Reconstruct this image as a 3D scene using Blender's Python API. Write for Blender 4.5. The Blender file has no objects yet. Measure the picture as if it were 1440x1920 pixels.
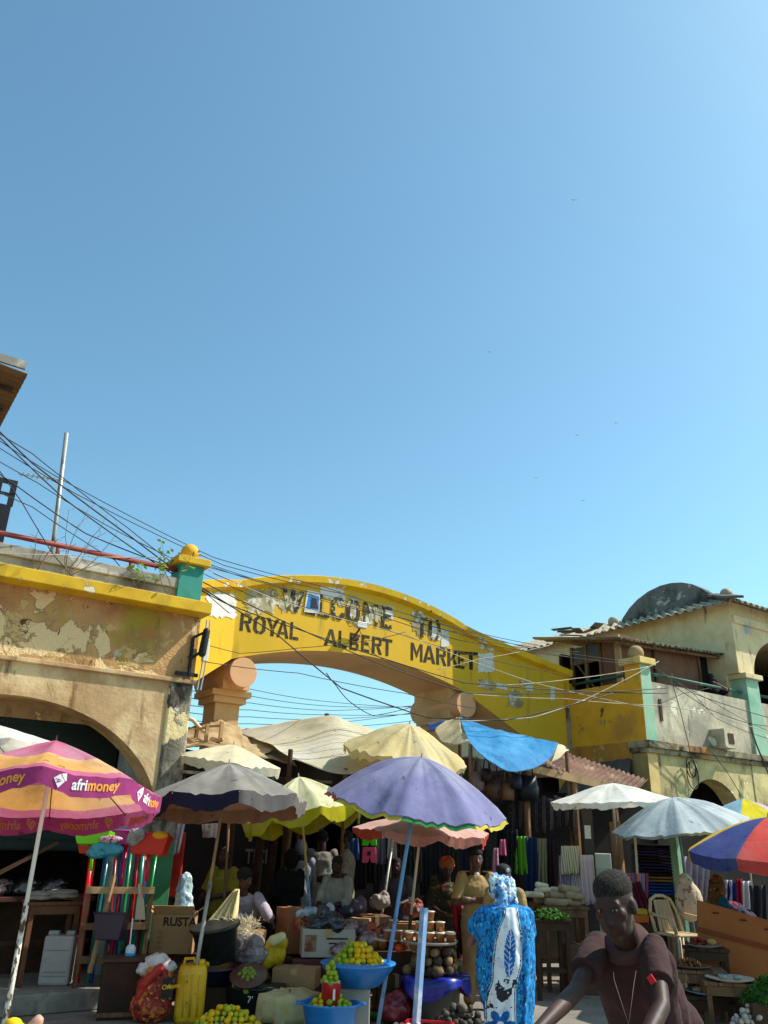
import bpy, bmesh, math, random
from mathutils import Vector, Matrix, Quaternion, noise
R = math.radians
C = bpy.context.scene.collection
scene = bpy.context.scene

# ------------------------------------------------------------------ camera
FPX, PITCH, RHO, CAMH = 1500.0, math.atan(620 / 1500.0), R(1.56), 1.8
cp, sp, cr, sr = math.cos(PITCH), math.sin(PITCH), math.cos(RHO), math.sin(RHO)
cd = bpy.data.cameras.new('camera'); cam = bpy.data.objects.new('camera', cd); C.objects.link(cam)
cd.sensor_fit = 'VERTICAL'; cd.sensor_height = 24.0; cd.lens = 24.0 * FPX / 1920.0
cd.clip_start = 0.05; cd.clip_end = 3000
_R, _U, _Fw = Vector((1, 0, 0)), Vector((0, -sp, cp)), Vector((0, cp, sp))
_cx, _cy = _R * cr + _U * sr, _U * cr - _R * sr
cam.matrix_world = Matrix(((_cx.x, _cy.x, -_Fw.x, 0), (_cx.y, _cy.y, -_Fw.y, 0), (_cx.z, _cy.z, -_Fw.z, CAMH), (0, 0, 0, 1)))
scene.camera = cam

# ------------------------------------------------------------------ street frame: d along the street front, n out of it towards the road
ANG = R(34)
D = Vector((math.cos(ANG), math.sin(ANG), 0)); N = Vector((math.sin(ANG), -math.cos(ANG), 0))
O = Vector((-2.611, 11.312, 0))
def S(t, k, z): return O + D * t + N * k + Vector((0, 0, z))
def ray(px, py):
    u, w = px - 720.0, 960.0 - py
    u, w = u * cr - w * sr, u * sr + w * cr
    return Vector((u, FPX * cp - w * sp, FPX * sp + w * cp))
def at(px, py, Y):
    r = ray(px, py); k = Y / r.y
    return Vector((r.x * k, Y, CAMH + r.z * k))
def onz(px, py, z):
    r = ray(px, py); k = (z - CAMH) / r.z
    return Vector((r.x * k, r.y * k, z))
def fr(px, py, k):
    r = ray(px, py); t = (O.dot(N) + k) / r.dot(N)
    return Vector((r.x * t, r.y * t, CAMH + r.z * t))

# ------------------------------------------------------------------ sky, sun, exposure
SUN_AZ, SUN_EL = 66.0, 48.0
sh = N * math.cos(R(SUN_AZ)) + D * math.sin(R(SUN_AZ))
SUNV = Vector((sh.x * math.cos(R(SUN_EL)), sh.y * math.cos(R(SUN_EL)), math.sin(R(SUN_EL))))
w = bpy.data.worlds.new('World'); scene.world = w; w.use_nodes = True
nt = w.node_tree; bg = nt.nodes['Background']
sky = nt.nodes.new('ShaderNodeTexSky'); sky.sky_type = 'NISHITA'; sky.sun_disc = False
sky.sun_elevation = R(SUN_EL); sky.sun_rotation = math.atan2(SUNV.x, SUNV.y)
sky.altitude = 0; sky.air_density = 1.05; sky.dust_density = 1.2; sky.ozone_density = 1.4
sky_tint = nt.nodes.new('ShaderNodeMixRGB'); sky_tint.blend_type = 'MULTIPLY'; sky_tint.inputs[0].default_value = 1.0; sky_tint.inputs[2].default_value = (0.74, 1.05, 1.0, 1)
nt.links.new(sky.outputs[0], sky_tint.inputs[1]); nt.links.new(sky_tint.outputs[0], bg.inputs[0]); bg.inputs[1].default_value = 0.15
sl = bpy.data.lights.new('sun', 'SUN'); sl.energy = 4.8; sl.angle = R(0.55); sl.color = (1.0, 0.95, 0.87)
so = bpy.data.objects.new('sun', sl); C.objects.link(so); so.rotation_euler = SUNV.to_track_quat('Z', 'Y').to_euler(); so.location = (20, -5, 30)
scene.view_settings.view_transform = 'Standard'; scene.view_settings.look = 'None'
scene.view_settings.exposure = 0.45; scene.view_settings.gamma = 1.0

# ------------------------------------------------------------------ materials
MATS = {}
def srgb(h):
    if isinstance(h, str):
        h = h.lstrip('#'); c = [int(h[i:i + 2], 16) / 255 for i in (0, 2, 4)]
        return tuple(((x + 0.055) / 1.055) ** 2.4 if x > 0.04045 else x / 12.92 for x in c)
    return tuple(h)
def mat(name, col, rough=0.75, layers=(), bump=None, var=0.12, vscale=3.0, metal=0.0, trans=0.0, spec=0.3, coord='Object', cracks=None):
    """col: linear base colour; layers: (colour, scale, lo, hi[, (sx,sy,sz)[, detail[, distortion]]]) noise-masked coats painted over it"""
    if name in MATS: return MATS[name]
    m = bpy.data.materials.new(name); m.use_nodes = True; MATS[name] = m
    n = m.node_tree.nodes; L = m.node_tree.links.new; b = n['Principled BSDF']
    b.inputs['Roughness'].default_value = rough; b.inputs['Metallic'].default_value = metal
    b.inputs['Specular IOR Level'].default_value = spec
    tc = n.new('ShaderNodeTexCoord')
    def noise_(scale, sc3=(1, 1, 1), det=6.0, dist=0.0, loc=(0, 0, 0)):
        mp = n.new('ShaderNodeMapping'); mp.inputs['Scale'].default_value = sc3; mp.inputs['Location'].default_value = loc
        L(tc.outputs[coord], mp.inputs[0])
        t = n.new('ShaderNodeTexNoise'); t.inputs['Scale'].default_value = scale; t.inputs['Detail'].default_value = det
        t.inputs['Roughness'].default_value = 0.6; t.inputs['Distortion'].default_value = dist
        L(mp.outputs[0], t.inputs[0]); return t.outputs[0]
    base = srgb(col)
    hv = n.new('ShaderNodeMixRGB'); hv.blend_type = 'MULTIPLY'; hv.inputs[0].default_value = 1.0
    hv.inputs[1].default_value = (*base, 1)
    rp = n.new('ShaderNodeValToRGB'); rp.color_ramp.elements[0].position = 0.3; rp.color_ramp.elements[1].position = 0.7
    lo, hi = 1 - var, 1 + var * 0.6
    rp.color_ramp.elements[0].color = (lo, lo, lo, 1); rp.color_ramp.elements[1].color = (hi, hi, hi, 1)
    L(noise_(vscale, det=5), rp.inputs[0]); L(rp.outputs[0], hv.inputs[2])
    out = hv.outputs[0]; bumph = None
    for i, ly in enumerate(layers):
        c, sc_, lo, hi = ly[:4]; s3 = ly[4] if len(ly) > 4 else (1, 1, 1); det = ly[5] if len(ly) > 5 else 8.0; dist = ly[6] if len(ly) > 6 else 0.0
        r2 = n.new('ShaderNodeValToRGB'); r2.color_ramp.elements[0].position = lo; r2.color_ramp.elements[1].position = hi
        L(noise_(sc_, s3, det, dist, (i * 7.3 + 1.7, i * 3.1, i * 5.9)), r2.inputs[0])
        mx = n.new('ShaderNodeMixRGB'); L(r2.outputs[0], mx.inputs[0]); L(out, mx.inputs[1]); mx.inputs[2].default_value = (*srgb(c), 1)
        out = mx.outputs[0]
        if bumph is None and hi - lo < 0.06: bumph = r2.outputs[0]
    if cracks:
        mp = n.new('ShaderNodeMapping'); L(tc.outputs[coord], mp.inputs[0]); nz = n.new('ShaderNodeTexNoise'); nz.inputs['Scale'].default_value = 3; nz.inputs['Detail'].default_value = 5; L(mp.outputs[0], nz.inputs[0])
        mv = n.new('ShaderNodeMixRGB'); mv.inputs[0].default_value = .16; L(mp.outputs[0], mv.inputs[1]); L(nz.outputs[1], mv.inputs[2])
        vo = n.new('ShaderNodeTexVoronoi'); vo.feature = 'DISTANCE_TO_EDGE'; vo.inputs['Scale'].default_value = cracks[0]; L(mv.outputs[0], vo.inputs[0])
        rc = n.new('ShaderNodeValToRGB'); rc.color_ramp.elements[0].position = 0.0; rc.color_ramp.elements[1].position = cracks[1]; rc.color_ramp.elements[0].color = (1, 1, 1, 1); rc.color_ramp.elements[1].color = (0, 0, 0, 1); L(vo.outputs[0], rc.inputs[0])
        mk = n.new('ShaderNodeMath'); mk.operation = 'MULTIPLY'; r4 = n.new('ShaderNodeValToRGB'); r4.color_ramp.elements[0].position = .48; r4.color_ramp.elements[1].position = .6; L(noise_(1.1, loc=(9, 4, 2)), r4.inputs[0]); L(r4.outputs[0], mk.inputs[0]); L(rc.outputs[0], mk.inputs[1])
        mx = n.new('ShaderNodeMixRGB'); L(mk.outputs[0], mx.inputs[0]); L(out, mx.inputs[1]); mx.inputs[2].default_value = (*srgb(cracks[2]), 1); out = mx.outputs[0]
    L(out, b.inputs['Base Color'])
    bp_in = None
    if bump:
        bp = n.new('ShaderNodeBump'); bp.inputs['Strength'].default_value = bump[1]; bp.inputs['Distance'].default_value = bump[2] if len(bump) > 2 else 0.02
        L(noise_(bump[0], bump[3] if len(bump) > 3 else (1, 1, 1)), bp.inputs['Height']); bp_in = bp
    if bumph is not None:
        b2 = n.new('ShaderNodeBump'); b2.inputs['Strength'].default_value = 0.9; b2.inputs['Distance'].default_value = 0.02; b2.invert = True
        L(bumph, b2.inputs['Height'])
        if bp_in: L(bp_in.outputs[0], b2.inputs['Normal'])
        bp_in = b2
    if bp_in: L(bp_in.outputs[0], b.inputs['Normal'])
    if trans:
        tr = n.new('ShaderNodeBsdfTranslucent'); L(out, tr.inputs[0])
        if bp_in: L(bp_in.outputs[0], tr.inputs['Normal'])
        ms = n.new('ShaderNodeMixShader'); ms.inputs[0].default_value = trans
        L(b.outputs[0], ms.inputs[1]); L(tr.outputs[0], ms.inputs[2]); L(ms.outputs[0], n['Material Output'].inputs[0])
    return m
def cloth(name, col, trans=0.3, var=0.15, rough=0.9, layers=(), bump=(9, 0.35, 0.02)):
    if not layers:
        c = srgb(col); g_ = sum(c) / 3; fade = tuple(min(1, x * .62 + (g_ + .12) * .42) for x in c); dirt = tuple(x * .62 + .01 for x in c)
        layers = [(fade, 1.1, .46, .70), (dirt, 2.3, .56, .74, (1, 1, .6)), (dirt, 9.0, .66, .72)]
    return mat(name, col, rough, layers, bump, var, 4.0, 0, trans, 0.15)
def plastic(name, col, rough=0.35, var=0.08, layers=()): return mat(name, col, rough, layers, None, var, 6.0, 0, 0, 0.5)

# ------------------------------------------------------------------ mesh builder
class MB:
    def __init__(s): s.v = []; s.f = []; s.m = []
    def add(s, vs, fs, mi=0):
        o = len(s.v); s.v += [Vector(x) for x in vs]; s.f += [tuple(i + o for i in f) for f in fs]; s.m += [mi] * len(fs); return s
    def box(s, c, size, M=None, mi=0):
        hx, hy, hz = size[0] / 2, size[1] / 2, size[2] / 2; c = Vector(c)
        vs = [Vector((x, y, z)) for x in (-hx, hx) for y in (-hy, hy) for z in (-hz, hz)]
        if M is not None: vs = [M @ x for x in vs]
        return s.add([c + x for x in vs], [(0, 1, 3, 2), (4, 6, 7, 5), (0, 4, 5, 1), (2, 3, 7, 6), (0, 2, 6, 4), (1, 5, 7, 3)], mi)
    def boxS(s, t0, t1, k0, k1, z0, z1, mi=0):
        vs = [S(t, k, z) for t in (t0, t1) for k in (k0, k1) for z in (z0, z1)]
        return s.add(vs, [(0, 2, 3, 1), (4, 5, 7, 6), (0, 1, 5, 4), (2, 6, 7, 3), (0, 4, 6, 2), (1, 3, 7, 5)], mi)
    def bar(s, a, b, wx, wy, mi=0, up=(0, 0, 1)):
        a, b = Vector(a), Vector(b); z = (b - a).normalized(); u = Vector(up)
        if abs(z.dot(u)) > 0.95: u = Vector((D.x, D.y, 0))
        x = u.cross(z).normalized(); y = z.cross(x)
        M = Matrix((x, y, z)).transposed()
        return s.box((a + b) / 2, (wx, wy, (b - a).length), M, mi)
    def tube(s, path, r, seg=8, mi=0, cap=True):
        p = [Vector(q) for q in path]; n_ = len(p); rr = r if isinstance(r, (list, tuple)) else [r] * n_
        t0 = (p[1] - p[0]).normalized(); x = t0.orthogonal().normalized(); vs = []
        for i in range(n_):
            t = (p[min(i + 1, n_ - 1)] - p[max(i - 1, 0)])
            t = t.normalized() if t.length > 1e-9 else t0
            x = (x - t * x.dot(t)); x = x.normalized() if x.length > 1e-6 else t.orthogonal().normalized(); y = t.cross(x)
            for j in range(seg):
                a = 2 * math.pi * j / seg; vs.append(p[i] + (x * math.cos(a) + y * math.sin(a)) * rr[i])
        fs = [(i * seg + j, i * seg + (j + 1) % seg, (i + 1) * seg + (j + 1) % seg, (i + 1) * seg + j) for i in range(n_ - 1) for j in range(seg)]
        if cap: fs += [tuple(range(seg))[::-1], tuple((n_ - 1) * seg + j for j in range(seg))]
        return s.add(vs, fs, mi)
    def lathe(s, prof, c=(0, 0, 0), seg=20, mi=0, sx=1.0, sy=1.0, M=None):
        c = Vector(c); vs = []
        for (r, z) in prof:
            for j in range(seg):
                a = 2 * math.pi * j / seg; q = Vector((r * math.cos(a) * sx, r * math.sin(a) * sy, z)); vs.append(c + (M @ q if M is not None else q))
        n_ = len(prof)
        fs = [(i * seg + j, i * seg + (j + 1) % seg, (i + 1) * seg + (j + 1) % seg, (i + 1) * seg + j) for i in range(n_ - 1) for j in range(seg)]
        if prof[0][0] > 1e-6: fs.append(tuple(range(seg))[::-1])
        if prof[-1][0] > 1e-6: fs.append(tuple((n_ - 1) * seg + j for j in range(seg)))
        return s.add(vs, fs, mi)
    def ell(s, c, r, M=None, seg=14, rings=9, mi=0):
        rx, ry, rz = r if isinstance(r, (list, tuple)) else (r, r, r); c = Vector(c); vs = []
        for i in range(rings + 1):
            th = math.pi * i / rings
            for j in range(seg):
                a = 2 * math.pi * j / seg
                q = Vector((rx * math.sin(th) * math.cos(a), ry * math.sin(th) * math.sin(a), -rz * math.cos(th)))
                vs.append(c + (M @ q if M is not None else q))
        fs = [(i * seg + j, i * seg + (j + 1) % seg, (i + 1) * seg + (j + 1) % seg, (i + 1) * seg + j) for i in range(rings) for j in range(seg)]
        return s.add(vs, fs, mi)
    def caps(s, a, b, ra, rb, seg=12, mi=0):
        a, b = Vector(a), Vector(b); ax = (b - a).normalized() if (b - a).length > 1e-6 else Vector((0, 0, 1))
        path, rad = [], []
        for i in range(5):
            th = math.pi / 2 * (1 - i / 4.0); path.append(a - ax * ra * math.sin(th)); rad.append(max(ra * math.cos(th), 1e-4))
        for i in range(5):
            th = math.pi / 2 * i / 4.0; path.append(b + ax * rb * math.sin(th)); rad.append(max(rb * math.cos(th), 1e-4))
        return s.tube(path, rad, seg, mi)
    def loft(s, rings, seg=20, mi=0, cap=True):
        """rings: (centre, xvec, yvec) with the half-axes as vectors"""
        vs = []
        for c, xv, yv in rings:
            for j in range(seg):
                a = 2 * math.pi * j / seg; vs.append(Vector(c) + Vector(xv) * math.cos(a) + Vector(yv) * math.sin(a))
        n_ = len(rings)
        fs = [(i * seg + j, i * seg + (j + 1) % seg, (i + 1) * seg + (j + 1) % seg, (i + 1) * seg + j) for i in range(n_ - 1) for j in range(seg)]
        if cap: fs += [tuple(range(seg))[::-1], tuple((n_ - 1) * seg + j for j in range(seg))]
        return s.add(vs, fs, mi)
    def prism(s, poly, off, mi=0):
        p = [Vector(q) for q in poly]; off = Vector(off); n_ = len(p)
        return s.add(p + [q + off for q in p], [tuple(range(n_))[::-1], tuple(range(n_, 2 * n_))] + [(i, (i + 1) % n_, (i + 1) % n_ + n_, i + n_) for i in range(n_)], mi)
    def sheet(s, rows, thick=0.006, mi=0, mi_under=None):
        """rows: grid of points, made into a thin closed solid"""
        nr, nc = len(rows), len(rows[0]); P = [[Vector(q) for q in r] for r in rows]; top, bot = [], []
        for i in range(nr):
            for j in range(nc):
                a = P[min(i + 1, nr - 1)][j] - P[max(i - 1, 0)][j]; b = P[i][min(j + 1, nc - 1)] - P[i][max(j - 1, 0)]
                nn = b.cross(a); nn = nn.normalized() if nn.length > 1e-9 else Vector((0, 0, 1))
                if nn.z < 0: nn = -nn
                top.append(P[i][j] + nn * thick / 2); bot.append(P[i][j] - nn * thick / 2)
        q = nr * nc; idx = lambda i, j: i * nc + j
        ft = [(idx(i, j), idx(i, j + 1), idx(i + 1, j + 1), idx(i + 1, j)) for i in range(nr - 1) for j in range(nc - 1)]
        fb = [tuple(x + q for x in f[::-1]) for f in ft]; edge = []
        ring = [idx(0, j) for j in range(nc)] + [idx(i, nc - 1) for i in range(1, nr)] + [idx(nr - 1, j) for j in range(nc - 2, -1, -1)] + [idx(i, 0) for i in range(nr - 2, 0, -1)]
        for a, b in zip(ring, ring[1:] + ring[:1]): edge.append((a, b, b + q, a + q))
        o = len(s.v); s.v += top + bot
        for fs, mm in ((ft, mi), (fb, mi if mi_under is None else mi_under), (edge, mi)):
            s.f += [tuple(i + o for i in f) for f in fs]; s.m += [mm] * len(fs)
        return s
    def build(s, name, mats, parent=None, local=False, smooth=False, bevel=0.0, loc=None, mods=None):
        ms = mats if isinstance(mats, (list, tuple)) else [mats]
        off = Vector((0, 0, 0))
        if not local:
            if parent is not None:
                q = parent
                while q is not None: off += q.location; q = q.parent
            elif loc is not None: off = Vector(loc)
            else:
                xs = [v.x for v in s.v]; ys = [v.y for v in s.v]; off = Vector(((min(xs) + max(xs)) / 2, (min(ys) + max(ys)) / 2, min(v.z for v in s.v)))
        me = bpy.data.meshes.new(name); me.from_pydata([tuple(v - off) for v in s.v], [], s.f)
        for m in ms: me.materials.append(m)
        me.polygons.foreach_set('material_index', s.m)
        bm = bmesh.new(); bm.from_mesh(me); bmesh.ops.recalc_face_normals(bm, faces=bm.faces); bm.to_mesh(me); bm.free()
        if smooth: me.polygons.foreach_set('use_smooth', [True] * len(me.polygons))
        o = bpy.data.objects.new(name, me); C.objects.link(o)
        if parent is not None: o.parent = parent
        elif not local: o.location = off
        if bevel:
            bv = o.modifiers.new('bevel', 'BEVEL'); bv.width = bevel; bv.segments = 2; bv.limit_method = 'ANGLE'
        return o
def thing(name, label, cat, loc=(0, 0, 0), rotz=0.0, group=None):
    o = bpy.data.objects.new(name, None); C.objects.link(o); o.location = loc; o.rotation_euler = (0, 0, rotz)
    o.empty_display_size = 0.2; return tag(o, label, cat, group)
def tag(o, label, cat, group=None, kind=None):
    o['label'] = label; o['category'] = cat
    if group: o['group'] = group
    if kind: o['kind'] = kind
    return o
def structure(o): o['kind'] = 'structure'; return o
def dup(root, loc=None, rotz=None, label=None, group=None):
    r = root.copy(); C.objects.link(r)
    if loc is not None: r.location = loc
    if rotz is not None: r.rotation_euler = (0, 0, rotz)
    if label: r['label'] = label
    if group: r['group'] = group
    for ch in list(root.children):
        c = ch.copy(); C.objects.link(c); c.parent = r
        for g in list(ch.children):
            e = g.copy(); C.objects.link(e); e.parent = c
    return r
def remesh(o, voxel=0.012, smooth=6, disp=None):
    m = o.modifiers.new('remesh', 'REMESH'); m.mode = 'VOXEL'; m.voxel_size = voxel; m.use_smooth_shade = True
    if smooth:
        q = o.modifiers.new('smooth', 'SMOOTH'); q.iterations = smooth; q.factor = 0.5
    if disp:
        tx = bpy.data.textures.get('wrinkle%g' % disp[0]) or bpy.data.textures.new('wrinkle%g' % disp[0], 'CLOUDS'); tx.noise_scale = disp[0]
        q = o.modifiers.new('wrinkles', 'DISPLACE'); q.texture = tx; q.strength = disp[1]; q.mid_level = 0.5; q.texture_coords = 'LOCAL'
    return o
def bake(o):
    """apply the modifiers of o, leaving one plain mesh"""
    dg = bpy.context.evaluated_depsgraph_get(); me = bpy.data.meshes.new_from_object(o.evaluated_get(dg)); o.modifiers.clear(); o.data = me; return o
def lerp(a, b, t): return a + (b - a) * t
def grid_interp(ctrl, nu, nv, sag=0.0, wr=0.0, ws=1.5, seed=0):
    """ctrl: rows of Vectors; returns a finer (nu x nv) grid by Catmull-Rom interpolation with wrinkles along z"""
    def cr1(p, t):
        n_ = len(p) - 1; x = min(max(t * n_, 0), n_ - 1e-6); i = int(x); f = x - i
        a, b, c, e = p[max(i - 1, 0)], p[i], p[i + 1], p[min(i + 2, n_)]
        return 0.5 * ((2 * b) + (c - a) * f + (2 * a - 5 * b + 4 * c - e) * f * f + (3 * b - a - 3 * c + e) * f ** 3)
    out = []
    for i in range(nu + 1):
        u = i / nu; row = []
        for j in range(nv + 1):
            v = j / nv; q = cr1([cr1(r_, v) for r_ in ctrl], u)
            q = q.copy(); q.z -= sag * 16 * u * (1 - u) * v * (1 - v)
            if wr: q.z += wr * noise.fractal(Vector((q.x * ws + seed, q.y * ws, q.z * ws)), 1.0, 2.0, 3)
            row.append(q)
        out.append(row)
    return out
def text_mesh(body, size=1.0, bold=0.02):
    """outline lettering as (verts, faces) in the xy plane, baseline at y=0"""
    cu = bpy.data.curves.new('lettering', 'FONT'); cu.body = body; cu.size = size; cu.offset = bold * size; cu.resolution_u = 3
    ob = bpy.data.objects.new('lettering_tmp', cu); C.objects.link(ob)
    dg = bpy.context.evaluated_depsgraph_get(); me = bpy.data.meshes.new_from_object(ob.evaluated_get(dg))
    vs = [v.co.copy() for v in me.vertices]; fs = [tuple(p.vertices) for p in me.polygons]
    bpy.data.objects.remove(ob); bpy.data.curves.remove(cu); bpy.data.meshes.remove(me)
    return vs, fs
def rnd(seed): return random.Random(seed)
# ================================================================== SETTING
def sdp(px, py, t0):
    r = ray(px, py); t = (O.dot(D) + t0) / r.dot(D)
    return Vector((r.x * t, r.y * t, CAMH + r.z * t))
asphalt = mat('asphalt', '#8d857a', 0.95, [('#6d655b', 0.9, 0.45, 0.7), ('#4b443d', 6, 0.62, 0.72), ('#b5ac9c', 2.5, 0.6, 0.75)], (60, 0.4, 0.01), 0.2, 0.6, spec=0.1)
concrete = mat('concrete', '#8d857a', 0.92, [('#4d463f', 1.3, 0.45, 0.7), ('#6e675e', 9, 0.5, 0.7)], (25, 0.4, 0.01), 0.25)
g = MB(); g.add([(-300, -100, 0), (300, -100, 0), (300, 500, 0), (-300, 500, 0)], [(0, 1, 2, 3)]); structure(g.build('ground', asphalt))
g = MB(); g.boxS(-9, -0.42, -3.5, 0.55, 0.004, 0.2); structure(g.build('pavement', concrete, bevel=0.015))

M_tan = mat('tan_wall', '#b8956a', 0.9, [('#d3b687', 1.0, 0.50, 0.60), ('#946d3a', 0.9, 0.54, 0.70, (1, 1, .5)), ('#5d3f22', 0.75, 0.60, 0.72, (1.2, 1.2, .8)), ('#33251a', 0.9, 0.66, 0.78), ('#6b4c2a', 2.4, 0.60, 0.72, (1.6, 1.6, .35)), ('#dcc08a', 3.1, .655, .667, (1, 1, 1), 10)], (16, 0.5, 0.02), 0.22, cracks=(1.6, .008, '#6b5033'))
M_peel = mat('peeling_band', '#c0935f', 0.9, [('#a08c33', 0.6, 0.55, 0.64, (1, 1, 1), 6), ('#b06d45', 0.8, 0.54, 0.66), ('#94754a', 2.6, .56, .68), ('#e3c18b', 0.95, 0.545, 0.556, (1, 1, 1.2), 11, .8), ('#caa56c', 2.4, 0.60, 0.612, (1, 1, 1), 11, .5), ('#b9b39c', 2.1, 0.65, 0.68, (1, 1, 1), 9), ('#6b4a2a', 3.0, 0.645, 0.66, (1, 1, 1), 11, 1.5), ('#4a3624', 1.4, .60, .74, (1, 1, .35))], (26, 0.8, 0.03), 0.22, cracks=(2.8, .014, '#4e3a26'))
M_yel = mat('yellow_paint', '#d3a714', 0.66, [('#b8860f', 1.2, 0.5, 0.7), ('#d9c9a0', 2.3, 0.645, 0.655, (1, 1, 1), 10), ('#6b5128', 3.2, 0.645, 0.66, (1, 1, 1.5), 10), ('#8a6a1c', 1.6, .60, .74, (1, 1, .3))], (10, 0.2, 0.01), 0.12)
M_yelg = mat('gate_yellow', '#dba90c', 0.55, [('#c9a20c', 0.8, 0.48, 0.7, (1, 1, .35)), ('#a88a1c', 2.2, .60, .74, (2, 2, .25)), ('#b9a56b', 1.7, 0.70, 0.712, (1, 1, 1.4), 10), ('#8f7a3c', 4.0, 0.71, 0.73, (1, 1, .5), 10)], (8, 0.15, 0.01), 0.08, 1.2)
M_yelo = mat('old_yellow_paint', '#e0a526', 0.7, [('#bd8838', 0.9, 0.55, 0.68), ('#cdb383', 1.8, 0.63, 0.64, (1, 1, 1), 10), ('#5b4322', 2.6, 0.66, 0.70, (1, 1, 1), 10), ('#a8864a', 3.2, 0.62, 0.64)], (10, 0.3, 0.01), 0.15)
M_ledge = mat('ledge_paint', '#e2b410', 0.6, [('#c98f12', 1.4, 0.5, 0.7), ('#e2d7b8', 3.2, 0.60, 0.615, (1, 1, 1), 10), ('#5b4a22', 6, 0.66, 0.70, (1, 1, 1), 8)], (14, 0.3, 0.01), 0.12)
M_soffit = mat('soffit_beige', '#d4ab76', 0.85, [('#bb9058', 0.9, 0.5, 0.7)], (10, 0.15, 0.01), 0.08)
M_roller = mat('roller_salmon', '#d8a577', 0.8, [('#c08f5c', 1.2, 0.5, 0.7)], (20, 0.15, 0.005), 0.06)
M_grey = mat('grey_plaster', '#9a9488', 0.92, [('#4e4a45', 1.2, 0.45, 0.62), ('#c9c4b8', 2.2, 0.58, 0.66), ('#35312d', 3.2, 0.62, 0.72, (1, 1, .5))], (16, 0.4, 0.02), 0.25)
M_dgrey = mat('weathered_cap', '#5d5850', 0.92, [('#35322f', 1.3, 0.45, 0.62), ('#8b867b', 3, 0.62, 0.7)], (16, 0.4, 0.02), 0.25)
M_teal = mat('teal_paint', '#2f8577', 0.6, [('#1f6559', 1.6, 0.5, 0.66), ('#9aa58f', 4.5, 0.69, 0.70, (1, 1, 1), 10)], (12, 0.15, 0.01), 0.1)
M_mint = mat('mint_paint', '#98bd9f', 0.65, [('#6fa587', 1.5, 0.48, 0.66), ('#c9c7a8', 4, 0.66, 0.67, (1, 1, 1), 10), ('#5c5a3e', 5, 0.7, 0.72)], (12, 0.15, 0.01), 0.1)
M_cream = mat('cream_wall', '#dcc79a', 0.88, [('#c2a873', 0.8, 0.5, 0.68), ('#9aa0a0', 1.0, 0.63, 0.72), ('#6b5a3e', 1.4, 0.62, 0.76, (1, 1, .4)), ('#8f7c58', 2.6, .60, .70, (1.5, 1.5, .4))], (12, 0.3, 0.015), 0.12)
M_gwall = mat('stained_cream_wall', '#cbc0a2', 0.9, [('#9a927f', 1.3, 0.40, 0.58), ('#676054', 1.7, 0.52, 0.70, (1, 1, .35)), ('#e2dabf', 2.3, 0.60, 0.63, (1, 1, 1), 9), ('#4d483f', 2.4, .64, .74, (1.6, 1.6, .3))], (14, 0.4, 0.02), 0.18, cracks=(1.4, .008, '#5a5448'))
M_lwall = mat('lower_cream_wall', '#d4c288', 0.9, [('#ac9c6c', 1.1, 0.46, 0.62), ('#5e5443', 1.2, 0.50, 0.68, (1, 1, .5)), ('#332e26', 2.2, 0.60, 0.72, (1, 1, .4)), ('#e6dcb0', 2.0, .62, .64, (1, 1, 1), 9)], (14, 0.35, 0.02), 0.18, cracks=(1.5, .008, '#5a4f38'))
M_soot_sun = mat('sooty_sunlit_column', '#a39880', 0.92, [('#5b554a', 1.6, 0.44, 0.60, (1.4, 1.4, .7)), ('#27231e', 1.9, 0.52, 0.64, (1.4, 1.4, .6)), ('#ddc690', 1.1, 0.57, 0.585, (1.2, 1.2, 1), 9), ('#1b1816', 6, 0.60, 0.68), ('#c9c2b0', 4, .66, .69)], (20, 0.6, 0.03), 0.25)  # soot layers, plus a cream layer standing for sunlit patches
M_greenpost = mat('green_painted_base', '#2f6e48', 0.6, [('#24553a', 1.6, 0.5, 0.66), ('#8aa08a', 9, 0.7, 0.72)], (12, 0.15, 0.01), 0.1)
M_roof = mat('fibre_cement_roof', '#a2977f', 0.92, [('#6c6455', 1.4, 0.48, 0.66), ('#c9bfa6', 5, 0.6, 0.7)], (20, 0.3, 0.01), 0.2)
M_rust = mat('rusty_sheet', '#6f4f3c', 0.8, [('#4a2f22', 1.2, 0.45, 0.62), ('#9c8468', 1.6, 0.62, 0.70)], (30, 0.2, 0.005), 0.2)
M_tin = mat('grey_tin', '#8c8374', 0.6, [('#5b4a38', 1.2, 0.5, 0.66), ('#b5ab98', 3, 0.6, 0.7)], (20, 0.2, 0.005), 0.2, metal=0.2)
M_brown = mat('brown_sheet', '#a98f67', 0.85, [('#7b6242', 1.2, 0.48, 0.66)], (20, 0.25, 0.01), 0.2)
M_ply = mat('plywood', '#75503a', 0.8, [('#5f3b29', 1.6, 0.48, 0.68, (1, 1, .25)), ('#a9805a', 4, 0.62, 0.72, (1, 1, .3))], (30, 0.2, 0.005, (1, 1, .1)), 0.2)
M_dark = mat('interior_shade', '#1d1815', 0.95, [('#2c241d', 1.5, 0.5, 0.65)], None, 0.2)  # near-black colour stands for the shade inside stalls and openings
M_black = mat('black_paint', '#15151a', 0.5, [('#2b2724', 3, 0.55, 0.7)], None, 0.1)
M_wood = mat('old_wood', '#7a5a3d', 0.85, [('#523a27', 3, 0.48, 0.66, (3, 3, .5)), ('#9c7c58', 7, 0.6, 0.7, (3, 3, .6))], (30, 0.3, 0.005), 0.2)
M_woodd = mat('dark_wood', '#4a3222', 0.85, [('#30201a', 3, 0.48, 0.66)], (30, 0.3, 0.005), 0.2)
M_woodl = mat('pale_wood', '#b08f67', 0.85, [('#8a6b48', 3, 0.48, 0.66)], (30, 0.3, 0.005), 0.2)
M_redpipe = mat('red_pipe', '#8d3a2e', 0.6, [('#5d2a22', 3, 0.5, 0.68)], None, 0.15)
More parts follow.
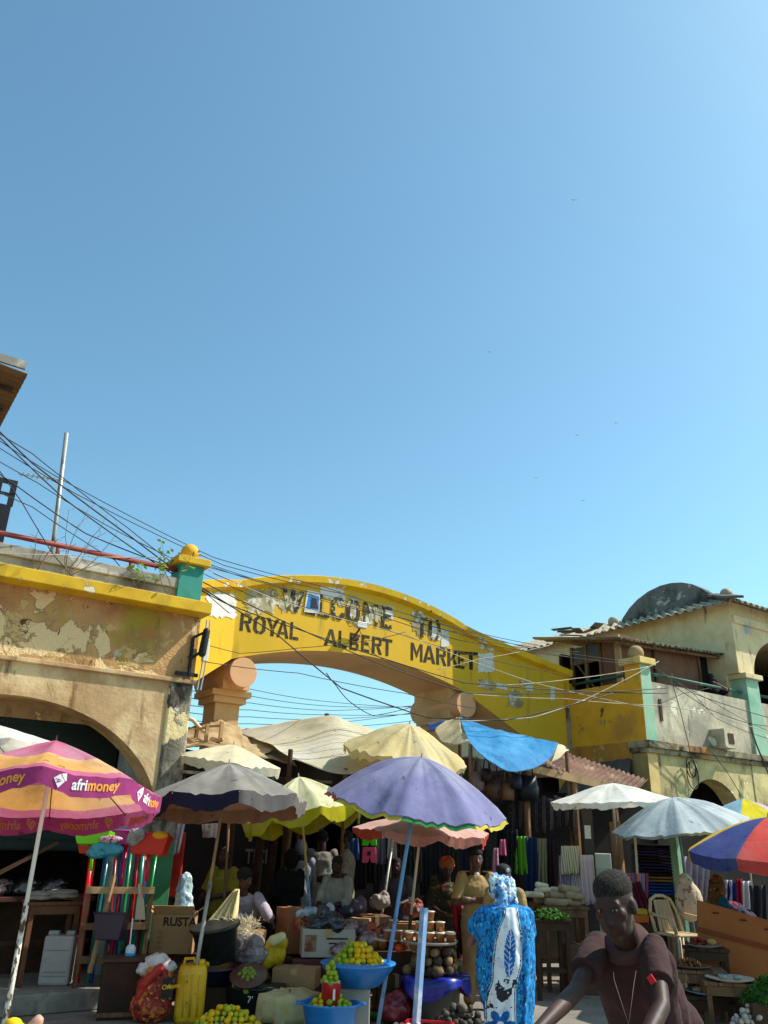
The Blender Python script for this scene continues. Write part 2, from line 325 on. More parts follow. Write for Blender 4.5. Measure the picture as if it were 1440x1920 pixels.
M_steel = mat('steel', '#a9a69c', 0.45, [('#6f6a60', 6, 0.55, 0.7)], None, 0.15, metal=0.5)
M_paper = mat('paper', '#d9d6cc', 0.9, [('#b5ae9c', 3, 0.5, 0.7), ('#8d8676', 7, 0.66, 0.72)], (12, 0.2, 0.004), 0.1)
M_paperold = mat('torn_paper', '#b3a582', 0.9, [('#8f7f56', 3, 0.45, 0.6), ('#d8d2bf', 5, 0.52, 0.6), ('#5d5038', 7, 0.66, 0.72)], (12, 0.2, 0.004), 0.2)
M_ink = mat('stencil_ink', '#2c2112', 0.7, [('#54411a', 4, 0.50, 0.70), ('#b08a14', 11, 0.62, 0.67)], None, 0.2); M_inkw = mat('worn_stencil_ink', '#2c2318', 0.75, [('#5d4a22', 4, 0.48, 0.66), ('#b9ad8c', 2.6, 0.555, 0.57, (1, 1, 1), 8), ('#c9a010', 7, 0.60, 0.63)], None, 0.2)
M_cable = mat('cable_black', '#1c1a18', 0.6, (), None, 0.1)
M_cablew = mat('cable_pale', '#b3a78c', 0.6, [('#6d6656', 3, 0.5, 0.7)], None, 0.1)

def arch_wall(mb, t0, t1, z0, z1, k0, k1, tc, a, zs, b, seg=36, mi=0, mis=0):
    """wall slab in the street-front plane between k0 (outer) and k1 (inner) with a round-headed opening"""
    mb.boxS(t0, tc - a, k1, k0, z0, z1, mi); mb.boxS(tc + a, t1, k1, k0, z0, z1, mi)
    for i in range(seg):
        ta, tb = tc - a * math.cos(math.pi * i / seg), tc - a * math.cos(math.pi * (i + 1) / seg)
        za, zb = zs + b * math.sin(math.pi * i / seg), zs + b * math.sin(math.pi * (i + 1) / seg)
        v = [S(ta, k0, za), S(tb, k0, zb), S(tb, k0, z1), S(ta, k0, z1), S(ta, k1, za), S(tb, k1, zb), S(tb, k1, z1), S(ta, k1, z1)]
        mb.add(v, [(0, 1, 2, 3), (4, 7, 6, 5), (3, 2, 6, 7)], mi); mb.add(v, [(0, 4, 5, 1)], mis)
def corrugated(p00, p01, p11, p10, waves, amp, thick=0.012, across=0, jag=0.0, seed=1):
    """corrugated sheet over a quad; across=0: ridges run p00->p10 and repeat along p00->p01"""
    r_ = rnd(seed); rows = []
    n1 = waves * 6
    up = (Vector(p01) - Vector(p00)).cross(Vector(p10) - Vector(p00)).normalized()
    if up.z < 0: up = -up
    offs = [r_.uniform(-jag, jag) for _ in range(waves + 1)]
    for i in range(5):
        u = i / 4; row = []
        for j in range(n1 + 1):
            v = j / n1; a = lerp(Vector(p00), Vector(p01), v); b = lerp(Vector(p10), Vector(p11), v)
            q = lerp(a, b, u) + up * amp * math.cos(2 * math.pi * v * waves)
            if u in (0, 1): q += (b - a).normalized() * offs[int(v * waves)] * (1 if u else -1)
            row.append(q)
        rows.append(row)
    m = MB(); m.sheet(rows, thick); return m

# ------------------------------------------------------------------ left building
LB = thing('shop_building', 'peeling tan and yellow corner building with a wide round arch at the left', 'building', S(-2.5, -1, 0))
m = MB(); arch_wall(m, -9, 0.0, 0.2, 3.775, 0, -0.45, -2.25, 1.97, 1.9, 1.47); m.build('wall', M_tan, LB)
m = MB(); m.boxS(-9, -0.0, -0.42, 0.012, 3.835, 4.735); m.build('parapet_band', M_peel, LB)
m = MB(); m.boxS(-9, 0.03, -0.43, 0.06, 3.775, 3.835); m.build('moulding', M_tan, LB, bevel=0.01)
m = MB(); m.boxS(-9, 0.04, -0.6, 0.30, 4.735, 4.905)
mo = m.build('cornice', M_yel, LB, bevel=0.012)
m = MB(); m.boxS(-9, -0.36, -0.3, -0.06, 4.905, 5.12); m.boxS(-9, -0.36, -0.33, -0.02, 5.12, 5.27); m.build('roof_parapet', M_grey, LB, bevel=0.01)
m = MB()
for t in (-0.32,): m.boxS(-0.34, -0.0, -0.47, 0.035, 1.75, 3.775)
m.build('corner_column', M_soot_sun, LB, bevel=0.03)
m = MB(); m.boxS(-0.345, -0.003, -0.47, 0.038, 0.2, 1.75); m.build('column_base', M_greenpost, LB, bevel=0.02)
m = MB(); m.boxS(-0.40, -0.03, -0.36, 0.0, 4.905, 5.5); m.build('corner_pillar', M_teal, LB, bevel=0.01)
m = MB(); m.boxS(-0.47, 0.04, -0.43, 0.07, 5.5, 5.61); m.build('pillar_cap', M_yel, LB, bevel=0.012)
m = MB(); m.ell(S(-0.215, -0.18, 5.735), 0.135, seg=24, rings=16); m.build('ball_finial', M_yelo, LB, smooth=True)
m = MB(); m.tube([S(-9, -0.12, 5.43), S(-4, -0.12, 5.425), S(-0.38, -0.12, 5.415)], 0.036, 10)
for t in (-3.4, -2.1, -1.1): m.boxS(t, t + .05, -0.14, -0.1, 5.265, 5.40)
m.build('roof_rail', M_redpipe, LB, smooth=True)
# recess behind the arch: soffit, dark shutter wall
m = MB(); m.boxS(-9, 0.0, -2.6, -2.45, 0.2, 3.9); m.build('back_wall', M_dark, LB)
m = MB(); m.boxS(-9, 0, -2.6, -0.45, 3.55, 3.775); m.boxS(-9, 0.0, -2.5, -0.5, 4.5, 4.81); m.build('ceiling', M_tan, LB)
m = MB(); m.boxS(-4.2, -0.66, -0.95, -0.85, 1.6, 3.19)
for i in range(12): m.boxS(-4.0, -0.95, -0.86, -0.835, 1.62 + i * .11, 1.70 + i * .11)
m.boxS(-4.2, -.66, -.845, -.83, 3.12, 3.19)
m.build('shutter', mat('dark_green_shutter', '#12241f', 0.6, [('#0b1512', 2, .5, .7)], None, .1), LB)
m = MB(); m.boxS(-4.3, -0.62, -0.98, -0.80, 3.2, 3.56); m.build('lintel_wall', M_tan, LB)
m = MB(); m.boxS(-0.62, -0.30, -0.9, -0.5, 0.2, 3.5); m.build('side_wall', mat('pale_blue_wall', '#a9b6b5', 0.85, [('#7d8784', 2, .5, .7)], None, .1), LB)
m = MB(); m.boxS(-9.0, -0.0, -8, -7.8, 0, 4.8); m.boxS(-0.12, 0.0, -3.0, -0.5, 0.2, 3.5); m.build('rear_wall', M_tan, LB)
m = MB(); m.boxS(-9, 0, -7.8, -0.62, 4.72, 4.9); m.build('roof_slab', M_grey, LB)
# floodlight bracket and conduits at the corner
FL = thing('floodlight', 'black floodlight and white junction box on a bracket at the corner of the peeling building', 'light', S(-0.05, 0.1, 3.9))
m = MB(); m.bar(S(-0.3, 0.06, 3.9), S(0.03, 0.06, 3.9), .03, .05); m.bar(S(-0.1, 0.06, 3.9), S(-0.1, 0.06, 4.42), .06, .03); m.bar(S(-0.1, 0.06, 4.42), S(0.02, 0.14, 4.5), .03, .03); m.bar(S(-0.1, 0.06, 4.12), S(-.02, .16, 4.2), .03, .03)
m.build('bracket', M_black, FL)
m = MB(); m.caps(S(0.02, 0.16, 4.2), S(0.05, 0.16, 4.52), .055, .05); m.build('lamp_head', M_black, FL, smooth=True)
m = MB(); m.boxS(0.05, 0.13, 0.06, 0.14, 4.1, 4.42); m.build('junction_box', plastic('white_box', '#d8d3c4', .5), FL, bevel=.01)
m = MB()
for dx in (0, .05): m.tube([S(0.06 + dx, .1, 4.7), S(0.06 + dx, .1, 4.0), S(0.03 + dx, .1, 3.7)], .012, 6)
m.build('conduit', M_steel, FL)
# antenna, roof hatch panel and the neighbour's roof corner
AN = thing('antenna_mast', 'tall steel pole with a small finned aerial, above the roof rail of the peeling building', 'antenna', S(-1.83, -1.5, 4.97))
m = MB(); m.tube([S(-1.84, -1.5, 4.97), S(-1.93, -1.5, 6.4), S(-2.02, -1.5, 7.74)], .035, 8); m.build('pole', M_steel, AN, smooth=True)
m = MB(); m.tube([S(-1.9, -1.5, 6.93), S(-2.58, -1.5, 6.86)], .012, 6)
for i in range(8): m.tube([S(-2.0 - i * .075, -1.5 - .1, 6.92 - i * .008), S(-2.0 - i * .075, -1.5 + .1, 6.92 - i * .008)], .007, 5)
m.build('aerial', M_steel, AN)
DP = thing('metal_door', 'black sheet metal door with an open grille on top, on the left roof', 'door', S(-3, -1.2, 4.97))
m = MB(); m.boxS(-4.2, -2.62, -1.25, -1.2, 4.97, 6.22); m.build('panel', M_black, DP)
m = MB(); m.boxS(-4.2, -2.6, -1.26, -1.2, 6.56, 6.62); m.boxS(-2.68, -2.6, -1.26, -1.2, 6.22, 6.56); m.boxS(-3.1, -3.05, -1.26, -1.2, 6.22, 6.56); m.boxS(-4.2, -2.6, -1.26, -1.2, 6.38, 6.41); m.boxS(-2.84, -2.80, -1.26, -1.2, 6.22, 6.56); m.build('grille', M_black, DP)
NR = thing('roof_corner', 'brown corrugated roof corner of the neighbouring upper storey at the far left edge', 'roof', S(-4, -1, 7.4))
corrugated(S(-2.96, .22, 7.6), S(-2.96, -3.2, 7.62), S(-7.5, -3.2, 7.95), S(-7.5, .22, 7.95), 22, .022, .015).build('roof_sheet', mat('brown_roof_sheet', '#6e5338', .8, [('#4b3524', 2, .5, .68)], None, .2), NR)
m = MB(); m.boxS(-7.5, -3.0, .19, .23, 7.68, 7.80); m.build('fascia', M_tin, NR)
m = MB()
for k in (-.2, -.9, -1.7): m.bar(S(-7.5, k, 7.88), S(-3.05, k, 7.53), .06, .05)
m.build('rafter', M_woodd, NR)
m = MB(); m.boxS(-7.6, -3.9, -3.2, -.6, 4.97, 7.5); m.build('wall', M_tan, NR)

# dry weeds on the cornice
r_ = rnd(5)
M_twig = mat('twig', '#7c6a52', .9, [('#55463a', 4, .5, .7)], None, .2); M_leafl = mat('sprout_leaf', '#7fa02a', .6, (), None, .3, trans=.3)
for wi, (tt, h, lab, leafy) in enumerate(((-1.95, 1.0, 'large bare twiggy weed rooted in the yellow cornice below the aerial', False), (-0.95, .5, 'small half dead weed with a few leaves on the yellow cornice', True), (-.52, .75, 'thin green leaved weed growing against the teal corner pillar', True), (-2.35, .6, 'bare dry weed on the cornice at the far left', False))):
    W = thing('weed', lab, 'weed', S(tt, .12, 4.905)); m = MB(); lf = MB()
    for b in range(5 if h > .9 else 3):
        p = S(tt, .12, 4.905); path = [p]; dirv = Vector((r_.uniform(-.7, .7), r_.uniform(-.4, .4), r_.uniform(.5, 1.1))).normalized()
        n_ = 6
        for i in range(n_):
            dirv = (dirv + Vector((r_.uniform(-.35, .35), r_.uniform(-.3, .3), r_.uniform(-.2, .25)))).normalized(); path.append(path[-1] + dirv * h * r_.uniform(.12, .2))
        m.tube(path, [.008 * (1 - i / 8) for i in range(n_ + 1)], 5)
        for q in path[3:]:
            e = q + Vector((r_.uniform(-1, 1), r_.uniform(-1, 1), r_.uniform(0, 1))).normalized() * h * .14; m.tube([q, e], .003, 4)
            if leafy and b < 3:
                for _ in range(3):
                    a = e + Vector((r_.uniform(-.05, .05), r_.uniform(-.05, .05), r_.uniform(-.03, .05))); u = Vector((r_.uniform(-1, 1), r_.uniform(-1, 1), r_.uniform(-.3, .5))).normalized() * .05; v = u.orthogonal().normalized() * .02
                    lf.add([a - u, a + v, a + u, a - v], [(0, 1, 2, 3)])
    m.build('stem', M_twig, W)
    if lf.v: lf.build('leaves', M_leafl, W)

# ------------------------------------------------------------------ the gate
GT = thing('gate_arch', 'yellow arched market gateway with stencilled black lettering between the two buildings', 'gate', S(4.7, -3.8, 0))
def gb(t): return 5.38 - .42 * ((t - 4.76) / 2.7) ** 2
def gt(t): return 6.90 - .5 * ((t - 4.7) / 2.8) ** 2
TL, TR = 1.84, 7.46
st_ = []
for i in range(13):
    s = i / 12; t = -.55 + (TL + .55) * s; st_.append((t, -1.95 - 1.05 * s, gb(TL) - .72 * (TL - t), gt(TL) - .86 * (1 - s) ** 1.15))
for i in range(1, 49):
    t = TL + (TR - TL) * i / 48; st_.append((t, -3.0, gb(t), gt(t)))
for i in range(1, 13):
    s = i / 12; t = TR + (9.74 - TR) * s; st_.append((t, -3.0 + 1.0 * s, gb(TR) - .74 * (t - TR), gt(TR) - .86 * s ** .92))
m = MB(); nS = len(st_); DEP = 1.6
for (t, k, zb, zt) in st_:
    m.v += [S(t, k, zb), S(t, k, zt - .05), S(t, k - DEP, zt - .05), S(t, k - DEP, zb)]
for i in range(nS - 1):
    a, b = 4 * i, 4 * i + 4
    for q, mi in (((0, 1), 0), ((1, 2), 0), ((2, 3), 0), ((3, 0), 1)):
        m.f.append((a + q[0], b + q[0], b + q[1], a + q[1])); m.m.append(mi)
m.f += [(0, 1, 2, 3), (4 * nS - 1, 4 * nS - 2, 4 * nS - 3, 4 * nS - 4)]; m.m += [0, 0]
m.build('arch_body', [M_yelg, M_soffit], GT)
m = MB()
for (t, k, zb, zt) in st_:
    m.v += [S(t, k + .13, zt - .13), S(t, k + .15, zt + .0), S(t, k + .05, zt + .035), S(t, k - DEP, zt + .035), S(t, k - DEP, zt - .06), S(t, k - .02, zt - .06), S(t, k - .01, zt - .19)]
for i in range(nS - 1):
    a, b = 7 * i, 7 * i + 7
    for q in range(7): m.f.append((a + q, b + q, b + (q + 1) % 7, a + (q + 1) % 7)); m.m.append(0)
m.f += [tuple(range(7)), tuple(range(7 * nS - 1, 7 * nS - 8, -1))]; m.m += [0, 0]
m.build('ledge', M_ledge, GT)
for t in (2.08, 7.46):
    m = MB(); m.tube([S(t, -2.93, 4.66), S(t, -4.66, 4.66)], .275, 32); m.build('roller', M_roller, GT, smooth=False, bevel=.008)
    m = MB(); m.boxS(t - .40, t + .40, -4.25, -3.35, 4.28, 4.39); m.boxS(t - .33, t + .33, -4.18, -3.42, 4.16, 4.28); m.build('capital', M_soffit, GT, bevel=.008)
    m = MB(); m.boxS(t - .25, t + .25, -4.08, -3.52, 0, 4.16); m.build('pillar', M_cream if False else M_soffit, GT, bevel=.01)
    m = MB(); m.boxS(t - .27, t + .27, -4.5, -3.2, 4.39, 5.2); m.build('saddle', M_soffit, GT)
# stencilled lettering
def rect(x0, y0, x1, y1): return [(x0, y0), (x1, y0), (x1, y1), (x0, y1)]
def mir(p): return [(1 - x, y) for x, y in p]
oL = [(.46, 1), (.25, 1), (0, .8), (0, .2), (.25, 0), (.46, 0), (.46, .15), (.36, .15), (.27, .28), (.27, .72), (.36, .85), (.46, .85)]
aL = [(0, 0), (.25, 0), (.48, .75), (.48, 1), (.38, 1)]
yL = [(0, 1), (.28, 1), (.47, .62), (.47, .4), (.37, .42)]
bowl = lambda y0, y1: [(.33, y1), (.75, y1), (.95, y1 - .1), (.95, y0 + .1), (.75, y0), (.33, y0), (.33, y0 + .15), (.62, y0 + .15), (.69, y0 + .2), (.69, y1 - .2), (.62, y1 - .15), (.33, y1 - .15)]
GL = {'R': [rect(0, 0, .27, 1), bowl(.46, 1), [(.45, .42), (.72, .42), (1, 0), (.72, 0)]], 'O': [oL, mir(oL)], 'Y': [yL, mir(yL), rect(.37, 0, .63, .36)],
      'A': [aL, mir(aL), [(.36, .2), (.64, .2), (.6, .34), (.4, .34)]], 'L': [rect(0, 0, .28, 1), rect(.34, 0, .95, .17)], 'B': [rect(0, 0, .27, 1), bowl(.53, 1), bowl(0, .47)],
      'E': [rect(0, 0, .28, 1), rect(.34, .83, .95, 1), rect(.34, .42, .85, .58), rect(.34, 0, .95, .17)], 'T': [rect(0, .83, .34, 1), rect(.66, .83, 1, 1), rect(.37, 0, .63, 1)],
      'M': [rect(0, 0, .2, 1), rect(.8, 0, 1, 1), [(.24, 1), (.48, .52), (.48, .18), (.24, .68)], [(.76, 1), (.52, .52), (.52, .18), (.76, .68)]],
      'K': [rect(0, 0, .27, 1), [(.33, .5), (.7, 1), (1, 1), (.6, .48), (.33, .36)], [(.5, .38), (.68, .5), (1, 0), (.72, 0)]],
      'W': [[(0, 1), (.2, 1), (.34, .3), (.26, 0)], [(.3, 0), (.4, 0), (.49, .6), (.49, 1), (.42, 1)], [(.51, 1), (.58, 1), (.7, 0), (.6, 0), (.51, .6)], [(1, 1), (.8, 1), (.66, .3), (.74, 0)]],
      'C': [oL, [(.54, 1), (.75, 1), (1, .8), (1, .66), (.73, .66), (.73, .74), (.64, .85), (.54, .85)], [(.54, 0), (.75, 0), (1, .2), (1, .34), (.73, .34), (.73, .26), (.64, .15), (.54, .15)]]}
def word(mb, letters, k=-2.994):
    """letters: (char, px left, px right, py base at left, py top at left): where each letter stands on the gate's front"""
    for ch, x0, x1, yb, yt in letters:
        a, b = fr(x0, yb, -3), fr(x1, yb, -3)
        t0, t1 = (a - O).dot(D), (b - O).dot(D); z0, z1 = a.z, fr(x0, yt, -3).z
        for poly in GL[ch]:
            pts = []
            for (x, y) in poly:
                t = t0 + (t1 - t0) * x; kk = k
                if t > TR: kk = k + (t - TR) / (9.74 - TR)
                pts.append(S(t, kk, z0 + (z1 - z0) * y))
            mb.prism(pts, -N * .004)
def base(x): return 1182 + (x - 449) * .1725
w1, w2, w3 = MB(), MB(), MB()
word(w1, [(c, x0, x1, base(x0) + .0, base(x0) - 33 + (x0 - 449) * .003) for c, x0, x1 in (('R', 449, 471), ('O', 474, 497), ('Y', 498, 522), ('A', 518, 541), ('L', 543, 560))])
word(w2, [(c, x0, x1, base(x0), base(x0) - 32) for c, x0, x1 in (('A', 607, 632), ('L', 634, 651), ('B', 655, 673), ('E', 677, 693), ('R', 697, 716), ('T', 716, 735))])
word(w3, [(c, x0, x1, base(x0), base(x0) - 33) for c, x0, x1 in (('M', 770, 792), ('A', 793, 816), ('R', 818, 837), ('K', 839, 859), ('E', 859, 871), ('T', 870, 889))])
for q in (w1, w2, w3): q.build('lettering', M_ink, GT)
w4 = MB()
def base2(x): return 1143 + (x - 526) * .176
word(w4, k=-2.982, letters=[(c, x0, x1, base2(x0), base2(x0) - 42) for c, x0, x1 in (('W', 526, 568), ('E', 572, 594), ('L', 596, 618), ('C', 620, 645), ('O', 648, 674), ('M', 680, 708), ('E', 714, 735))]); w4.build('lettering', M_inkw, GT)
w5 = MB(); word(w5, k=-2.982, letters=[(c, x0, x1, base2(x0) + 6, base2(x0) - 34) for c, x0, x1 in (('T', 780, 801), ('O', 803, 825))]); w5.build('lettering', M_inkw, GT)
def ragged(cx, cy, wpx, hpx, seed, n_=26, rag=.12, tilt=0.0):
    r2 = rnd(seed); out = []
    for i in range(n_):
        a = 2 * math.pi * i / n_; c_, s_ = math.cos(a), math.sin(a); q = max(abs(c_), abs(s_))
        x, y = c_ / q * wpx / 2 * (1 + r2.uniform(-rag, rag)), s_ / q * hpx / 2 * (1 + r2.uniform(-rag, rag)); out.append((cx + x, cy + y + tilt * x))
    return out
def on_gate(px, py, lift):
    p = fr(px, py, -3); t = (p - O).dot(D)
    if TL <= t <= TR: return p + N * lift
    if t > TR: a, b = S(TR, -3, 0), S(9.74, -2, 0)
    else: a, b = S(-.55, -1.95, 0), S(TL, -3, 0)
    e = (b - a).normalized(); nn = Vector((e.y, -e.x, 0)); r = ray(px, py)
    s = (a - Vector((0, 0, 0))).dot(nn) / r.dot(nn)
    return Vector((r.x * s, r.y * s, CAMH + r.z * s)) + nn * lift
for i, (cx, cy, wp, hp, mt, tl) in enumerate(((415, 1135, 54, 46, M_paper, .1), (484, 1127, 50, 40, M_paperold, .15), (545, 1128, 36, 38, M_paperold, .15), (622, 1112, 42, 24, M_paper, .3), (640, 1126, 12, 22, M_paper, .1), (664, 1140, 20, 40, M_paperold, .15), (687, 1163, 18, 15, M_paper, .15), (703, 1150, 26, 26, M_paperold, .15), (729, 1150, 14, 26, M_paper, .1), (786, 1165, 26, 44, M_paperold, .1), (815, 1186, 22, 26, M_paper, .1), (834, 1197, 14, 30, M_paper, .1), (513, 1122, 18, 30, M_paperold, .2),
                                             (911, 1243, 30, 36, M_paper, 0), (918, 1213, 36, 12, M_paperold, .1), (912, 1284, 30, 18, M_paperold, .2), (940, 1287, 20, 10, M_paper, .2), (965, 1310, 26, 30, M_paperold, .1), (992, 1290, 14, 10, M_paper, .2), (1036, 1300, 8, 26, M_paper, 0), (1030, 1255, 14, 8, M_paperold, .1), (985, 1281, 22, 8, M_paperold, .1))):
    pts = [on_gate(x, y, .007) for x, y in ragged(cx, cy, wp, hp, 40 + i, n_=44, rag=.34 if mt is M_paperold else .14, tilt=tl)]
    q = MB(); q.prism(pts, N * .003); q.build('torn_poster', mt, GT)
P4 = [(575, 1106), (599, 1112), (598, 1151), (569, 1148)]
q = MB(); q.prism([on_gate(x, y, .022) for x, y in P4], N * .003); pp = q.build('poster', M_paper, GT)
q = MB(); q.prism([on_gate(x, y, .027) for x, y in ((578, 1114), (597, 1119), (596, 1144), (573, 1141))], N * .002); q.build('print', mat('poster_blue', '#1f7fc4', .7, [('#0f3f86', 12, .55, .6), ('#9fc9e6', 9, .62, .66)], None, .1), pp)
q = MB(); q.prism([on_gate(x, y, .031) for x, y in ((584, 1122), (592, 1124), (595, 1142), (580, 1140))], N * .002); q.build('portrait', mat('poster_dark', '#20242c', .7, [('#6b4a38', 20, .55, .6)], None, .1), pp)
# small lamp box and its bracket hanging in front of the lettering
BX = thing('lamp_box', 'small white lamp box on a rusty bracket in front of the gate lettering', 'lamp', on_gate(680, 1166, .1))
q = MB(); q.boxS(4.42, 4.66, -2.88, -2.74, 5.88, 6.0); q.build('housing', plastic('lampbox', '#d9d5c8'), BX, bevel=.01)
q = MB(); q.bar(S(4.5, -2.99, 5.72), S(4.55, -2.8, 5.92), .03, .03); q.bar(S(4.4, -2.99, 5.62), S(4.62, -2.95, 5.76), .05, .05); q.build('bracket', M_rust, BX)
# far end pillar where the gate meets the right building
m = MB(); m.boxS(9.6, 9.95, -2.35, -2.02, 0, 5.3); m.build('end_pillar', M_yelo, GT, bevel=.01)
m = MB(); m.ell(S(9.77, -2.18, 5.43), .155, seg=20, rings=14); m.lathe([(.10, 5.28), (.10, 5.33)], S(9.77, -2.18, 0), 12); m.build('ball_finial', M_yelo, GT, smooth=True)
# ------------------------------------------------------------------ right building
RB = thing('market_hall', 'two storey cream building with round arches and a curved grey gable at the right', 'building', S(14, -3, 0))
m = MB(); arch_wall(m, 9.72, 13.3, 0, 3.62, 0, -.4, 11.78, 1.12, 2.0, 1.23, mi=0, mis=1); arch_wall(m, 13.9, 18, 0, 3.62, 0, -.4, 15.9, 1.2, 2.0, 1.23, mi=0, mis=1); m.boxS(13.3, 13.9, -.4, .02, 0, 3.62); m.boxS(18, 26, -.4, 0, 0, 3.62); m.build('lower_wall', [M_lwall, M_lwall], RB)
m = MB(); m.boxS(9.69, 26, -.42, .07, 3.62, 3.72); m.boxS(9.66, 26, -.42, .12, 3.72, 3.86); m.build('cornice', mat('sooty_cornice', '#9d9272', .9, [('#3d362b', 1.5, .42, .56), ('#a8743a', 1.1, .56, .64), ('#1f1b17', 3.5, .58, .68)], (16, .3, .01), .2), RB, bevel=.01)
m = MB(); m.boxS(10.02, 13.55, -.2, 0, 3.86, 5.09); m.boxS(14.0, 26, -.2, 0, 3.86, 5.09); m.build('parapet', M_gwall, RB)
m = MB(); m.boxS(9.705, 9.9, -2.02, -.36, 3.52, 5.09); m.build('side_parapet', M_yelo, RB)
m = MB(); m.boxS(9.69, 9.9, -2.02, -.36, 3.50, 3.86); m.build('side_band', mat('side_band_peel', '#b98235', .9, [('#5e4a33', 1.2, .5, .62), ('#cda063', 2, .6, .64)], (14, .4, .02), .2), RB)
m = MB(); m.boxS(9.70, 10.04, -.355, .04, 3.86, 5.42); m.build('corner_pillar', M_mint, RB, bevel=.01)
m = MB(); m.boxS(9.694, 9.699, -.357, .043, 3.86, 5.42); m.build('pillar_paint', M_yelo, RB)
m = MB(); m.boxS(9.61, 10.13, -.44, .13, 5.42, 5.56); m.build('pillar_cap', mat('cream_cap', '#dcc074', .8, [('#b9964a', 2, .5, .66)], (12, .2, .01), .1), RB, bevel=.012)
m = MB(); m.ell(S(9.86, -.15, 5.69), .165, seg=24, rings=16); m.build('ball_finial', mat('dusty_ball', '#a58b62', .9, [('#7a6444', 2, .5, .66)], None, .1), RB, smooth=True)
m = MB(); m.boxS(9.72, 10.02, -.35, .015, 0, 3.62); m.build('corner_post', mat('cream_post', '#d6b878', .88, [('#b08a4a', 1.2, .5, .66), ('#6d5638', 3, .66, .74)], (14, .3, .015), .12), RB)
m = MB(); m.boxS(13.52, 14.02, -.4, .05, 3.86, 5.60); m.build('pillar', M_mint, RB, bevel=.01)
m = MB(); m.boxS(13.42, 14.12, -.5, .13, 5.60, 5.72); m.build('pillar_cap', M_cream, RB, bevel=.012)
m = MB(); arch_wall(m, 13.36, 17.9, 5.72, 7.46, 0.0, -.35, 15.62, 1.62, 5.74, 1.05); m.boxS(17.9, 26, -.35, 0, 5.1, 7.46)
m.boxS(13.36, 13.7, -11, -.35, 3.86, 7.46); m.build('upper_wall', M_cream, RB)
m = MB(); m.boxS(13.4, 24, -.02, .06, 6.93, 7.12); m.build('string_course', M_cream, RB, bevel=.01)
m = MB(); m.boxS(9.9, 26, -11, -.4, 3.52, 3.84); m.build('floor_slab', concrete, RB)
m = MB(); m.boxS(13.72, 25.6, -3.2, -.37, 6.95, 7.0); m.build('ceiling', M_cream, RB)
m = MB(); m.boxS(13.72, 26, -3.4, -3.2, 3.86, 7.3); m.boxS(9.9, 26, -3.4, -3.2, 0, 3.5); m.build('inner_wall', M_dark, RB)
m = MB(); m.boxS(13.36, 26, -11, -10.7, 0, 7.1); m.boxS(25.7, 26, -10.7, -.4, 0, 7.1); m.build('rear_wall', M_cream, RB)
EZ = 7.32
corrugated(S(12.93, .38, EZ), S(12.93, -11.2, EZ), S(14.75, -11.2, 8.13), S(14.75, -1.45, 8.13), 44, .035, .015).build('roof_sheet', M_roof, RB)
corrugated(S(12.93, .40, EZ + .02), S(26.2, .40, EZ + .02), S(26.2, -1.45, 8.16), S(14.75, -1.45, 8.16), 56, .035, .015).build('roof_sheet', M_roof, RB)
m = MB(); pth = [S(12.9, .40, EZ + .05), S(14.75, -1.45, 8.20)]
for i in range(5):
    a, b = lerp(pth[0], pth[1], i / 5), lerp(pth[0], pth[1], (i + 1) / 5 + .02); m.bar(a + Vector((0, 0, .02 + .004 * (i % 2))), b + Vector((0, 0, .02 + .004 * (i % 2))), .5, .06)
m.build('ridge_tile', M_dgrey, RB)
TG = 13.95
gp = [sdp(x, y, TG) for x, y in ((1160, 1178), (1168, 1158), (1180, 1140), (1195, 1124), (1215, 1109), (1238, 1098), (1258, 1093), (1278, 1092), (1297, 1095), (1315, 1103), (1332, 1114), (1350, 1131), (1352, 1165), (1160, 1185))]
m = MB(); m.prism(gp, D * .28); m.build('curved_gable', mat('blackened_gable', '#6e6d68', .92, [('#3a3a38', 1.1, .46, .60), ('#a8a69c', 1.9, .58, .62, (1, 1, 1.6), 9), ('#1f1e1d', 3, .64, .74)], (16, .4, .02), .25), RB)
for px_, py_ in ((1150, 1166), (1362, 1114)):
    q = sdp(px_, py_, TG + .1); m = MB(); m.ell(q, .155, seg=18, rings=12); m.build('ball_finial', M_roof, RB, smooth=True)
    m = MB(); m.box(q - Vector((0, 0, .2)), (.34, .34, .1)); m.box(q - Vector((0, 0, .42)), (.26, .26, .36)); m.build('finial_base', M_roof, RB)
m = MB()
m.tube([S(9.87, -.45, 5.27), S(9.87, -2.0, 5.27)], .035, 8); m.tube([S(10.05, -.1, 5.29), S(13.5, -.1, 5.29)], .035, 8); m.tube([S(14.1, -.1, 5.29), S(20, -.1, 5.29)], .035, 8)
m.build('railing', mat('green_rail', '#2d5b50', .6, [('#8f998c', 4, .6, .7)], None, .15), RB, smooth=True)
m = MB(); m.boxS(11.9, 12.32, 0.0, .36, 3.87, 4.27); a = m.build('window_box', M_gwall, RB)
m = MB(); m.boxS(12.02, 12.22, .358, .37, 3.96, 4.18); m.build('opening', M_woodd, a)
m = MB(); m.boxS(10.25, 10.33, 0, .02, 4.3, 4.75); m.build('wood_strip', M_woodd, RB)
m = MB(); m.boxS(9.60, 9.88, -2.015, -1.985, 0, 4.72); m.build('soot_strip', M_soot_sun, RB)
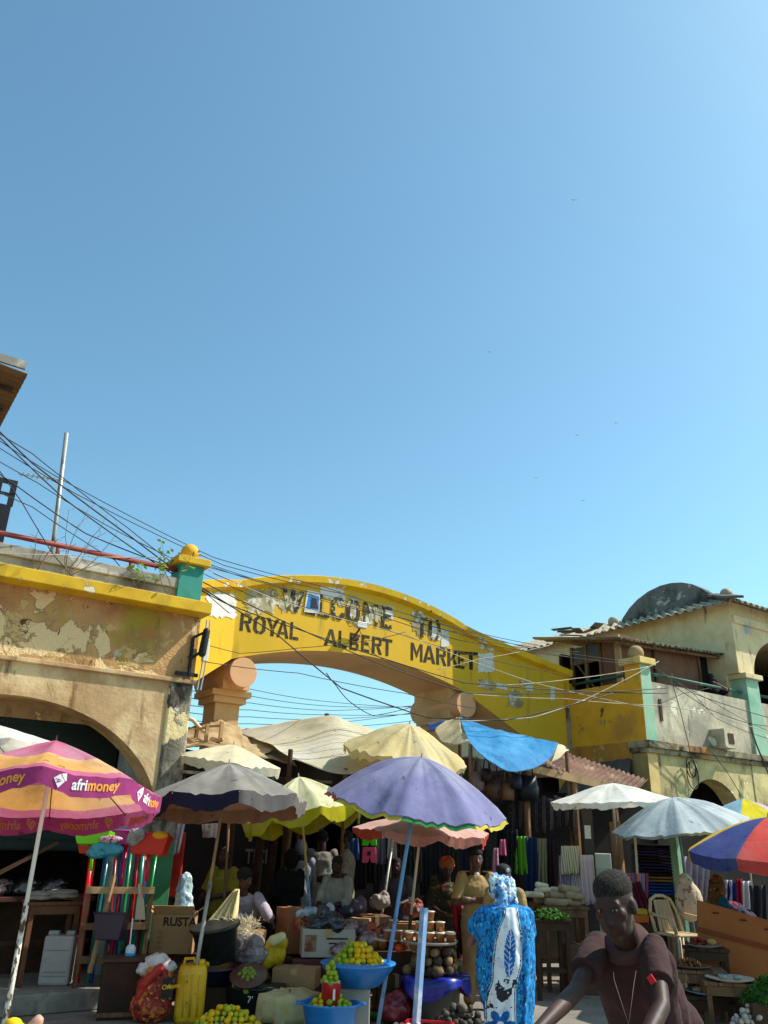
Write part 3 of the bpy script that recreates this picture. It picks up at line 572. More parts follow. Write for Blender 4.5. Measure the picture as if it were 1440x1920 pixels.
# plywood shack on the balcony
SK = thing('balcony_shack', 'reddish plywood shack with a tin roof built on the balcony of the cream building', 'shack', S(11.3, -1.4, 3.86))
m = MB(); m.boxS(9.95, 12.75, -.68, -.64, 3.86, 6.22); m.boxS(9.95, 10.0, -1.15, -.69, 3.86, 6.15); m.build('plywood_wall', M_ply, SK)
m = MB(); m.boxS(11.05, 11.10, -.635, -.60, 3.86, 6.2); m.build('batten', M_woodd, SK)
for k in (-1.2, -1.62, -2.05): m = MB(); m.boxS(9.93, 10.0, k - .04, k + .03, 3.86, 6.15); m.build('post', M_wood, SK)
m = MB(); m.boxS(9.94, 10.0, -2.05, -1.2, 5.72, 5.8); m.build('lintel', M_wood, SK); m = MB(); m.bar(S(9.93, -1.3, 5.0), S(9.93, -1.9, 5.75), .05, .03); m.build('brace', M_wood, SK)
m = MB(); m.boxS(9.88, 9.95, -.74, -.6, 3.86, 6.2); m.build('post', M_woodl, SK); m = MB(); m.boxS(12.72, 12.78, -.7, -.6, 3.86, 6.2); m.build('post', M_wood, SK)
m = MB(); m.boxS(9.96, 9.99, -2.0, -1.22, 5.8, 6.12); m.build('upper_board', mat('blue_grey_board', '#465457', .8, [('#6c5238', 2, .5, .66)], None, .15), SK)
m = MB(); m.boxS(10.1, 13.5, -2.6, -2.5, 3.86, 6.1); m.boxS(12.8, 13.35, -.86, -.80, 3.86, 6.22); m.build('back_shade_panel', M_dark, SK)  # the right-hand dark panel stands for the shaded opening beside the plywood
corrugated(S(9.55, -.25, 5.99), S(13.35, -.3, 6.20), S(13.35, -2.7, 6.62), S(9.3, -2.7, 6.40), 34, .022, .01, jag=.04).build('roof_sheet', M_tin, SK)
m = MB()
for t in (9.7, 10.8, 12.0, 13.2): m.bar(S(t, -.35, 5.95 + (t - 9.55) * .055), S(t, -2.6, 6.36 + (t - 9.3) * .055), .06, .05)
m.bar(S(9.6, -.45, 5.94), S(13.3, -.45, 6.13), .06, .06); m.build('rafter', M_wood, SK)
r_ = rnd(3); m = MB()
for i in range(7):
    c_ = S(9.5 + r_.uniform(0, .7), -1.6 + r_.uniform(-.5, .5), 6.42 + i * .025); m.box(c_, (.5, .2, .012), Matrix.Rotation(r_.uniform(0, 3), 3, 'Z') @ Matrix.Rotation(r_.uniform(-.2, .2), 3, 'X'))
m.build('loose_sheets', M_tin, SK)
# dark awning cloth hung under the yellow side wall
m = MB(); m.sheet(grid_interp([[S(9.66, -2.0, 3.52), S(9.66, -1.2, 3.49), S(9.66, -.36, 3.53)], [S(9.5, -2.0, 3.2), S(9.48, -1.2, 3.12), S(9.52, -.36, 3.2)], [S(9.2, -2.05, 2.85), S(9.12, -1.2, 2.75), S(9.25, -.36, 2.85)]], 16, 22, 0, .05, 4), .008)
tag(m.build('awning', cloth('dark_awning', '#5a4e4b', .1), smooth=True), 'dark grey brown awning cloth sagging under the yellow side wall of the balcony', 'awning')

# ------------------------------------------------------------------ market roofs between the buildings
def tarp(name, label, cat, mats, ctrl, nu=18, nv=24, sag=0.0, wr=.04, ws=2.0, group=None, parent=None, thick=.008, mi_under=None):
    m = MB(); m.sheet(grid_interp([[at(*c) for c in row] for row in ctrl], nu, nv, sag, wr, ws), thick, 0, mi_under)
    o = m.build(name, mats, parent, smooth=True)
    if parent is None: tag(o, label, cat, group)
    return o
# brown sheet roof by the left column with a broken chair on it
BR = thing('stall_roof', 'lapped brown stall roof sheets between the sooty column and the large striped tarp', 'roof', at(440, 1400, 13))
for i_, ctrl in enumerate(([[(340, 1368, 15.0), (400, 1352, 15.2), (450, 1362, 15.2)], [(342, 1384, 13.8), (400, 1378, 13.9), (455, 1380, 14.2)], [(345, 1402, 12.5), (405, 1400, 12.6), (462, 1412, 12.9)]], [[(425, 1364, 15.4), (490, 1372, 15.6), (560, 1380, 16.0)], [(432, 1382, 14.2), (480, 1392, 14.4), (545, 1410, 14.6)], [(440, 1404, 12.8), (490, 1418, 13.1), (556, 1436, 13.4)]])):
    tarp('roof_sheet', '', '', M_brown, ctrl, 12, 26, 0, .05, 5, parent=BR, thick=.012)
m = MB()
for x in (350, 450, 545): m.tube([at(x, 1405, 12.9), Vector((at(x, 1405, 12.9).x, 12.9, 0))], .04, 6)
m.build('post', M_woodd, BR)
CH = thing('broken_chair', 'broken weathered wooden chair lying on the lapped brown stall roof', 'chair', at(405, 1400, 13.2))
m = MB(); m.bar(at(385, 1398, 13.2), at(389, 1357, 13.2), .05, .05); m.build('leg', M_woodl, CH)
m = MB(); m.bar(at(413, 1384, 13.2), at(416, 1353, 13.2), .05, .05); m.build('leg', M_woodl, CH)
m = MB(); m.bar(at(366, 1395, 13.5), at(370, 1362, 13.5), .05, .05); m.build('leg', M_wood, CH)
m = MB(); m.bar(at(386, 1396, 13.2), at(418, 1386, 13.2), .09, .04); m.bar(at(392, 1362, 13.35), at(414, 1361, 13.25), .05, .03); m.bar(at(366, 1368, 13.5), at(388, 1364, 13.2), .05, .03); m.build('rail', M_woodl, CH)
m = MB(); m.prism([at(366, 1396, 13.5), at(386, 1399, 13.2), at(418, 1390, 13.2), at(398, 1385, 13.6)], Vector((0, 0, .03))); m.build('seat', M_wood, CH)
PV = MB(); PV.tube([at(350, 1345, 13.4), at(362, 1350, 13.5), at(372, 1362, 13.6), at(384, 1373, 13.6)], .035, 8); tag(PV.build('pipe', plastic('old_pvc', '#c9b38f', .6), smooth=True), 'bent cream plastic pipe beside the broken chair on the brown stall roof', 'pipe')
m_stripe = cloth('striped_tarp', '#d2c7a8', .25, .12)
n_ = m_stripe.node_tree.nodes; wv = n_.new('ShaderNodeTexWave'); wv.inputs['Scale'].default_value = 5.5; tcx = n_.new('ShaderNodeTexCoord'); mpx = n_.new('ShaderNodeMapping'); mpx.inputs['Rotation'].default_value = (0, 0, .6)
m_stripe.node_tree.links.new(tcx.outputs['Object'], mpx.inputs[0]); m_stripe.node_tree.links.new(mpx.outputs[0], wv.inputs[0])
mxx = n_.new('ShaderNodeMixRGB'); mxx.blend_type = 'MULTIPLY'; mxx.inputs[0].default_value = .22; pb = n_['Principled BSDF']; src = pb.inputs['Base Color'].links[0].from_socket
m_stripe.node_tree.links.new(src, mxx.inputs[1]); m_stripe.node_tree.links.new(wv.outputs[0], mxx.inputs[2]); m_stripe.node_tree.links.new(mxx.outputs[0], pb.inputs['Base Color'])
TP = thing('canopy_tent', 'large beige striped tarp stretched to a peak over the stalls, below the gate arch', 'tarp', at(600, 1440, 13.2))
tarp('tarp_sheet', '', '', m_stripe, [[(440, 1373, 15.2), (520, 1357, 15.0), (613, 1342, 14.6), (665, 1358, 14.8), (735, 1378, 15.2)], [(480, 1386, 14.2), (540, 1384, 14.0), (622, 1388, 13.7), (680, 1396, 13.9), (745, 1406, 14.3)], [(512, 1398, 13.3), (552, 1424, 12.9), (640, 1451, 12.6), (700, 1440, 12.9), (760, 1424, 13.4)]], 22, 34, 0, .016, 2.0, parent=TP)
tarp('tarp_sheet', '', '', cloth('beige_tarp', '#c9b791', .25), [[(425, 1378, 15.2), (480, 1368, 15.3), (560, 1352, 15.3), (613, 1343, 14.7)], [(440, 1398, 14.2), (480, 1390, 14.3), (520, 1374, 14.6), (600, 1352, 14.6)], [(455, 1414, 13.3), (500, 1414, 13.3), (530, 1400, 14.0), (590, 1366, 14.4)]], 14, 20, 0, .06, 3, parent=TP)
m = MB(); m.tube([at(613, 1338, 14.65), Vector((at(613, 1338, 14.65).x, 14.65, 0))], .04, 8)
for c_ in ((648, 1440, 12.75), (735, 1426, 13.4), (505, 1405, 13.6)): m.tube([at(*c_), Vector((at(*c_).x, c_[2], 0))], .03, 6)
m.build('pole', M_wood, TP)
m = MB(); m.sheet(grid_interp([[at(335, 1404, 13.6), at(470, 1418, 13.9), at(640, 1432, 14.3), at(760, 1425, 14.6), at(900, 1420, 15.0)], [at(335, 1450, 13.6), at(470, 1470, 13.9), at(640, 1490, 14.3), at(760, 1490, 14.6), at(900, 1480, 15.0)]], 8, 40, 0, .04, 4), .01); tag(m.build('awning', cloth('alley_shade_sheet', '#2e2722', .05), smooth=True), 'long dark brown awning cloth hung under the beige tarps across the alley', 'awning')  # added dark sheet, stands for the shaded alley below the tarps
# rusty roof over the bag stall and a dark ridge roof closing the alley
RR = thing('rusty_roof', 'rusty corrugated stall roof between the blue tarp and the white umbrella', 'roof', at(1080, 1450, 15))
corrugated(at(975, 1432, 13.9), at(1195, 1482, 14.8), at(1215, 1462, 16.5), at(1040, 1405, 16.0), 19, .018, .012, jag=.05, seed=8).build('roof_sheet', M_rust, RR)
m = MB(); m.bar(at(975, 1436, 13.9), at(1195, 1487, 14.8), .05, .12); m.build('fascia', M_woodl, RR)
m = MB()
for c_ in ((985, 1440, 14.0), (1076, 1462, 14.35), (1150, 1478, 14.7)): m.tube([at(*c_), Vector((at(*c_).x, c_[2], 0))], .055, 7)
m.build('post', M_wood, RR)
AR = thing('alley_roof', 'dark makeshift roof sheets covering the market alley behind the umbrellas', 'roof', S(4.5, -4, 0))
m = MB(); m.boxS(.2, 9.6, -9, -3.2, 2.75, 2.80); m.boxS(.2, 9.6, -3.2, -1.4, 2.70, 2.745); m.build('roof_sheet', M_tin, AR)
m = MB()
for t in (.3, 2.6, 5.0, 7.2, 9.4):
    for k in (-1.5, -5, -8.8): m.boxS(t, t + .09, k - .05, k + .04, 0, 2.7)
m.build('post', M_woodd, AR)
m = MB(); m.boxS(.1, 9.65, -9.3, -9.2, 0, 2.75); tag(m.build('partition', M_dark), 'dark board partition closing the far end of the market alley', 'partition')  # added near-black wall, keeps the end of the alley in darkness
m = MB(); m.boxS(.02, .08, -9.2, -.5, 0, 2.6); tag(m.build('partition', mat('brown_board', '#4b3a30', .85, [('#2c221d', 1.4, .5, .66)], None, .2)), 'brown board wall along the left side of the market alley', 'partition')

# blue and cream tarp
BT = thing('blue_tarp', 'bright blue and cream tarp slung like a boat below the right end of the gate', 'tarp', at(930, 1440, 14))
mb_blue, mb_cream, mb_navy = cloth('tarp_blue', '#3a8dc0', .3, .1, .6, [('#5aa6d2', 1.6, .5, .7), ('#2a76aa', 3.5, .56, .7)], (7, .7, .03)), cloth('tarp_cream', '#d8c79c', .3), cloth('tarp_navy', '#20549b', .3, .1)
tarp('blue_sheet', '', '', mb_blue, [[(862, 1345, 14.6), (910, 1360, 14.5), (960, 1374, 14.5), (1010, 1386, 14.5), (1046, 1394, 14.5)], [(869, 1368, 14.0), (915, 1388, 13.8), (965, 1404, 13.7), (1010, 1408, 13.9), (1043, 1402, 14.2)], [(880, 1392, 13.5), (912, 1425, 13.2), (955, 1445, 13.1), (1002, 1440, 13.4), (1036, 1416, 13.9)]], 24, 40, 0, .028, 3.0, parent=BT)
tarp('cream_edge', '', '', mb_cream, [[(1046, 1394, 14.5), (1056, 1397, 14.45), (1067, 1406, 14.4)], [(1043, 1403, 14.2), (1052, 1406, 14.2), (1060, 1410, 14.2)], [(1034, 1428, 13.8), (1042, 1424, 13.85), (1050, 1420, 13.9)]], 6, 8, 0, .01, parent=BT)
tarp('cream_panel', '', '', mb_cream, [[(835, 1352, 14.9), (848, 1348, 14.8), (862, 1344, 14.6)], [(815, 1370, 14.6), (840, 1372, 14.3), (866, 1372, 14.0)], [(830, 1392, 14.0), (855, 1396, 13.7), (880, 1390, 13.5)]], 12, 12, 0, .03, parent=BT)
tarp('blue_panel', '', '', mb_navy, [[(800, 1358, 15.3), (820, 1354, 15.1), (838, 1351, 14.9)], [(805, 1364, 15.0), (815, 1363, 14.9), (828, 1362, 14.75)], [(802, 1366, 15.0), (808, 1368, 14.8), (815, 1371, 14.6)]], 8, 10, 0, .02, parent=BT)
m = MB()
for c_ in ((862, 1340, 14.6), (1062, 1402, 14.4), (882, 1395, 13.5)): m.tube([at(*c_), Vector((at(*c_).x, c_[2], 0))], .035, 7)
m.build('pole', M_wood, BT)

# ------------------------------------------------------------------ overhead wires
def wire(pts, r=.009, mt=None, label=None, group='tangle of overhead wires in front of the gate', sag=.15):
    P_ = [at(*p) for p in pts]; path = []
    for i in range(len(P_) - 1):
        L_ = (P_[i + 1] - P_[i]).length
        for j in range(10):
            u = j / 10; q = lerp(P_[i], P_[i + 1], u); q.z -= sag * min(L_ / 8, 1) * 4 * u * (1 - u) * (1 if len(P_) == 2 else .5); path.append(q)
    path.append(P_[-1]); m = MB(); m.tube(path, r * .78, 5)
    lab = label or 'thin black overhead wire in the tangle strung across the front of the gate'
    return tag(m.build('overhead_wire', mt or M_cable, smooth=True), lab, 'wire', group if not label else None)
wire([(-40, 770, 9), (60, 868, 9.6), (250, 1010, 10.8), (345, 1080, 11.6), (520, 1190, 12.3), (640, 1290, 13), (800, 1345, 13.5), (950, 1350, 14), (1150, 1300, 15.5)], .014, label='heavy black cable running past the teal pillar and across under the gate', sag=.1)
wire([(-40, 800, 9), (100, 890, 10), (400, 1045, 12), (600, 1098, 13), (900, 1190, 15), (1080, 1235, 16)], .008)
wire([(-40, 815, 9), (150, 930, 10.3), (420, 1060, 12), (650, 1115, 13.2), (850, 1175, 14.6), (1010, 1210, 15.6)], .008)
wire([(-40, 780, 9), (120, 935, 10), (300, 1062, 11.2), (420, 1130, 12), (560, 1180, 12.8), (870, 1280, 14), (1250, 1300, 16.3)], .012)
wire([(-40, 825, 9), (40, 940, 9.6), (100, 1040, 10), (140, 1085, 10.2)], .009, label='thin wire dropping steeply to the parapet beside the aerial mast')
wire([(-40, 860, 9), (30, 910, 9.5), (160, 1000, 10.4), (340, 1070, 11.4), (460, 1130, 12.2), (700, 1240, 13), (880, 1300, 14), (1250, 1290, 16.3)], .011)
wire([(-40, 1035, 9.2), (120, 1040, 10), (250, 1045, 10.8), (360, 1043, 11.2)], .008, mt=M_cablew, label='pale wire stretched level from the left edge to the teal pillar')
wire([(385, 1055, 11.5), (560, 1110, 12.8), (760, 1160, 14), (900, 1195, 15), (1190, 1242, 16.4)], .008)
wire([(385, 1058, 11.5), (500, 1095, 12.4), (700, 1150, 13.6), (860, 1200, 14.8), (1190, 1246, 16.4)], .008)
wire([(390, 1068, 11.5), (520, 1125, 12.4), (760, 1190, 14), (1000, 1280, 15.2), (1235, 1330, 16.4)], .008, mt=M_cablew, label='pale slack wire crossing the lower right of the gate to the mint pillar')
wire([(375, 1205, 11.4), (450, 1225, 12), (560, 1215, 12.6), (700, 1200, 13.2), (760, 1185, 13.5)], .007)
wire([(380, 1240, 11.4), (560, 1262, 12.8), (760, 1300, 14), (900, 1330, 14.6)], .008, label='thin wire passing across the pillar top and rollers of the gate')
wire([(860, 1352, 13.8), (1000, 1345, 14.6), (1100, 1310, 15.4), (1235, 1240, 16.4)], .012, mt=M_cablew, label='thick pale cable rising from the blue tarp to the capped mint pillar')
wire([(870, 1300, 14), (1060, 1310, 15), (1240, 1322, 16.4), (1330, 1335, 17), (1440, 1372, 18)], .010, mt=M_cablew, label='pale cable crossing the yellow balcony wall and the mint pillar')
wire([(940, 1285, 14.4), (1080, 1272, 15.4), (1215, 1250, 16.4)], .010, mt=M_cablew, label='short pale wire across the dark wing of the gate')
wire([(1225, 1250, 16.3), (1300, 1300, 17), (1440, 1345, 18), (1520, 1370, 19)], .012, label='dark cable sloping down right from the ball topped mint pillar')
wire([(1262, 1285, 16.6), (1330, 1330, 17.2), (1405, 1357, 17.8), (1500, 1365, 18.8)], .010, label='dark wire crossing the stained balcony wall towards the second pillar')
wire([(1235, 1320, 16.4), (1280, 1300, 16.7), (1330, 1290, 17.1)], .008, label='short dark wire climbing to the balcony rail')
wire([(1262, 1285, 16.6), (1275, 1330, 16.7), (1290, 1390, 16.8), (1297, 1430, 16.9)], .010, label='black wire hanging down the stained wall to the coil of cable')
wire([(1335, 1410, 17.2), (1365, 1450, 17.5), (1392, 1495, 17.7)], .009, label='black wire hanging beside the lower arch of the cream building')
wire([(1405, 1357, 17.8), (1420, 1400, 17.9), (1445, 1460, 18.2)], .022, label='thick grey cable drooping from the second pillar at the right edge', mt=M_dgrey)
wire([(-40, 842, 9), (70, 905, 9.8), (200, 985, 10.6), (330, 1050, 11.4), (480, 1120, 12.3)], .008)
wire([(-40, 788, 9), (60, 850, 9.6), (130, 905, 10.1), (240, 990, 10.8), (330, 1060, 11.4), (430, 1150, 12.2)], .009)
wire([(-40, 905, 9), (60, 950, 9.7), (150, 1010, 10.3), (215, 1050, 10.7), (232, 1070, 10.8)], .008, label='thin black wire sagging to the red roof rail on the left')
wire([(400, 1075, 11.6), (560, 1135, 12.8), (700, 1172, 13.6), (860, 1222, 14.6), (1075, 1268, 15.8)], .007)
wire([(385, 1062, 11.5), (620, 1118, 13), (830, 1180, 14.6), (960, 1212, 15.4), (1085, 1222, 16.2)], .007)
wire([(640, 1150, 13.2), (655, 1175, 13.3), (668, 1172, 13.35), (700, 1225, 13.6), (760, 1260, 14)], .007)
wire([(820, 1255, 14.2), (900, 1235, 14.8), (960, 1225, 15.2), (1030, 1210, 15.8)], .008, mt=M_cablew, label='pale forked wire crossing the upper part of the dark gate wing')
wire([(1240, 1262, 16.4), (1330, 1312, 17.2), (1400, 1352, 17.8), (1500, 1395, 18.8)], .008, label='thin dark wire running beside the cable below the ball topped mint pillar')
wire([(1300, 1300, 16.9), (1340, 1345, 17.3), (1400, 1372, 17.8), (1500, 1400, 18.8)], .008, label='thin dark wire drooping over the stained balcony wall to the right edge')
m = MB()
for rr, dx, dz in ((.22, 0, 0), (.17, .06, -.02), (.28, .03, -.16)):
    c0 = S(10.95 + dx, .1, 3.42 + dz); m.tube([c0 + D * rr * .7 * math.sin(a * .2618) + Vector((0, 0, rr * math.cos(a * .2618))) + N * .01 * a / 12 for a in range(25)], .011, 5)
tag(m.build('cable_coil', M_cable, smooth=True), 'loose coil of black cable hanging on the lower wall beside the arch', 'cable')
for i in range(7):
    wire([(340, 1278 + i * 14, 16), (470, 1292 + i * 13, 19), (620, 1316 + i * 8, 22), (785, 1326 + i * 4 - (i % 3) * 6, 24)], .010, label='thin far wire seen through the opening of the gate against the sky', group=None)['group'] = 'far wires through the gate opening'
wire([(612, 1262, 14), (630, 1285, 15), (655, 1315, 17), (700, 1342, 20), (785, 1322, 22)], .012, label='looping wire hanging in the opening of the gate arch')

# ================================================================== UMBRELLAS
def umbrella(name, label, cat, apex, R_, near, far, left, right, base, panels, n=8, rot=-90.0, val=.14, scal=.35, sag=.10, dome=1.25, wr=.026, seed=1, valpan=None, rings=None, lining=None, pole_m=None, pole_r=.018, text=None, ribcol=None, jag=0.0, polecut=None, group=None, fringe=0.0):
    A = at(*apex); Y = apex[2]
    zn, zf = at(near[0], near[1], Y - R_).z, at(far[0], far[1], Y + R_).z
    zl, zr = at(left[0], left[1], Y).z, at(right[0], right[1], Y).z
    tx, ty = (zr - zl) / (2 * R_), (zf - zn) / (2 * R_); zc = (zn + zf + zl + zr) / 4; drop = max(A.z - zc, .12)
    ax = Vector((-tx, -ty, 1)).normalized(); ex = (Vector((1, 0, 0)) - ax * ax.x).normalized(); ey = ax.cross(ex)
    B = Vector(base); root = thing(name, label, cat, B, group=group)
    NR, MS = 9, 12
    def P(u, j, dz=0.0):
        """u: 0..1 from apex to rim; j: step around"""
        f = (j % MS) / MS; s = math.sin(math.pi * f); a = R(rot) + 2 * math.pi * j / (n * MS)
        r = R_ * u * (1 - sag * s * u); z = -drop * u ** dome - .20 * drop * s * u * (1.35 - u)
        q = Vector((math.cos(a) * r, math.sin(a) * r, z + dz))
        if wr and 0 < u:
            wv = noise.fractal(Vector((math.cos(a) * u * 2.2 + seed * 3.1, math.sin(a) * u * 2.2, seed)), 1, 2, 3) + .9 * (.3 + s) * noise.noise(Vector((a * 11 + seed, u * 1.3, 2.0))) + .22 * noise.noise(Vector((a * 23 + seed, u * 2.0, 5.0))) * u
            q.z += wr * wv * (u ** .7)
        return A + ex * q.x + ey * q.y + ax * q.z
    def valP(j, h, out=0.0):
        f = (j % MS) / MS; s = math.sin(math.pi * f); q = P(1.0, j); rad = (q - A) - ax * (q - A).dot(ax); rad.normalize()
        hh = val * (1 - scal + scal * s) if scal >= 0 else val
        if jag: hh *= 1 + jag * noise.noise(Vector((j * .9, seed, 0)))
        return q - ax * hh * h + rad * (out + .012 * math.sin(f * 25 + seed) * h) - rad * .02 * h
    npan = n * MS
    def canopy(dz, mlist, shrink=1.0, ringm=None):
        m = MB(); o = 0
        for i in range(1, NR + 1):
            for j in range(npan): m.v.append(P(i / NR * shrink, j, dz))
        m.v.append(A + ax * dz); top = len(m.v) - 1
        for i in range(NR):
            for j in range(npan):
                mi = ringm[i] if ringm else mlist[(j // MS) % len(mlist)]; j2 = (j + 1) % npan
                if i == 0: m.f.append((top, j, j2))
                else: m.f.append(((i - 1) * npan + j, i * npan + j, i * npan + j2, (i - 1) * npan + j2))
                m.m.append(mi)
        return m
    mats_ = [cloth(*p) if isinstance(p, tuple) else p for p in panels]
    m = canopy(0, list(range(len(mats_))), 1.0, rings); c_ = m.build('canopy', mats_, root, smooth=True)
    if lining:
        lm = [cloth(*p) if isinstance(p, tuple) else p for p in lining]; m = canopy(-.008 if not fringe else -.02, list(range(len(lm))), .998 + fringe); m.build('lining', lm, root, smooth=True)
    if val:
        vm = [cloth(*p) if isinstance(p, tuple) else p for p in (valpan or panels)]; m = MB(); q = npan
        for h in (0, .5, 1.0):
            for j in range(npan): m.v.append(valP(j, h))
        for h in range(2):
            for j in range(npan):
                j2 = (j + 1) % npan; m.f.append((h * q + j, h * q + j2, (h + 1) * q + j2, (h + 1) * q + j)); m.m.append((j // MS) % len(vm))
        m.build('valance', vm, root, smooth=True)
        if lining and not fringe:
            m = MB()
            for h in (0, .5, 1.0):
                for j in range(npan): m.v.append(valP(j, h * .97, -.008))
            for h in range(2):
                for j in range(npan):
                    j2 = (j + 1) % npan; m.f.append((h * q + j, h * q + j2, (h + 1) * q + j2, (h + 1) * q + j)); m.m.append((j // MS) % len(lm))
            m.build('valance_lining', lm, root, smooth=True)
    rm = ribcol or M_steel
    for i in range(n):
        m = MB(); m.tube([P(.03 + .97 * u / 6, i * MS, -.022) for u in range(7)], .006, 5); m.build('rib', rm, root)
    m = MB(); J = A - ax * .03
    m.tube([A - ax * .02, A + ax * .05], [.014, .006], 8); m.build('finial', rm, root)
    m = MB(); pm = pole_m or M_steel; pms = pm if isinstance(pm, list) else [pm]
    if len(pms) == 1: m.tube([B, J], pole_r, 10)
    else:
        cut = polecut or .5; K = lerp(B, J, cut); m.tube([B, K], pole_r * 1.25, 10, 0); m.tube([K - (J - B).normalized() * .01, J], pole_r, 10, 1)
    m.build('pole', pms, root, smooth=True)
    # struts from a runner on the pole
    run = lerp(B, J, 1 - .45 * drop / max((J - B).length, .1)) - ax * .12; m = MB()
    for i in range(n): m.tube([run, P(.5, i * MS, -.03)], .004, 4)
    m.build('strut', rm, root)
    if text:
        for k in range(n):
            for inner in (0, 1):
                for part, verts, faces, mi in text:
                    m = MB(); vs = []
                    for v in verts:
                        f = min(max(v.x, .01), .99); jj = (k + f) * MS; j0 = int(jj); fr_ = jj - j0
                        a_, b_ = valP(j0, v.y), valP(j0 + 1, v.y) if (j0 + 1) % MS or True else None
                        if j0 // MS == (j0 + 1) // MS or (j0 + 1) % MS == 0: b_ = valP(j0 + 1, v.y)
                        q = lerp(a_, b_, fr_); rad = (q - A) - ax * (q - A).dot(ax); rad.normalize(); vs.append(q + rad * ((.005 if part != 'emblem_arrow' else .008) * (1 if not inner else -1)))
                    m.add(vs, faces, 0); m.build(part, mi[inner], root)
    return root
# the telephone-money lettering: panel coordinates (x along the valance 0..1, y down 0..1)
def place_text(body, x0, w, y0, size, bold):
    vs, fs = text_mesh(body, 1.0, bold); xs = [v.x for v in vs]; mn, mx_ = min(xs), max(xs); s = w / (mx_ - mn)
    return [Vector((x0 + (v.x - mn) * s, y0 - v.y * size, 0)) for v in vs], fs
tw, to = mat('print_white', '#e9e2e0', .8, (), None, .05), mat('print_orange', '#f09a3a', .8, (), None, .05)
twi, toi = mat('print_through_pale', '#c98a7a', .9, (), None, .05, trans=.4), mat('print_through_orange', '#c8813f', .9, (), None, .05, trans=.4)
v1, f1 = place_text('afri', .33, .16, .66, .72, .025); v2, f2 = place_text('money', .50, .36, .66, .72, .025)
lgv = [Vector(q) for q in ((.135, .44, 0), (.195, .14, 0), (.25, .46, 0), (.19, .86, 0), (.205, .12, 0), (.258, .03, 0), (.266, .40, 0), (.252, .42, 0))]; lgf = [(0, 1, 2, 3), (4, 5, 6, 7)]
agv = [Vector(q) for q in ((.155, .36, 0), (.222, .47, 0), (.16, .66, 0), (.172, .56, 0), (.196, .50, 0), (.15, .47, 0), (.15, .44, 0), (.19, .45, 0))]; agf = [(0, 1, 7), (1, 2, 3, 4), (5, 6, 7, 4)]
AFRI = [('lettering', v1, f1, (tw, twi)), ('lettering', v2, f2, (to, toi)), ('emblem', lgv, lgf, (tw, twi)), ('emblem_arrow', agv, agf, (mat('emblem_magenta', '#8f2a68', .8), mat('emblem_inner', '#a5604f', .9)))]
G0 = lambda px, py: onz(px, py, 0)
U1 = umbrella('market_umbrella', 'pink and orange striped umbrella with white and orange lettering on its valance', 'umbrella', (105, 1388, 8.3), 1.09, (82, 1444), (64, 1534), (-150, 1494), (303, 1482), G0(-4, 1990),
              [('umb_pink', '#d0708f', .4), ('umb_orange', '#ecb066', .4)], rot=-73, val=.18, scal=.25, dome=1.12, sag=.05, rings=[0, 0, 0, 0, 0, 1, 1, 1, 0], valpan=[('umb_magenta', '#a8457f', .35)], text=AFRI, seed=2, wr=.016,
              pole_m=[mat('flaking_white_pole', '#d9d2c2', .7, [('#5b4632', 30, .50, .54, (1, 1, .4), 8), ('#8a4f2c', 3, .62, .7)], None, .1), mat('white_pole', '#e6e3dc', .5, (), None, .05)], polecut=.46, pole_r=.02, ribcol=M_woodd)
umbrella('market_umbrella', 'plain white umbrella behind the pink and orange one, cut by the left edge', 'umbrella', (-40, 1352, 9.3), .95, (-40, 1385), (-40, 1420), (-190, 1400), (62, 1392), G0(-75, 1950), [('umb_white', '#e4e0d2', .35)], val=.1, seed=4)
umbrella('market_umbrella', 'faded grey umbrella with navy valance, its pole standing in a yellow jerrycan', 'umbrella', (430, 1432, 9.9), .95, (430, 1484), (430, 1520), (258, 1502), (572, 1494), at(352, 1912, 9.9), [('umb_grey', '#8d867c', .2)], rot=-118, val=.17, scal=.25,
         valpan=[('umb_navy', '#28263a', .2)] + [('umb_grey2', '#736d6a', .2)] * 5 + [('umb_navy', '#28263a', .2)] * 2, lining=[('umb_peach', '#c99876', .45)], seed=5, wr=.03, pole_m=[M_steel, M_woodl], polecut=.52)
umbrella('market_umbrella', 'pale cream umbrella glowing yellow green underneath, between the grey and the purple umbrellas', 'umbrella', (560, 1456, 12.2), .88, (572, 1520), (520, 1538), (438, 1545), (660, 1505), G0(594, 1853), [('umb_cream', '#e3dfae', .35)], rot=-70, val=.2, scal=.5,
         valpan=[('umb_yellow_glow', '#d9cf2c', .5)], lining=[('umb_yellow_glow', '#d9cf2c', .5)], seed=6, pole_m=[mat('blue_pole', '#7fa6c4', .6, [('#6a6f70', 8, .55, .68)], None, .1), mat('yellow_pole', '#cdb56a', .6, (), None, .1)], polecut=.52)  # yellow lining colour stands for light glowing through the cream cloth
umbrella('market_umbrella', 'large faded purple umbrella with green, yellow and red fringes in the middle', 'umbrella', (790, 1420, 9.8), 1.06, (742, 1519), (835, 1472), (615, 1494), (968, 1552), G0(708, 1928), [('umb_purple', '#8582a8', .22)], rot=-100, val=.03, scal=.3, sag=.09, dome=1.75, wr=.045, seed=7,
         valpan=[('umb_lav', '#9f9bc9', .3)], lining=[('umb_green', '#3f8f4f', .4), ('umb_yel2', '#d7c44a', .4), ('umb_red', '#d8472c', .4), ('umb_yel2', '#d7c44a', .4)], fringe=.03, pole_m=mat('blue_pole2', '#6f9ccd', .5, [('#55708e', 8, .58, .68)], None, .1), pole_r=.022)
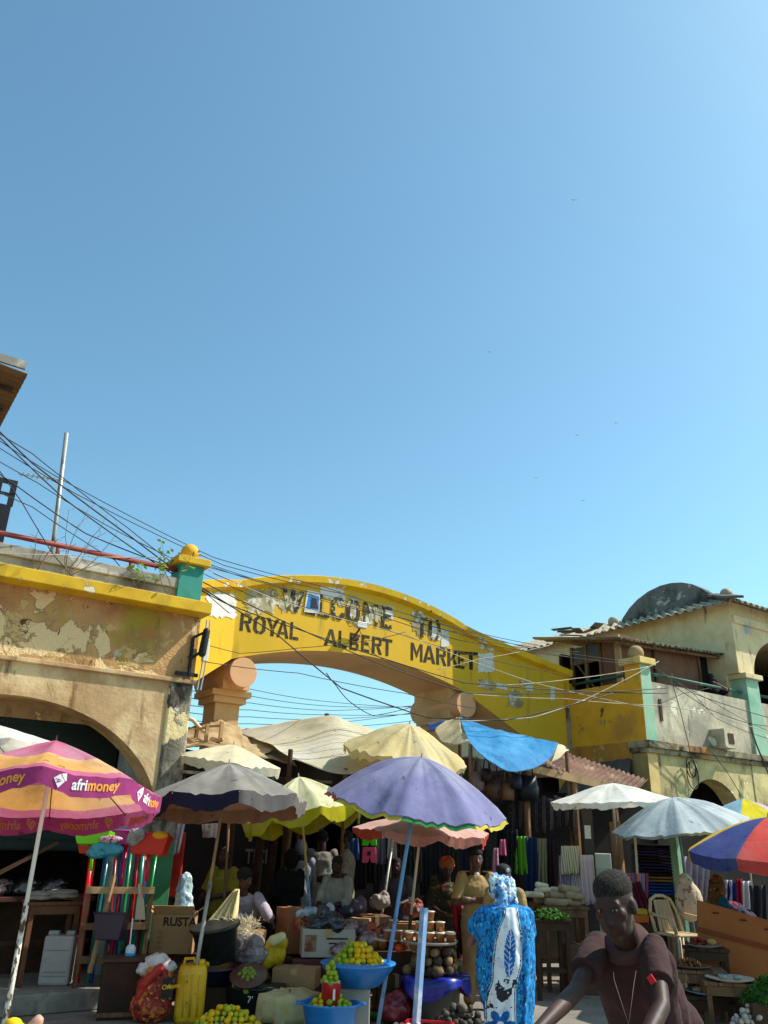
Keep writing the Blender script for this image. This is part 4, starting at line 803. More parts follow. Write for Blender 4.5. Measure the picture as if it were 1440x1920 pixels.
umbrella('market_umbrella', 'low faded pink umbrella with a red valance, half hidden under the purple one', 'umbrella', (792, 1524, 11.3), .92, (800, 1572), (770, 1556), (660, 1542), (908, 1560), G0(752, 1880), [('umb_palepink', '#e2b9ac', .4)], rot=-80, val=.13, scal=.5, wr=.03, seed=8, valpan=[('umb_palered', '#d99a88', .4), ('umb_red', '#d8472c', .4), ('umb_red', '#d8472c', .4), ('umb_red', '#d8472c', .4), ('umb_red', '#d8472c', .4), ('umb_red', '#d8472c', .4), ('umb_red2v', '#cf5a3e', .4), ('umb_palered', '#d99a88', .4)], lining=[('umb_red', '#d8472c', .4)], pole_m=[M_woodd, mat('cream_pole', '#d3c7a8', .6, (), None, .1)], polecut=.45)
umbrella('market_umbrella', 'flat white umbrella in front of the dark awning under the yellow balcony', 'umbrella', (1148, 1468, 13.3), 1.0, (1140, 1506), (1150, 1508), (1016, 1500), (1254, 1496), G0(1168, 1834), [('umb_white2', '#ece8da', .35)], rot=-92, val=.1, scal=.8, sag=.06, seed=9, valpan=[('umb_white2', '#ece8da', .35)] * 2 + [('umb_red', '#d8472c', .4)] + [('umb_white2', '#ece8da', .35)] * 5, pole_m=[M_wood, M_steel], polecut=.6, pole_r=.02)
umbrella('market_umbrella', 'pale blue grey umbrella with red and green underside, behind the cyclist', 'umbrella', (1262, 1495, 12.3), .96, (1222, 1556), (1290, 1540), (1130, 1566), (1370, 1530), G0(1319, 1858), [('umb_bluegrey', '#bcc6c6', .28)], rot=-108, val=.04, scal=.3, sag=.09, dome=1.6, wr=.03, seed=10, valpan=[('umb_bluegrey2', '#a9b9bd', .3)], lining=[('umb_red2', '#b8382a', .4), ('umb_orange2', '#e0672f', .4), ('umb_green', '#3f8f4f', .4), ('umb_green2', '#57a53e', .4)], pole_m=mat('greyblue_pole', '#7d8b93', .5, (), None, .12), pole_r=.017)
umbrella('market_umbrella', 'yellow, lilac and light blue umbrella behind the yellow, blue and red one', 'umbrella', (1393, 1497, 13.6), .82, (1385, 1545), (1400, 1532), (1290, 1545), (1500, 1540), G0(1425, 1830), [('umb_lilac', '#c9b2cf', .35), ('umb_lblue', '#9cc3d6', .35), ('umb_brightyellow', '#e3d02c', .35)], n=6, rot=-60, val=.05, sag=.08, seed=11)
umbrella('market_umbrella', 'yellow, blue and red panelled umbrella with a pale rim cord, at the right edge', 'umbrella', (1440, 1532, 10.8), 1.04, (1395, 1622), (1460, 1590), (1284, 1588), (1600, 1590), G0(1455, 1898), [('umb_pred', '#d6574c', .35), ('umb_pgreen', '#3f8f4f', .35), ('umb_pyellow', '#e9c81e', .35), ('umb_pred', '#d6574c', .35), ('umb_pblue', '#4a5793', .3), ('umb_pyellow', '#e9c81e', .35), ('umb_pyellow', '#e9c81e', .35), ('umb_pblue', '#4a5793', .3)], rot=-137, n=8, val=.15, scal=.15, sag=.05, dome=1.5, seed=12, wr=.01, lining=[('umb_lin_orange', '#d9692f', .45)], pole_m=mat('greyblue_pole', '#7d8b93', .5, (), None, .12))
umbrella('market_umbrella', 'tan canvas umbrella with a ragged drooping edge, behind and above the purple one', 'umbrella', (768, 1357, 12.6), 1.0, (745, 1428), (800, 1402), (633, 1392), (890, 1436), G0(697, 1845), [('umb_tan', '#d3bd84', .25)], rot=-115, val=.12, scal=.6, sag=.08, dome=1.4, wr=.06, seed=13, jag=.6, pole_m=[M_steel, mat('cream_pole', '#d3c7a8', .6, (), None, .1)], pole_r=.016)
umbrella('market_umbrella', 'small flat cream umbrella with a white valance, above the grey one', 'umbrella', (438, 1396, 11.6), .74, (455, 1424), (440, 1424), (343, 1416), (552, 1446), G0(410, 1868), [('umb_ecru', '#ddd0ab', .3)], rot=-75, n=6, val=.13, scal=.3, sag=.06, wr=.03, seed=14, valpan=[('umb_ecru2', '#d9cfb4', .35)], pole_m=M_wood)
# angled blue steel post standing on its own in the foreground
m = MB(); a, b = at(776, 1940, 9.3), at(793, 1702, 9.3); m.bar(a, b, .075, .012); m.bar(a + Vector((.032, -.02, 0)), b + Vector((.032, -.02, 0)), .012, .05)
tag(m.build('angle_post', mat('pale_blue_post', '#8fb0da', .5, [('#c9d2dc', 5, .55, .65), ('#5c7290', 9, .66, .72)], None, .1)), 'pale blue angle iron post standing bare in front of the coconut heap', 'post')
m = MB(); a, b = at(1190, 1560, 13), at(1186, 1668, 13); m.tube([Vector((a.x - .05, 13, 0)), a], .018, 8); tag(m.build('stall_pole', mat('cream_pole', '#d3c7a8', .6, (), None, .1)), 'thin cream stall pole under the pale blue grey umbrella', 'pole')
# ================================================================== PEOPLE
SKIN = {'dark': mat('skin_dark', '#5a3a2b', .5, [('#472d22', 5, .5, .7)], None, .1, spec=.4), 'deep': mat('skin_deep', '#38221a', .55, [('#291812', 7, .48, .66), ('#4a3023', 16, .58, .68)], (120, .25, .002), .14, spec=.3), 'brown': mat('skin_brown', '#7a5240', .5, [('#64402f', 5, .5, .7)], None, .1, spec=.4), 'pale': mat('skin_pale', '#c48f78', .5, [('#b07a64', 5, .5, .7)], None, .1)}
M_hair = mat('hair_black', '#17130f', .9, [('#2b2420', 60, .5, .6)], (90, .8, .01), .3)
M_hairg = mat('hair_greyblack', '#1f1a16', .95, [('#3f362d', 120, .52, .62)], (160, .9, .006), .3)
M_eyew, M_eyeb = mat('eye_white', '#8f857c', .4), mat('eye_dark', '#140d0a', .25)
def joints(h, lean=0.0):
    s = h / 1.75
    J = dict(pelvis=(0, 0, .95), waist=(0, .0, 1.08), chest=(0, .0, 1.28), neck=(0, -.01, 1.46), head=(0, .02, 1.615),
             shL=(-.18, 0, 1.415), shR=(.18, 0, 1.415), elL=(-.23, -.02, 1.13), elR=(.23, -.02, 1.13), wrL=(-.24, .06, .88), wrR=(.24, .06, .88),
             hiL=(-.09, 0, .92), hiR=(.09, 0, .92), knL=(-.10, .02, .50), knR=(.10, .02, .50), anL=(-.10, -.02, .08), anR=(.10, -.02, .08), toL=(-.12, .16, .035), toR=(.12, .16, .035))
    return {k: Vector(v) * s for k, v in J.items()}
def frame(J):
    sx = (J['shR'] - J['shL']).normalized(); up = (J['neck'] - J['pelvis']).normalized(); fw = up.cross(sx).normalized(); return sx, up, fw
def head_geo(m, Hc, Mh, s=1.0):
    T = lambda v: Hc + Mh @ (Vector(v) * s)
    def E(c, r): m.ell(T(c), tuple(x * s for x in r), Mh, 18, 12)
    E((0, -.012, .035), (.074, .094, .088)); E((0, .020, -.02), (.062, .070, .095)); E((0, .02, -.075), (.054, .056, .045)); E((0, .062, -.102), (.024, .024, .022))
    m.caps(T((0, .086, .012)), T((0, .104, -.028)), .009 * s, .016 * s); E((.014, .094, -.032), (.011, .012, .009)); E((-.014, .094, -.032), (.011, .012, .009))
    m.caps(T((-.042, .072, .030)), T((.042, .072, .030)), .015 * s, .015 * s); E((0, .086, -.058), (.026, .014, .010)); E((0, .084, -.073), (.024, .014, .011))
    for sx in (-1, 1):
        E((sx * .041, .056, -.012), (.026, .026, .026)); E((sx * .030, .070, -.048), (.022, .02, .03)); E((sx * .077, -.008, -.004), (.011, .024, .034))
def hand_geo(m, wr, dirv, side, palm_n, s=1.0, curl=.35):
    dirv = dirv.normalized(); pn = (palm_n - dirv * palm_n.dot(dirv)).normalized(); sd = dirv.cross(pn)
    c = wr + dirv * .048 * s; M_ = Matrix((sd, dirv, pn)).transposed(); m.ell(c, (.040 * s, .055 * s, .016 * s), M_, 12, 8)
    for i, (off, ln) in enumerate(((-.028, .068), (-.010, .078), (.009, .074), (.027, .058))):
        p = wr + dirv * .088 * s + sd * off * s; a = curl * (1 + .15 * i); d2 = (dirv * math.cos(a) + pn * math.sin(a)); d3 = (dirv * math.cos(a * 2.2) + pn * math.sin(a * 2.2))
        q = p + d2 * ln * .55 * s; e = q + d3 * ln * .45 * s; m.caps(p - dirv * .02 * s, q, .0098 * s, .0088 * s, 8); m.caps(q, e, .0088 * s, .0075 * s, 8)
    th = wr + dirv * .03 * s + sd * side * .034 * s; t2 = th + (dirv * .75 + sd * side * .55 + pn * .25).normalized() * .038 * s; t3 = t2 + (dirv * .9 + pn * .4).normalized() * .03 * s
    m.caps(th, t2, .0115 * s, .0105 * s, 8); m.caps(t2, t3, .0105 * s, .009 * s, 8)
def torso_rings(J, g=0.0, s=1.0, lo=True):
    sx, up, fw = frame(J); out = []
    for k, a, rx, ry in (('pelvis', -.10, .12, .09), ('pelvis', 0, .165, .115), ('waist', 0, .140, .100), ('chest', -.06, .155, .115), ('chest', .03, .170, .115), ('neck', -.10, .165, .095), ('neck', -.055, .115, .08), ('neck', -.01, .062, .062)):
        c = J[k] + up * a * s; out.append((c, sx * (rx * s + g), fw * (ry * s + g)))
    return out
def body(root, J, skin, s=1.0, arm=1.0, hs=None, **kw):
    return body_(root, J, skin, s, arm=arm, hs=hs or s, **kw)
def body_(root, J, skin, s=1.0, Mh=None, voxel=.010, hands=True, world=True, palms=None, curl=.35, bare_legs=True, arm=1.0, hs=1.0):
    m = MB(); sx, up, fw = frame(J); Mh = Mh if Mh is not None else Matrix((sx, fw, sx.cross(fw))).transposed()
    m.loft(torso_rings(J, -.03, s)); m.caps(J['neck'] - up * .05 * s, J['head'] - Mh @ Vector((0, .02, .06)) * s, .058 * s, .054 * s); head_geo(m, J['head'], Mh, hs)
    for q, sd in (('L', -1), ('R', 1)):
        a_ = s * arm; m.caps(J['sh' + q], J['el' + q], .052 * a_, .042 * a_); m.caps(J['el' + q], J['el' + q].lerp(J['wr' + q], .35), .041 * a_, .042 * a_); m.caps(J['el' + q].lerp(J['wr' + q], .35), J['wr' + q], .042 * a_, .028 * a_)
        if hands:
            pn = palms[q] if palms else (-sx * sd); hand_geo(m, J['wr' + q], J['wr' + q] - J['el' + q], -sd if palms is None else (1 if q == 'L' else -1), pn, s, curl)
        m.caps(J['hi' + q], J['kn' + q], .088 * s, .056 * s); m.caps(J['kn' + q], J['kn' + q].lerp(J['an' + q], .3), .054 * s, .056 * s); m.caps(J['kn' + q].lerp(J['an' + q], .3), J['an' + q], .056 * s, .036 * s)
        m.caps(J['an' + q] - Vector((0, 0, .03 * s)), J['to' + q], .040 * s, .028 * s)
    o = m.build('body', skin, root, local=not world); remesh(o, voxel, 5); return o, Mh
def eyes(root, J, Mh, s=1.0, world=True):
    for sx in (-1, 1):
        m = MB(); c = J['head'] + Mh @ Vector((sx * .030, .0775, .012)) * s; m.ell(c - Mh @ Vector((0, .0035, 0)) * s, (.0125 * s, .0115 * s, .0075 * s), Mh, 12, 9, 0); m.ell(c + Mh @ Vector((-.002, .0045, 0)) * s, (.0062 * s, .005 * s, .0062 * s), Mh, 10, 7, 1)
        m.build('eye', [M_eyew, M_eyeb], root, local=not world, smooth=True)
def hair(root, J, Mh, mt, s=1.0, r=(.079, .098, .087), c=(0, -.022, .048), world=True, name='hair', disp=(.02, .010), voxel=.008):
    m = MB(); m.ell(J['head'] + Mh @ Vector(c) * s, tuple(x * s for x in r), Mh, 22, 14); o = m.build(name, mt, root, local=not world, smooth=True); remesh(o, voxel, 2, disp); return o
def shirt(root, J, mt, s=1.0, sleeve=.62, loose=.022, hem=.10, world=True, name='shirt', voxel=.011, disp=(.08, .022), collar=True, extra=(), arm=1.0):
    sx, up, fw = frame(J); m = MB(); rings = torso_rings(J, loose, s)
    rings = [(J['pelvis'] - up * hem * s, sx * (.175 * s + loose), fw * (.125 * s + loose))] + rings[1:-1] + [(J['neck'] - up * .02 * s, sx * (.068 * s + .012), fw * (.068 * s + .012))]
    m.loft(rings)
    for q in 'LR':
        e = J['el' + q]; w_ = J['wr' + q]
        if sleeve <= 1: m.ell(J['sh' + q], (.064 * s + loose * .4) * arm); m.tube([J['sh' + q], J['sh' + q].lerp(e, sleeve * .6), J['sh' + q].lerp(e, sleeve + .14)], [(.063 * s + loose * .4) * arm, (.066 * s + loose * .5) * arm, (.072 * s + loose * .6) * arm], 18)
        else: m.caps(J['sh' + q], e, .066 * s + loose * .4, .058 * s + loose * .5); m.caps(e, e.lerp(w_, sleeve - 1), .058 * s + loose * .5, .050 * s + loose * .5)
    for c_, r_e in extra: m.ell(c_, r_e)
    o = m.build(name, mt, root, local=not world); remesh(o, voxel, 4, disp); return o
def trousers(root, J, mt, s=1.0, loose=.02, end=.93, world=True, voxel=.013):
    sx, up, fw = frame(J); m = MB(); m.loft([(J['pelvis'] - up * .13 * s, sx * (.14 * s + loose), fw * (.10 * s + loose)), (J['pelvis'], sx * (.165 * s + loose * .7), fw * (.115 * s + loose * .7)), (J['waist'], sx * (.142 * s + loose * .5), fw * (.10 * s + loose * .5))])
    for q in 'LR': m.caps(J['hi' + q], J['kn' + q], .092 * s + loose, .066 * s + loose); m.caps(J['kn' + q], J['kn' + q].lerp(J['an' + q], end), .066 * s + loose, .056 * s + loose)
    o = m.build('trousers', mt, root, local=not world); remesh(o, voxel, 4, (.08, .02)); return o
def robe(root, J, mt, s=1.0, hem=.12, w=(.24, .17), sleeve=1.5, loose=.03, world=True, name='robe', voxel=.014, disp=(.1, .035)):
    sx, up, fw = frame(J); m = MB(); r = torso_rings(J, loose, s); base_ = J['pelvis'] + (J['anL'] + J['anR'] - J['pelvis'] * 2) * .5 * 0
    b = (J['anL'] + J['anR']) / 2; b = Vector((b.x, b.y, min(J['anL'].z, J['anR'].z) - .08 * s + hem)); mid = J['pelvis'].lerp(b, .5)
    m.loft([(b, sx * w[0] * s, fw * w[1] * s), (mid, sx * (w[0] * .93) * s, fw * w[1] * .95 * s)] + r[1:-1] + [(J['neck'] - up * .02 * s, sx * .08 * s, fw * .08 * s)])
    for q in 'LR':
        e = J['el' + q]; m.caps(J['sh' + q], e, .075 * s, .07 * s)
        if sleeve > 1: m.caps(e, e.lerp(J['wr' + q], sleeve - 1), .07 * s, .065 * s)
    o = m.build(name, mt, root, local=not world); remesh(o, voxel, 5, disp); return o
def stand(label, headpx, Y, h, deg, skin='deep', arms='down', group=None, zf=0.0, yaw=0.0, pitch=0.0):
    """a standing figure whose head is seen at pixel headpx at depth Y; deg: direction it faces (0 = away from the camera, 180 = towards it)"""
    p = at(headpx[0], headpx[1], Y); root = thing('person', label, 'person', (p.x, p.y, zf), R(deg), group); J = joints(h); s = h / 1.75
    if arms == 'front': J.update(elL=Vector((-.24, .06, 1.14)) * s, elR=Vector((.24, .06, 1.14)) * s, wrL=Vector((-.12, .30, 1.10)) * s, wrR=Vector((.12, .30, 1.08)) * s)
    if arms == 'crossed': J.update(elL=Vector((-.26, .05, 1.14)) * s, elR=Vector((.26, .05, 1.13)) * s, wrL=Vector((.10, .19, 1.17)) * s, wrR=Vector((-.08, .23, 1.20)) * s)
    Mh = Matrix.Rotation(R(yaw), 3, 'Z') @ Matrix.Rotation(R(pitch), 3, 'X')
    body(root, J, SKIN[skin], s, Mh=Mh, voxel=.012, world=False)
    return root, J, s, Mh
# ---- man on a bicycle in the foreground
px3 = lambda x, y, Y: at(x, y, Y)
BK = onz(1195, 2300, 0); BK = Vector((px3(1195, 1900, 3.45).x, 3.45, 0))
CY = thing('person', 'man in a dark brown short sleeved shirt leaning over his bicycle', 'person', BK)
J = joints(1.75)
J.update(head=px3(1154, 1700, 3.28), neck=px3(1174, 1762, 3.42), chest=px3(1190, 1838, 3.52), waist=px3(1214, 1932, 3.66), pelvis=px3(1234, 2000, 3.82), shR=px3(1120, 1770, 3.50), shL=px3(1227, 1778, 3.36),
         elR=px3(1082, 1856, 3.28), wrR=px3(1004, 1936, 3.02), elL=px3(1240, 1888, 3.14), wrL=px3(1192, 1985, 2.94))
J['hiL'], J['hiR'] = J['pelvis'] + Vector((.07, -.09, -.03)), J['pelvis'] + Vector((-.09, -.02, -.03))
J['knL'], J['knR'] = Vector((J['hiL'].x + .02, J['hiL'].y - .42, .62)), Vector((J['hiR'].x - .1, J['hiR'].y - .40, .70))
J['anL'], J['anR'] = Vector((J['knL'].x + .02, J['knL'].y + .12, .20)), Vector((J['knR'].x + .0, J['knR'].y + .12, .34))
J['toL'], J['toR'] = J['anL'] + Vector((-.02, -.17, -.05)), J['anR'] + Vector((-.04, -.17, -.05))
# shR/shL above are his right (picture left) and left (picture right): swap so that the torso frame faces the camera
fwd = Vector((-.62, -.78, 0)).normalized(); xr = Vector((-.78, .62, 0)).normalized()
Mh = Matrix((xr, fwd, Vector((0, 0, 1)))).transposed() @ Matrix.Rotation(R(-17), 3, 'X') @ Matrix.Rotation(R(6), 3, 'Y')
palms = {'L': Vector((0, 0, -1)), 'R': Vector((0, 0, -1))}
b_, _ = body(CY, J, SKIN['deep'], .88, .82, .90, Mh=Mh, voxel=.006, palms=palms, curl=.9)
eyes(CY, J, Mh, .90); hair(CY, J, Mh, M_hairg, .90, (.0785, .0975, .068), (0, -.020, .069), disp=(.010, .004), voxel=.005)
M_brownshirt = mat('brown_shirt', '#3b2322', .92, [('#2f1b1b', 4, .5, .7), ('#4a2e2c', 9, .56, .68)], (55, .5, .006), .15)
cs_ = shirt(CY, J, M_brownshirt, .90, .50, .016, .16, voxel=.007, disp=(.10, .022), arm=.76, extra=[(px3(1252, 1890, 3.72), (.08, .12, .14)), (px3(1278, 1945, 3.8), (.10, .13, .15))])
trousers(CY, J, mat('purple_trousers', '#40284a', .85, (), None, .15), 1.0, .02, .9)
m = MB(); sxv, upv, fwv = frame(J); nk = J['neck'] + upv * .01
q0, q1 = J['neck'] - sxv * .075 + upv * .0, J['neck'] + sxv * .06 + upv * .0; q0 = J['neck'] - sxv * .06; q2 = J['chest'] + fwv * .15 - upv * .05
m.tube([q0, lerp(q0, q2, .35) + fwv * .05, q2, lerp(q1, q2, .35) + fwv * .05, q1], .0015, 5); m.box(q2 + fwv * .008 - upv * .02, (.012, .008, .035)); m.build('necklace', mat('silver_chain', '#c9c4b8', .3, (), None, .1, metal=.7), CY, smooth=True)
sl_c = J['shL'].lerp(J['elL'], .56); m = MB(); tn = (Vector((0, 0, CAMH)) - sl_c).normalized(); tn = (tn + Vector((-.5, 0, .0))).normalized(); tb = tn.orthogonal().normalized()
m.box(sl_c + tn * .058, (.022, .006, .028), Matrix((tb, tn, tb.cross(tn))).transposed()); m.build('sleeve_tag', mat('red_tag', '#d0202a', .7), CY)
# white collar inside the shirt neck
m = MB(); m.loft([(J['neck'] - upv * .03, sxv * .096, fwv * .092), (J['neck'] + upv * .008, sxv * .082, fwv * .080)], 18); m.build('collar', mat('shirt_collar', '#4a322f', .85), CY, smooth=True)
# bicycle
BC = thing('bicycle', 'dark bicycle under the man in the brown shirt', 'bicycle', (BK.x, BK.y, 0)); hb = (J['wrL'] + J['wrR']) / 2
M_frame = mat('bike_frame', '#1c1f27', .35, (), None, .1, metal=.3); M_tyre = mat('tyre', '#16151a', .85, (), None, .1)
sadd = J['pelvis'] - Vector((0, -.02, .16)); fd = Vector((hb.x - sadd.x, hb.y - sadd.y, 0)).normalized(); bbk = Vector((sadd.x, sadd.y, .3)) + fd * .16
fw_c, rw_c = Vector((hb.x, hb.y, .34)) + fd * .14, Vector((bbk.x, bbk.y, .34)) - fd * .46
for c_ in (fw_c, rw_c):
    m = MB(); m.tube([c_ + fd * .31 * math.cos(a * .2094) + Vector((0, 0, .31 * math.sin(a * .2094))) for a in range(31)], .02, 8); wq = m.build('wheel', M_tyre, BC, smooth=True)
    m = MB()
    for a in range(14): m.tube([c_, c_ + fd * .3 * math.cos(a * .4488) + Vector((0, 0, .3 * math.sin(a * .4488)))], .0015, 4)
    m.tube([c_ - fd.cross(Vector((0, 0, 1))) * .05, c_ + fd.cross(Vector((0, 0, 1))) * .05], .02, 8); m.build('spokes', M_steel, wq)
hd = Vector((hb.x, hb.y, .86)); m = MB()
for a, b in ((bbk, hd - Vector((0, 0, .16))), (bbk, sadd - Vector((0, 0, .05))), (sadd - Vector((0, 0, .2)) + fd * .03, hd), (bbk, rw_c), (rw_c, sadd - Vector((0, 0, .2))), (hd + Vector((0, 0, .05)), fw_c)): m.tube([a, b], .016, 8)
m.build('frame', M_frame, BC, smooth=True)
m = MB(); m.tube([J['wrR'] + Vector((-.02, -.03, -.035)), hb + Vector((0, .04, -.04)), J['wrL'] + Vector((.03, -.02, -.035))], .014, 8); m.tube([hb + Vector((0, .04, -.04)), hd], .014, 8); m.build('handlebar', M_frame, BC, smooth=True)
m = MB(); m.ell(sadd, (.09, .14, .04)); m.build('saddle', M_tyre, BC, smooth=True)

# ---- woman in the blue printed dress, seen from behind
W0 = at(950, 1720, 7.6); WM = thing('person', 'woman seen from behind in a blue printed dress with a white centre panel', 'person', (W0.x, 7.6, 0))
h_ = 1.52; s = h_ / 1.75; J = joints(h_); J = {k: Vector((v.x + W0.x, v.y + 7.6, v.z)) for k, v in J.items()}
J['head'] = at(941, 1672, 7.72); J['neck'] = at(950, 1703, 7.6); J['chest'] = at(948, 1745, 7.56); J['shL'], J['shR'] = at(905, 1716, 7.6), at(985, 1712, 7.6)
J['elL'], J['elR'] = at(882, 1768, 7.70), at(990, 1790, 7.7); J['wrL'], J['wrR'] = at(900, 1750, 7.95), at(975, 1760, 7.95)
b_, Mh = body(WM, J, SKIN['brown'], s * .97, Mh=Matrix.Rotation(R(12), 3, 'Z') @ Matrix.Rotation(R(-22), 3, 'X'), voxel=.011)
m = MB(); Hc = J['head']; m.ell(Hc + Vector((-.005, -.015, .03)), (.115, .12, .105), None, 18, 12); m.ell(Hc + Vector((.02, -.07, -.02)), (.10, .06, .085)); m.ell(Hc + Vector((-.06, -.02, .09)), (.05, .06, .05)); m.ell(Hc + Vector((.07, -.02, .07)), (.05, .06, .05)); m.caps(Hc + Vector((-.02, -.13, .03)), Hc + Vector((-.03, -.135, -.14)), .045, .06); m.caps(Hc + Vector((.10, -.05, .03)), Hc + Vector((.115, -.04, -.15)), .02, .022)
hs = m.build('headscarf', [mat('scarf_blue', '#5b93c4', .85, [('#d5dde0', 8, .46, .52, (1, 1, 1), 4), ('#1f4f8f', 15, .56, .61), ('#e8e8e4', 22, .58, .62), ('#2a2f38', 26, .64, .67)], (14, .5, .02), .15)], WM); remesh(hs, .008, 2, (.045, .045))
def pxw(y): return {1700: (900, 985), 1712: (891, 992), 1730: (886, 997), 1750: (889, 1001), 1775: (896, 1003), 1805: (893, 1002), 1840: (897, 1001), 1880: (907, 999), 1920: (913, 997)}[y]
m = MB(); rings = []
for y in (1920, 1880, 1840, 1805, 1775, 1750, 1730, 1712, 1700):
    a, b = pxw(y); L_, Rr = at(a, y, 7.62), at(b, y, 7.62); c_ = (L_ + Rr) / 2; c_.z = (L_.z + Rr.z) / 2; hw = (Rr.x - L_.x) / 2; rings.append((c_, Vector((hw, 0, (Rr.z - L_.z) / 2)), Vector((0, min(.19, hw * .72), 0))))
low = rings[0]; rings = [(Vector((low[0].x + .01, 7.64, .10)), Vector((.22, 0, 0)), Vector((0, .17, 0))), (Vector((low[0].x, 7.63, .22)), Vector((.205, 0, 0)), Vector((0, .16, 0)))] + rings
c0 = rings[-1][0]; rings.append((at(948, 1696, 7.62), Vector((.10, 0, 0)), Vector((0, .09, 0))))
m.loft(rings, 40); m.caps(J['shL'] + Vector((0, .02, -.02)), at(893, 1738, 7.66), .075, .085); m.caps(J['shR'] + Vector((0, .02, -.02)), at(988, 1745, 7.66), .075, .085)
dr = m.build('dress', [mat('dress_blue', '#1283c4', .85, [('#0a4c8c', 34, .50, .56, (1, 1, .6), 3), ('#49b4e6', 38, .57, .61, (1, 1, .6), 3), ('#12304f', 26, .585, .62, (1, 1, .7), 3)], (16, .25, .01), .12), mat('dress_white', '#d9dde2', .85, [('#b9bfc9', 10, .55, .66), ('#33363c', 34, .66, .69)], (16, .2, .01), .08), mat('dress_line', '#14202c', .85), mat('dress_leaf', '#1566b0', .85, [('#0f4c8c', 9, .5, .6)], None, .1), mat('dress_black', '#2a2b30', .85, [('#cfd3d8', 22, .58, .62)], None, .1)], WM)
remesh(dr, .0075, 5, (.16, .018)); bake(dr)
for v in dr.data.vertices:
    q = v.co; a_ = math.atan2(q.y, q.x); low_ = min(1, max(0, (1.25 - q.z) / .8)); f_ = math.sin(a_ * 8 + 1.5 * math.sin(q.z * 3)) * .014 * low_ + .012 * noise.noise(Vector((a_ * 3.2, q.z * 1.6, 4))) + .005 * noise.noise(Vector((q.x * 9, q.z * 16 + q.x * 12, 1.0)))
    v.co += Vector((math.cos(a_), math.sin(a_), 0)) * f_
me = dr.data
def to_px(p):
    q = p - Vector((0, 0, CAMH)); Dp = q.y * cp + q.z * sp; ww = -q.y * sp + q.z * cp; u = q.x; u, ww = FPX * u / Dp, FPX * ww / Dp; return 720 + u * cr + ww * sr, 960 - (-u * sr + ww * cr)
def curve(tab, y):
    if y <= tab[0][0]: return tab[0][1]
    for (a, va), (b, vb) in zip(tab, tab[1:]):
        if y <= b: return va + (vb - va) * (y - a) / (b - a)
    return tab[-1][1]
TL_ = [(1700, 946), (1716, 945), (1735, 937), (1760, 929), (1790, 925), (1815, 923), (1840, 922), (1856, 916), (1870, 911), (1920, 909), (2010, 915)]
TRt = [(1700, 970), (1716, 973), (1740, 977), (1765, 979), (1790, 979), (1815, 977), (1840, 970), (1860, 967), (1920, 968), (2010, 972)]
for pl in me.polygons:
    c_ = pl.center + Vector(WM.location); pl.use_smooth = True
    if c_.y > 7.62: continue
    x, y = to_px(c_); l, r = curve(TL_, y), curve(TRt, y); mi = 0
    if l < x < r and y > 1702:
        mi = 1
        if x - l < 3 and x - l > 1.2 or r - x < 3 and r - x > 1.2: mi = 2
        lx = 956 + (y - 1785) * -.045; hw = 10.5 * max(0, 1 - ((y - 1788) / 46) ** 2) ** .6 if abs(y - 1788) < 46 else 0
        if abs(x - lx) < hw:
            v = (y + abs(x - lx) * 1.3 - 1745) % 11
            mi = 1 if (v < 1.6 or abs(x - lx) < .7) else 3
        if 1836 < y < 1890:
            nv = noise.noise(Vector((x * .09, y * .055, 3.3))) + .35 * noise.noise(Vector((x * .22, y * .2, 1.3)))
            if nv > .16: mi = 4
        if y >= 1888:
            a = math.atan2(y - 1922, x - 938); rr = math.hypot((x - 938), (y - 1922))
            if rr < 14 + 16 * abs(math.cos(a * 3.0)) and rr > 7: mi = 3
    pl.material_index = mi
# ---- two officers in khaki
M_khaki = mat('khaki_shirt', '#9c7f4e', .85, [('#8a6f42', 4, .5, .7)], (40, .15, .004), .1); M_khakid = mat('khaki_trousers', '#8a7046', .85, [('#755d39', 4, .5, .7)], (40, .15, .004), .1)
P1, J, s, Mh = stand('officer in khaki with a black beret, arms crossed, facing the road', (892, 1604), 11.0, 1.77, 186, 'dark', 'crossed', yaw=0)
shirt(P1, J, M_khaki, s, .75, .018, .02, world=False, voxel=.010); trousers(P1, J, M_khakid, s, .018, world=False)
m = MB(); c_ = J['head'] + Vector((0, -.015, .075)) * s; m.ell(c_, (.088, .108, .06)); m.ell(c_ + Vector((.03, 0, .03)), (.09, .1, .05)); o = m.build('beret', mat('beret_black', '#15151b', .9, (), None, .1), P1, local=True); remesh(o, .01, 4)
m = MB()
for sx_ in (-1, 1): m.box(J['sh' + ('L' if sx_ < 0 else 'R')] + Vector((-sx_ * .04, .0, .065)), (.11, .045, .012))
m.build('epaulette', M_khakid, P1, local=True)
m = MB(); m.ell(J['neck'] + Vector((0, .058, -.015)), (.032, .012, .03)); m.build('undershirt', mat('white_cotton', '#d9d9d4', .9), P1, local=True, smooth=True)
m = MB(); m.ell(J['pelvis'] + Vector((0, 0, .08)), (.17, .125, .025), None, 24, 8); m.build('belt', M_black, P1, local=True, smooth=True)
eyes(P1, J, Mh, s, False)
P2, J, s, Mh = stand('officer in a khaki shirt and dark peaked cap, mostly hidden behind the woman in blue', (945, 1647), 10.3, 1.60, 160, 'brown', 'down', yaw=28, pitch=-12)
shirt(P2, J, M_khaki, s, .72, .03, .04, world=False, voxel=.010); trousers(P2, J, M_khakid, s, .02, world=False)
m = MB(); c_ = J['head'] + Mh @ Vector((0, -.012, .06)); m.ell(c_, (.092, .108, .072), Mh); m.ell(c_ + Mh @ Vector((0, .10, -.025)), (.07, .085, .012), Mh); o = m.build('cap', mat('cap_charcoal', '#22242c', .85, (), None, .1), P2, local=True); remesh(o, .009, 3)
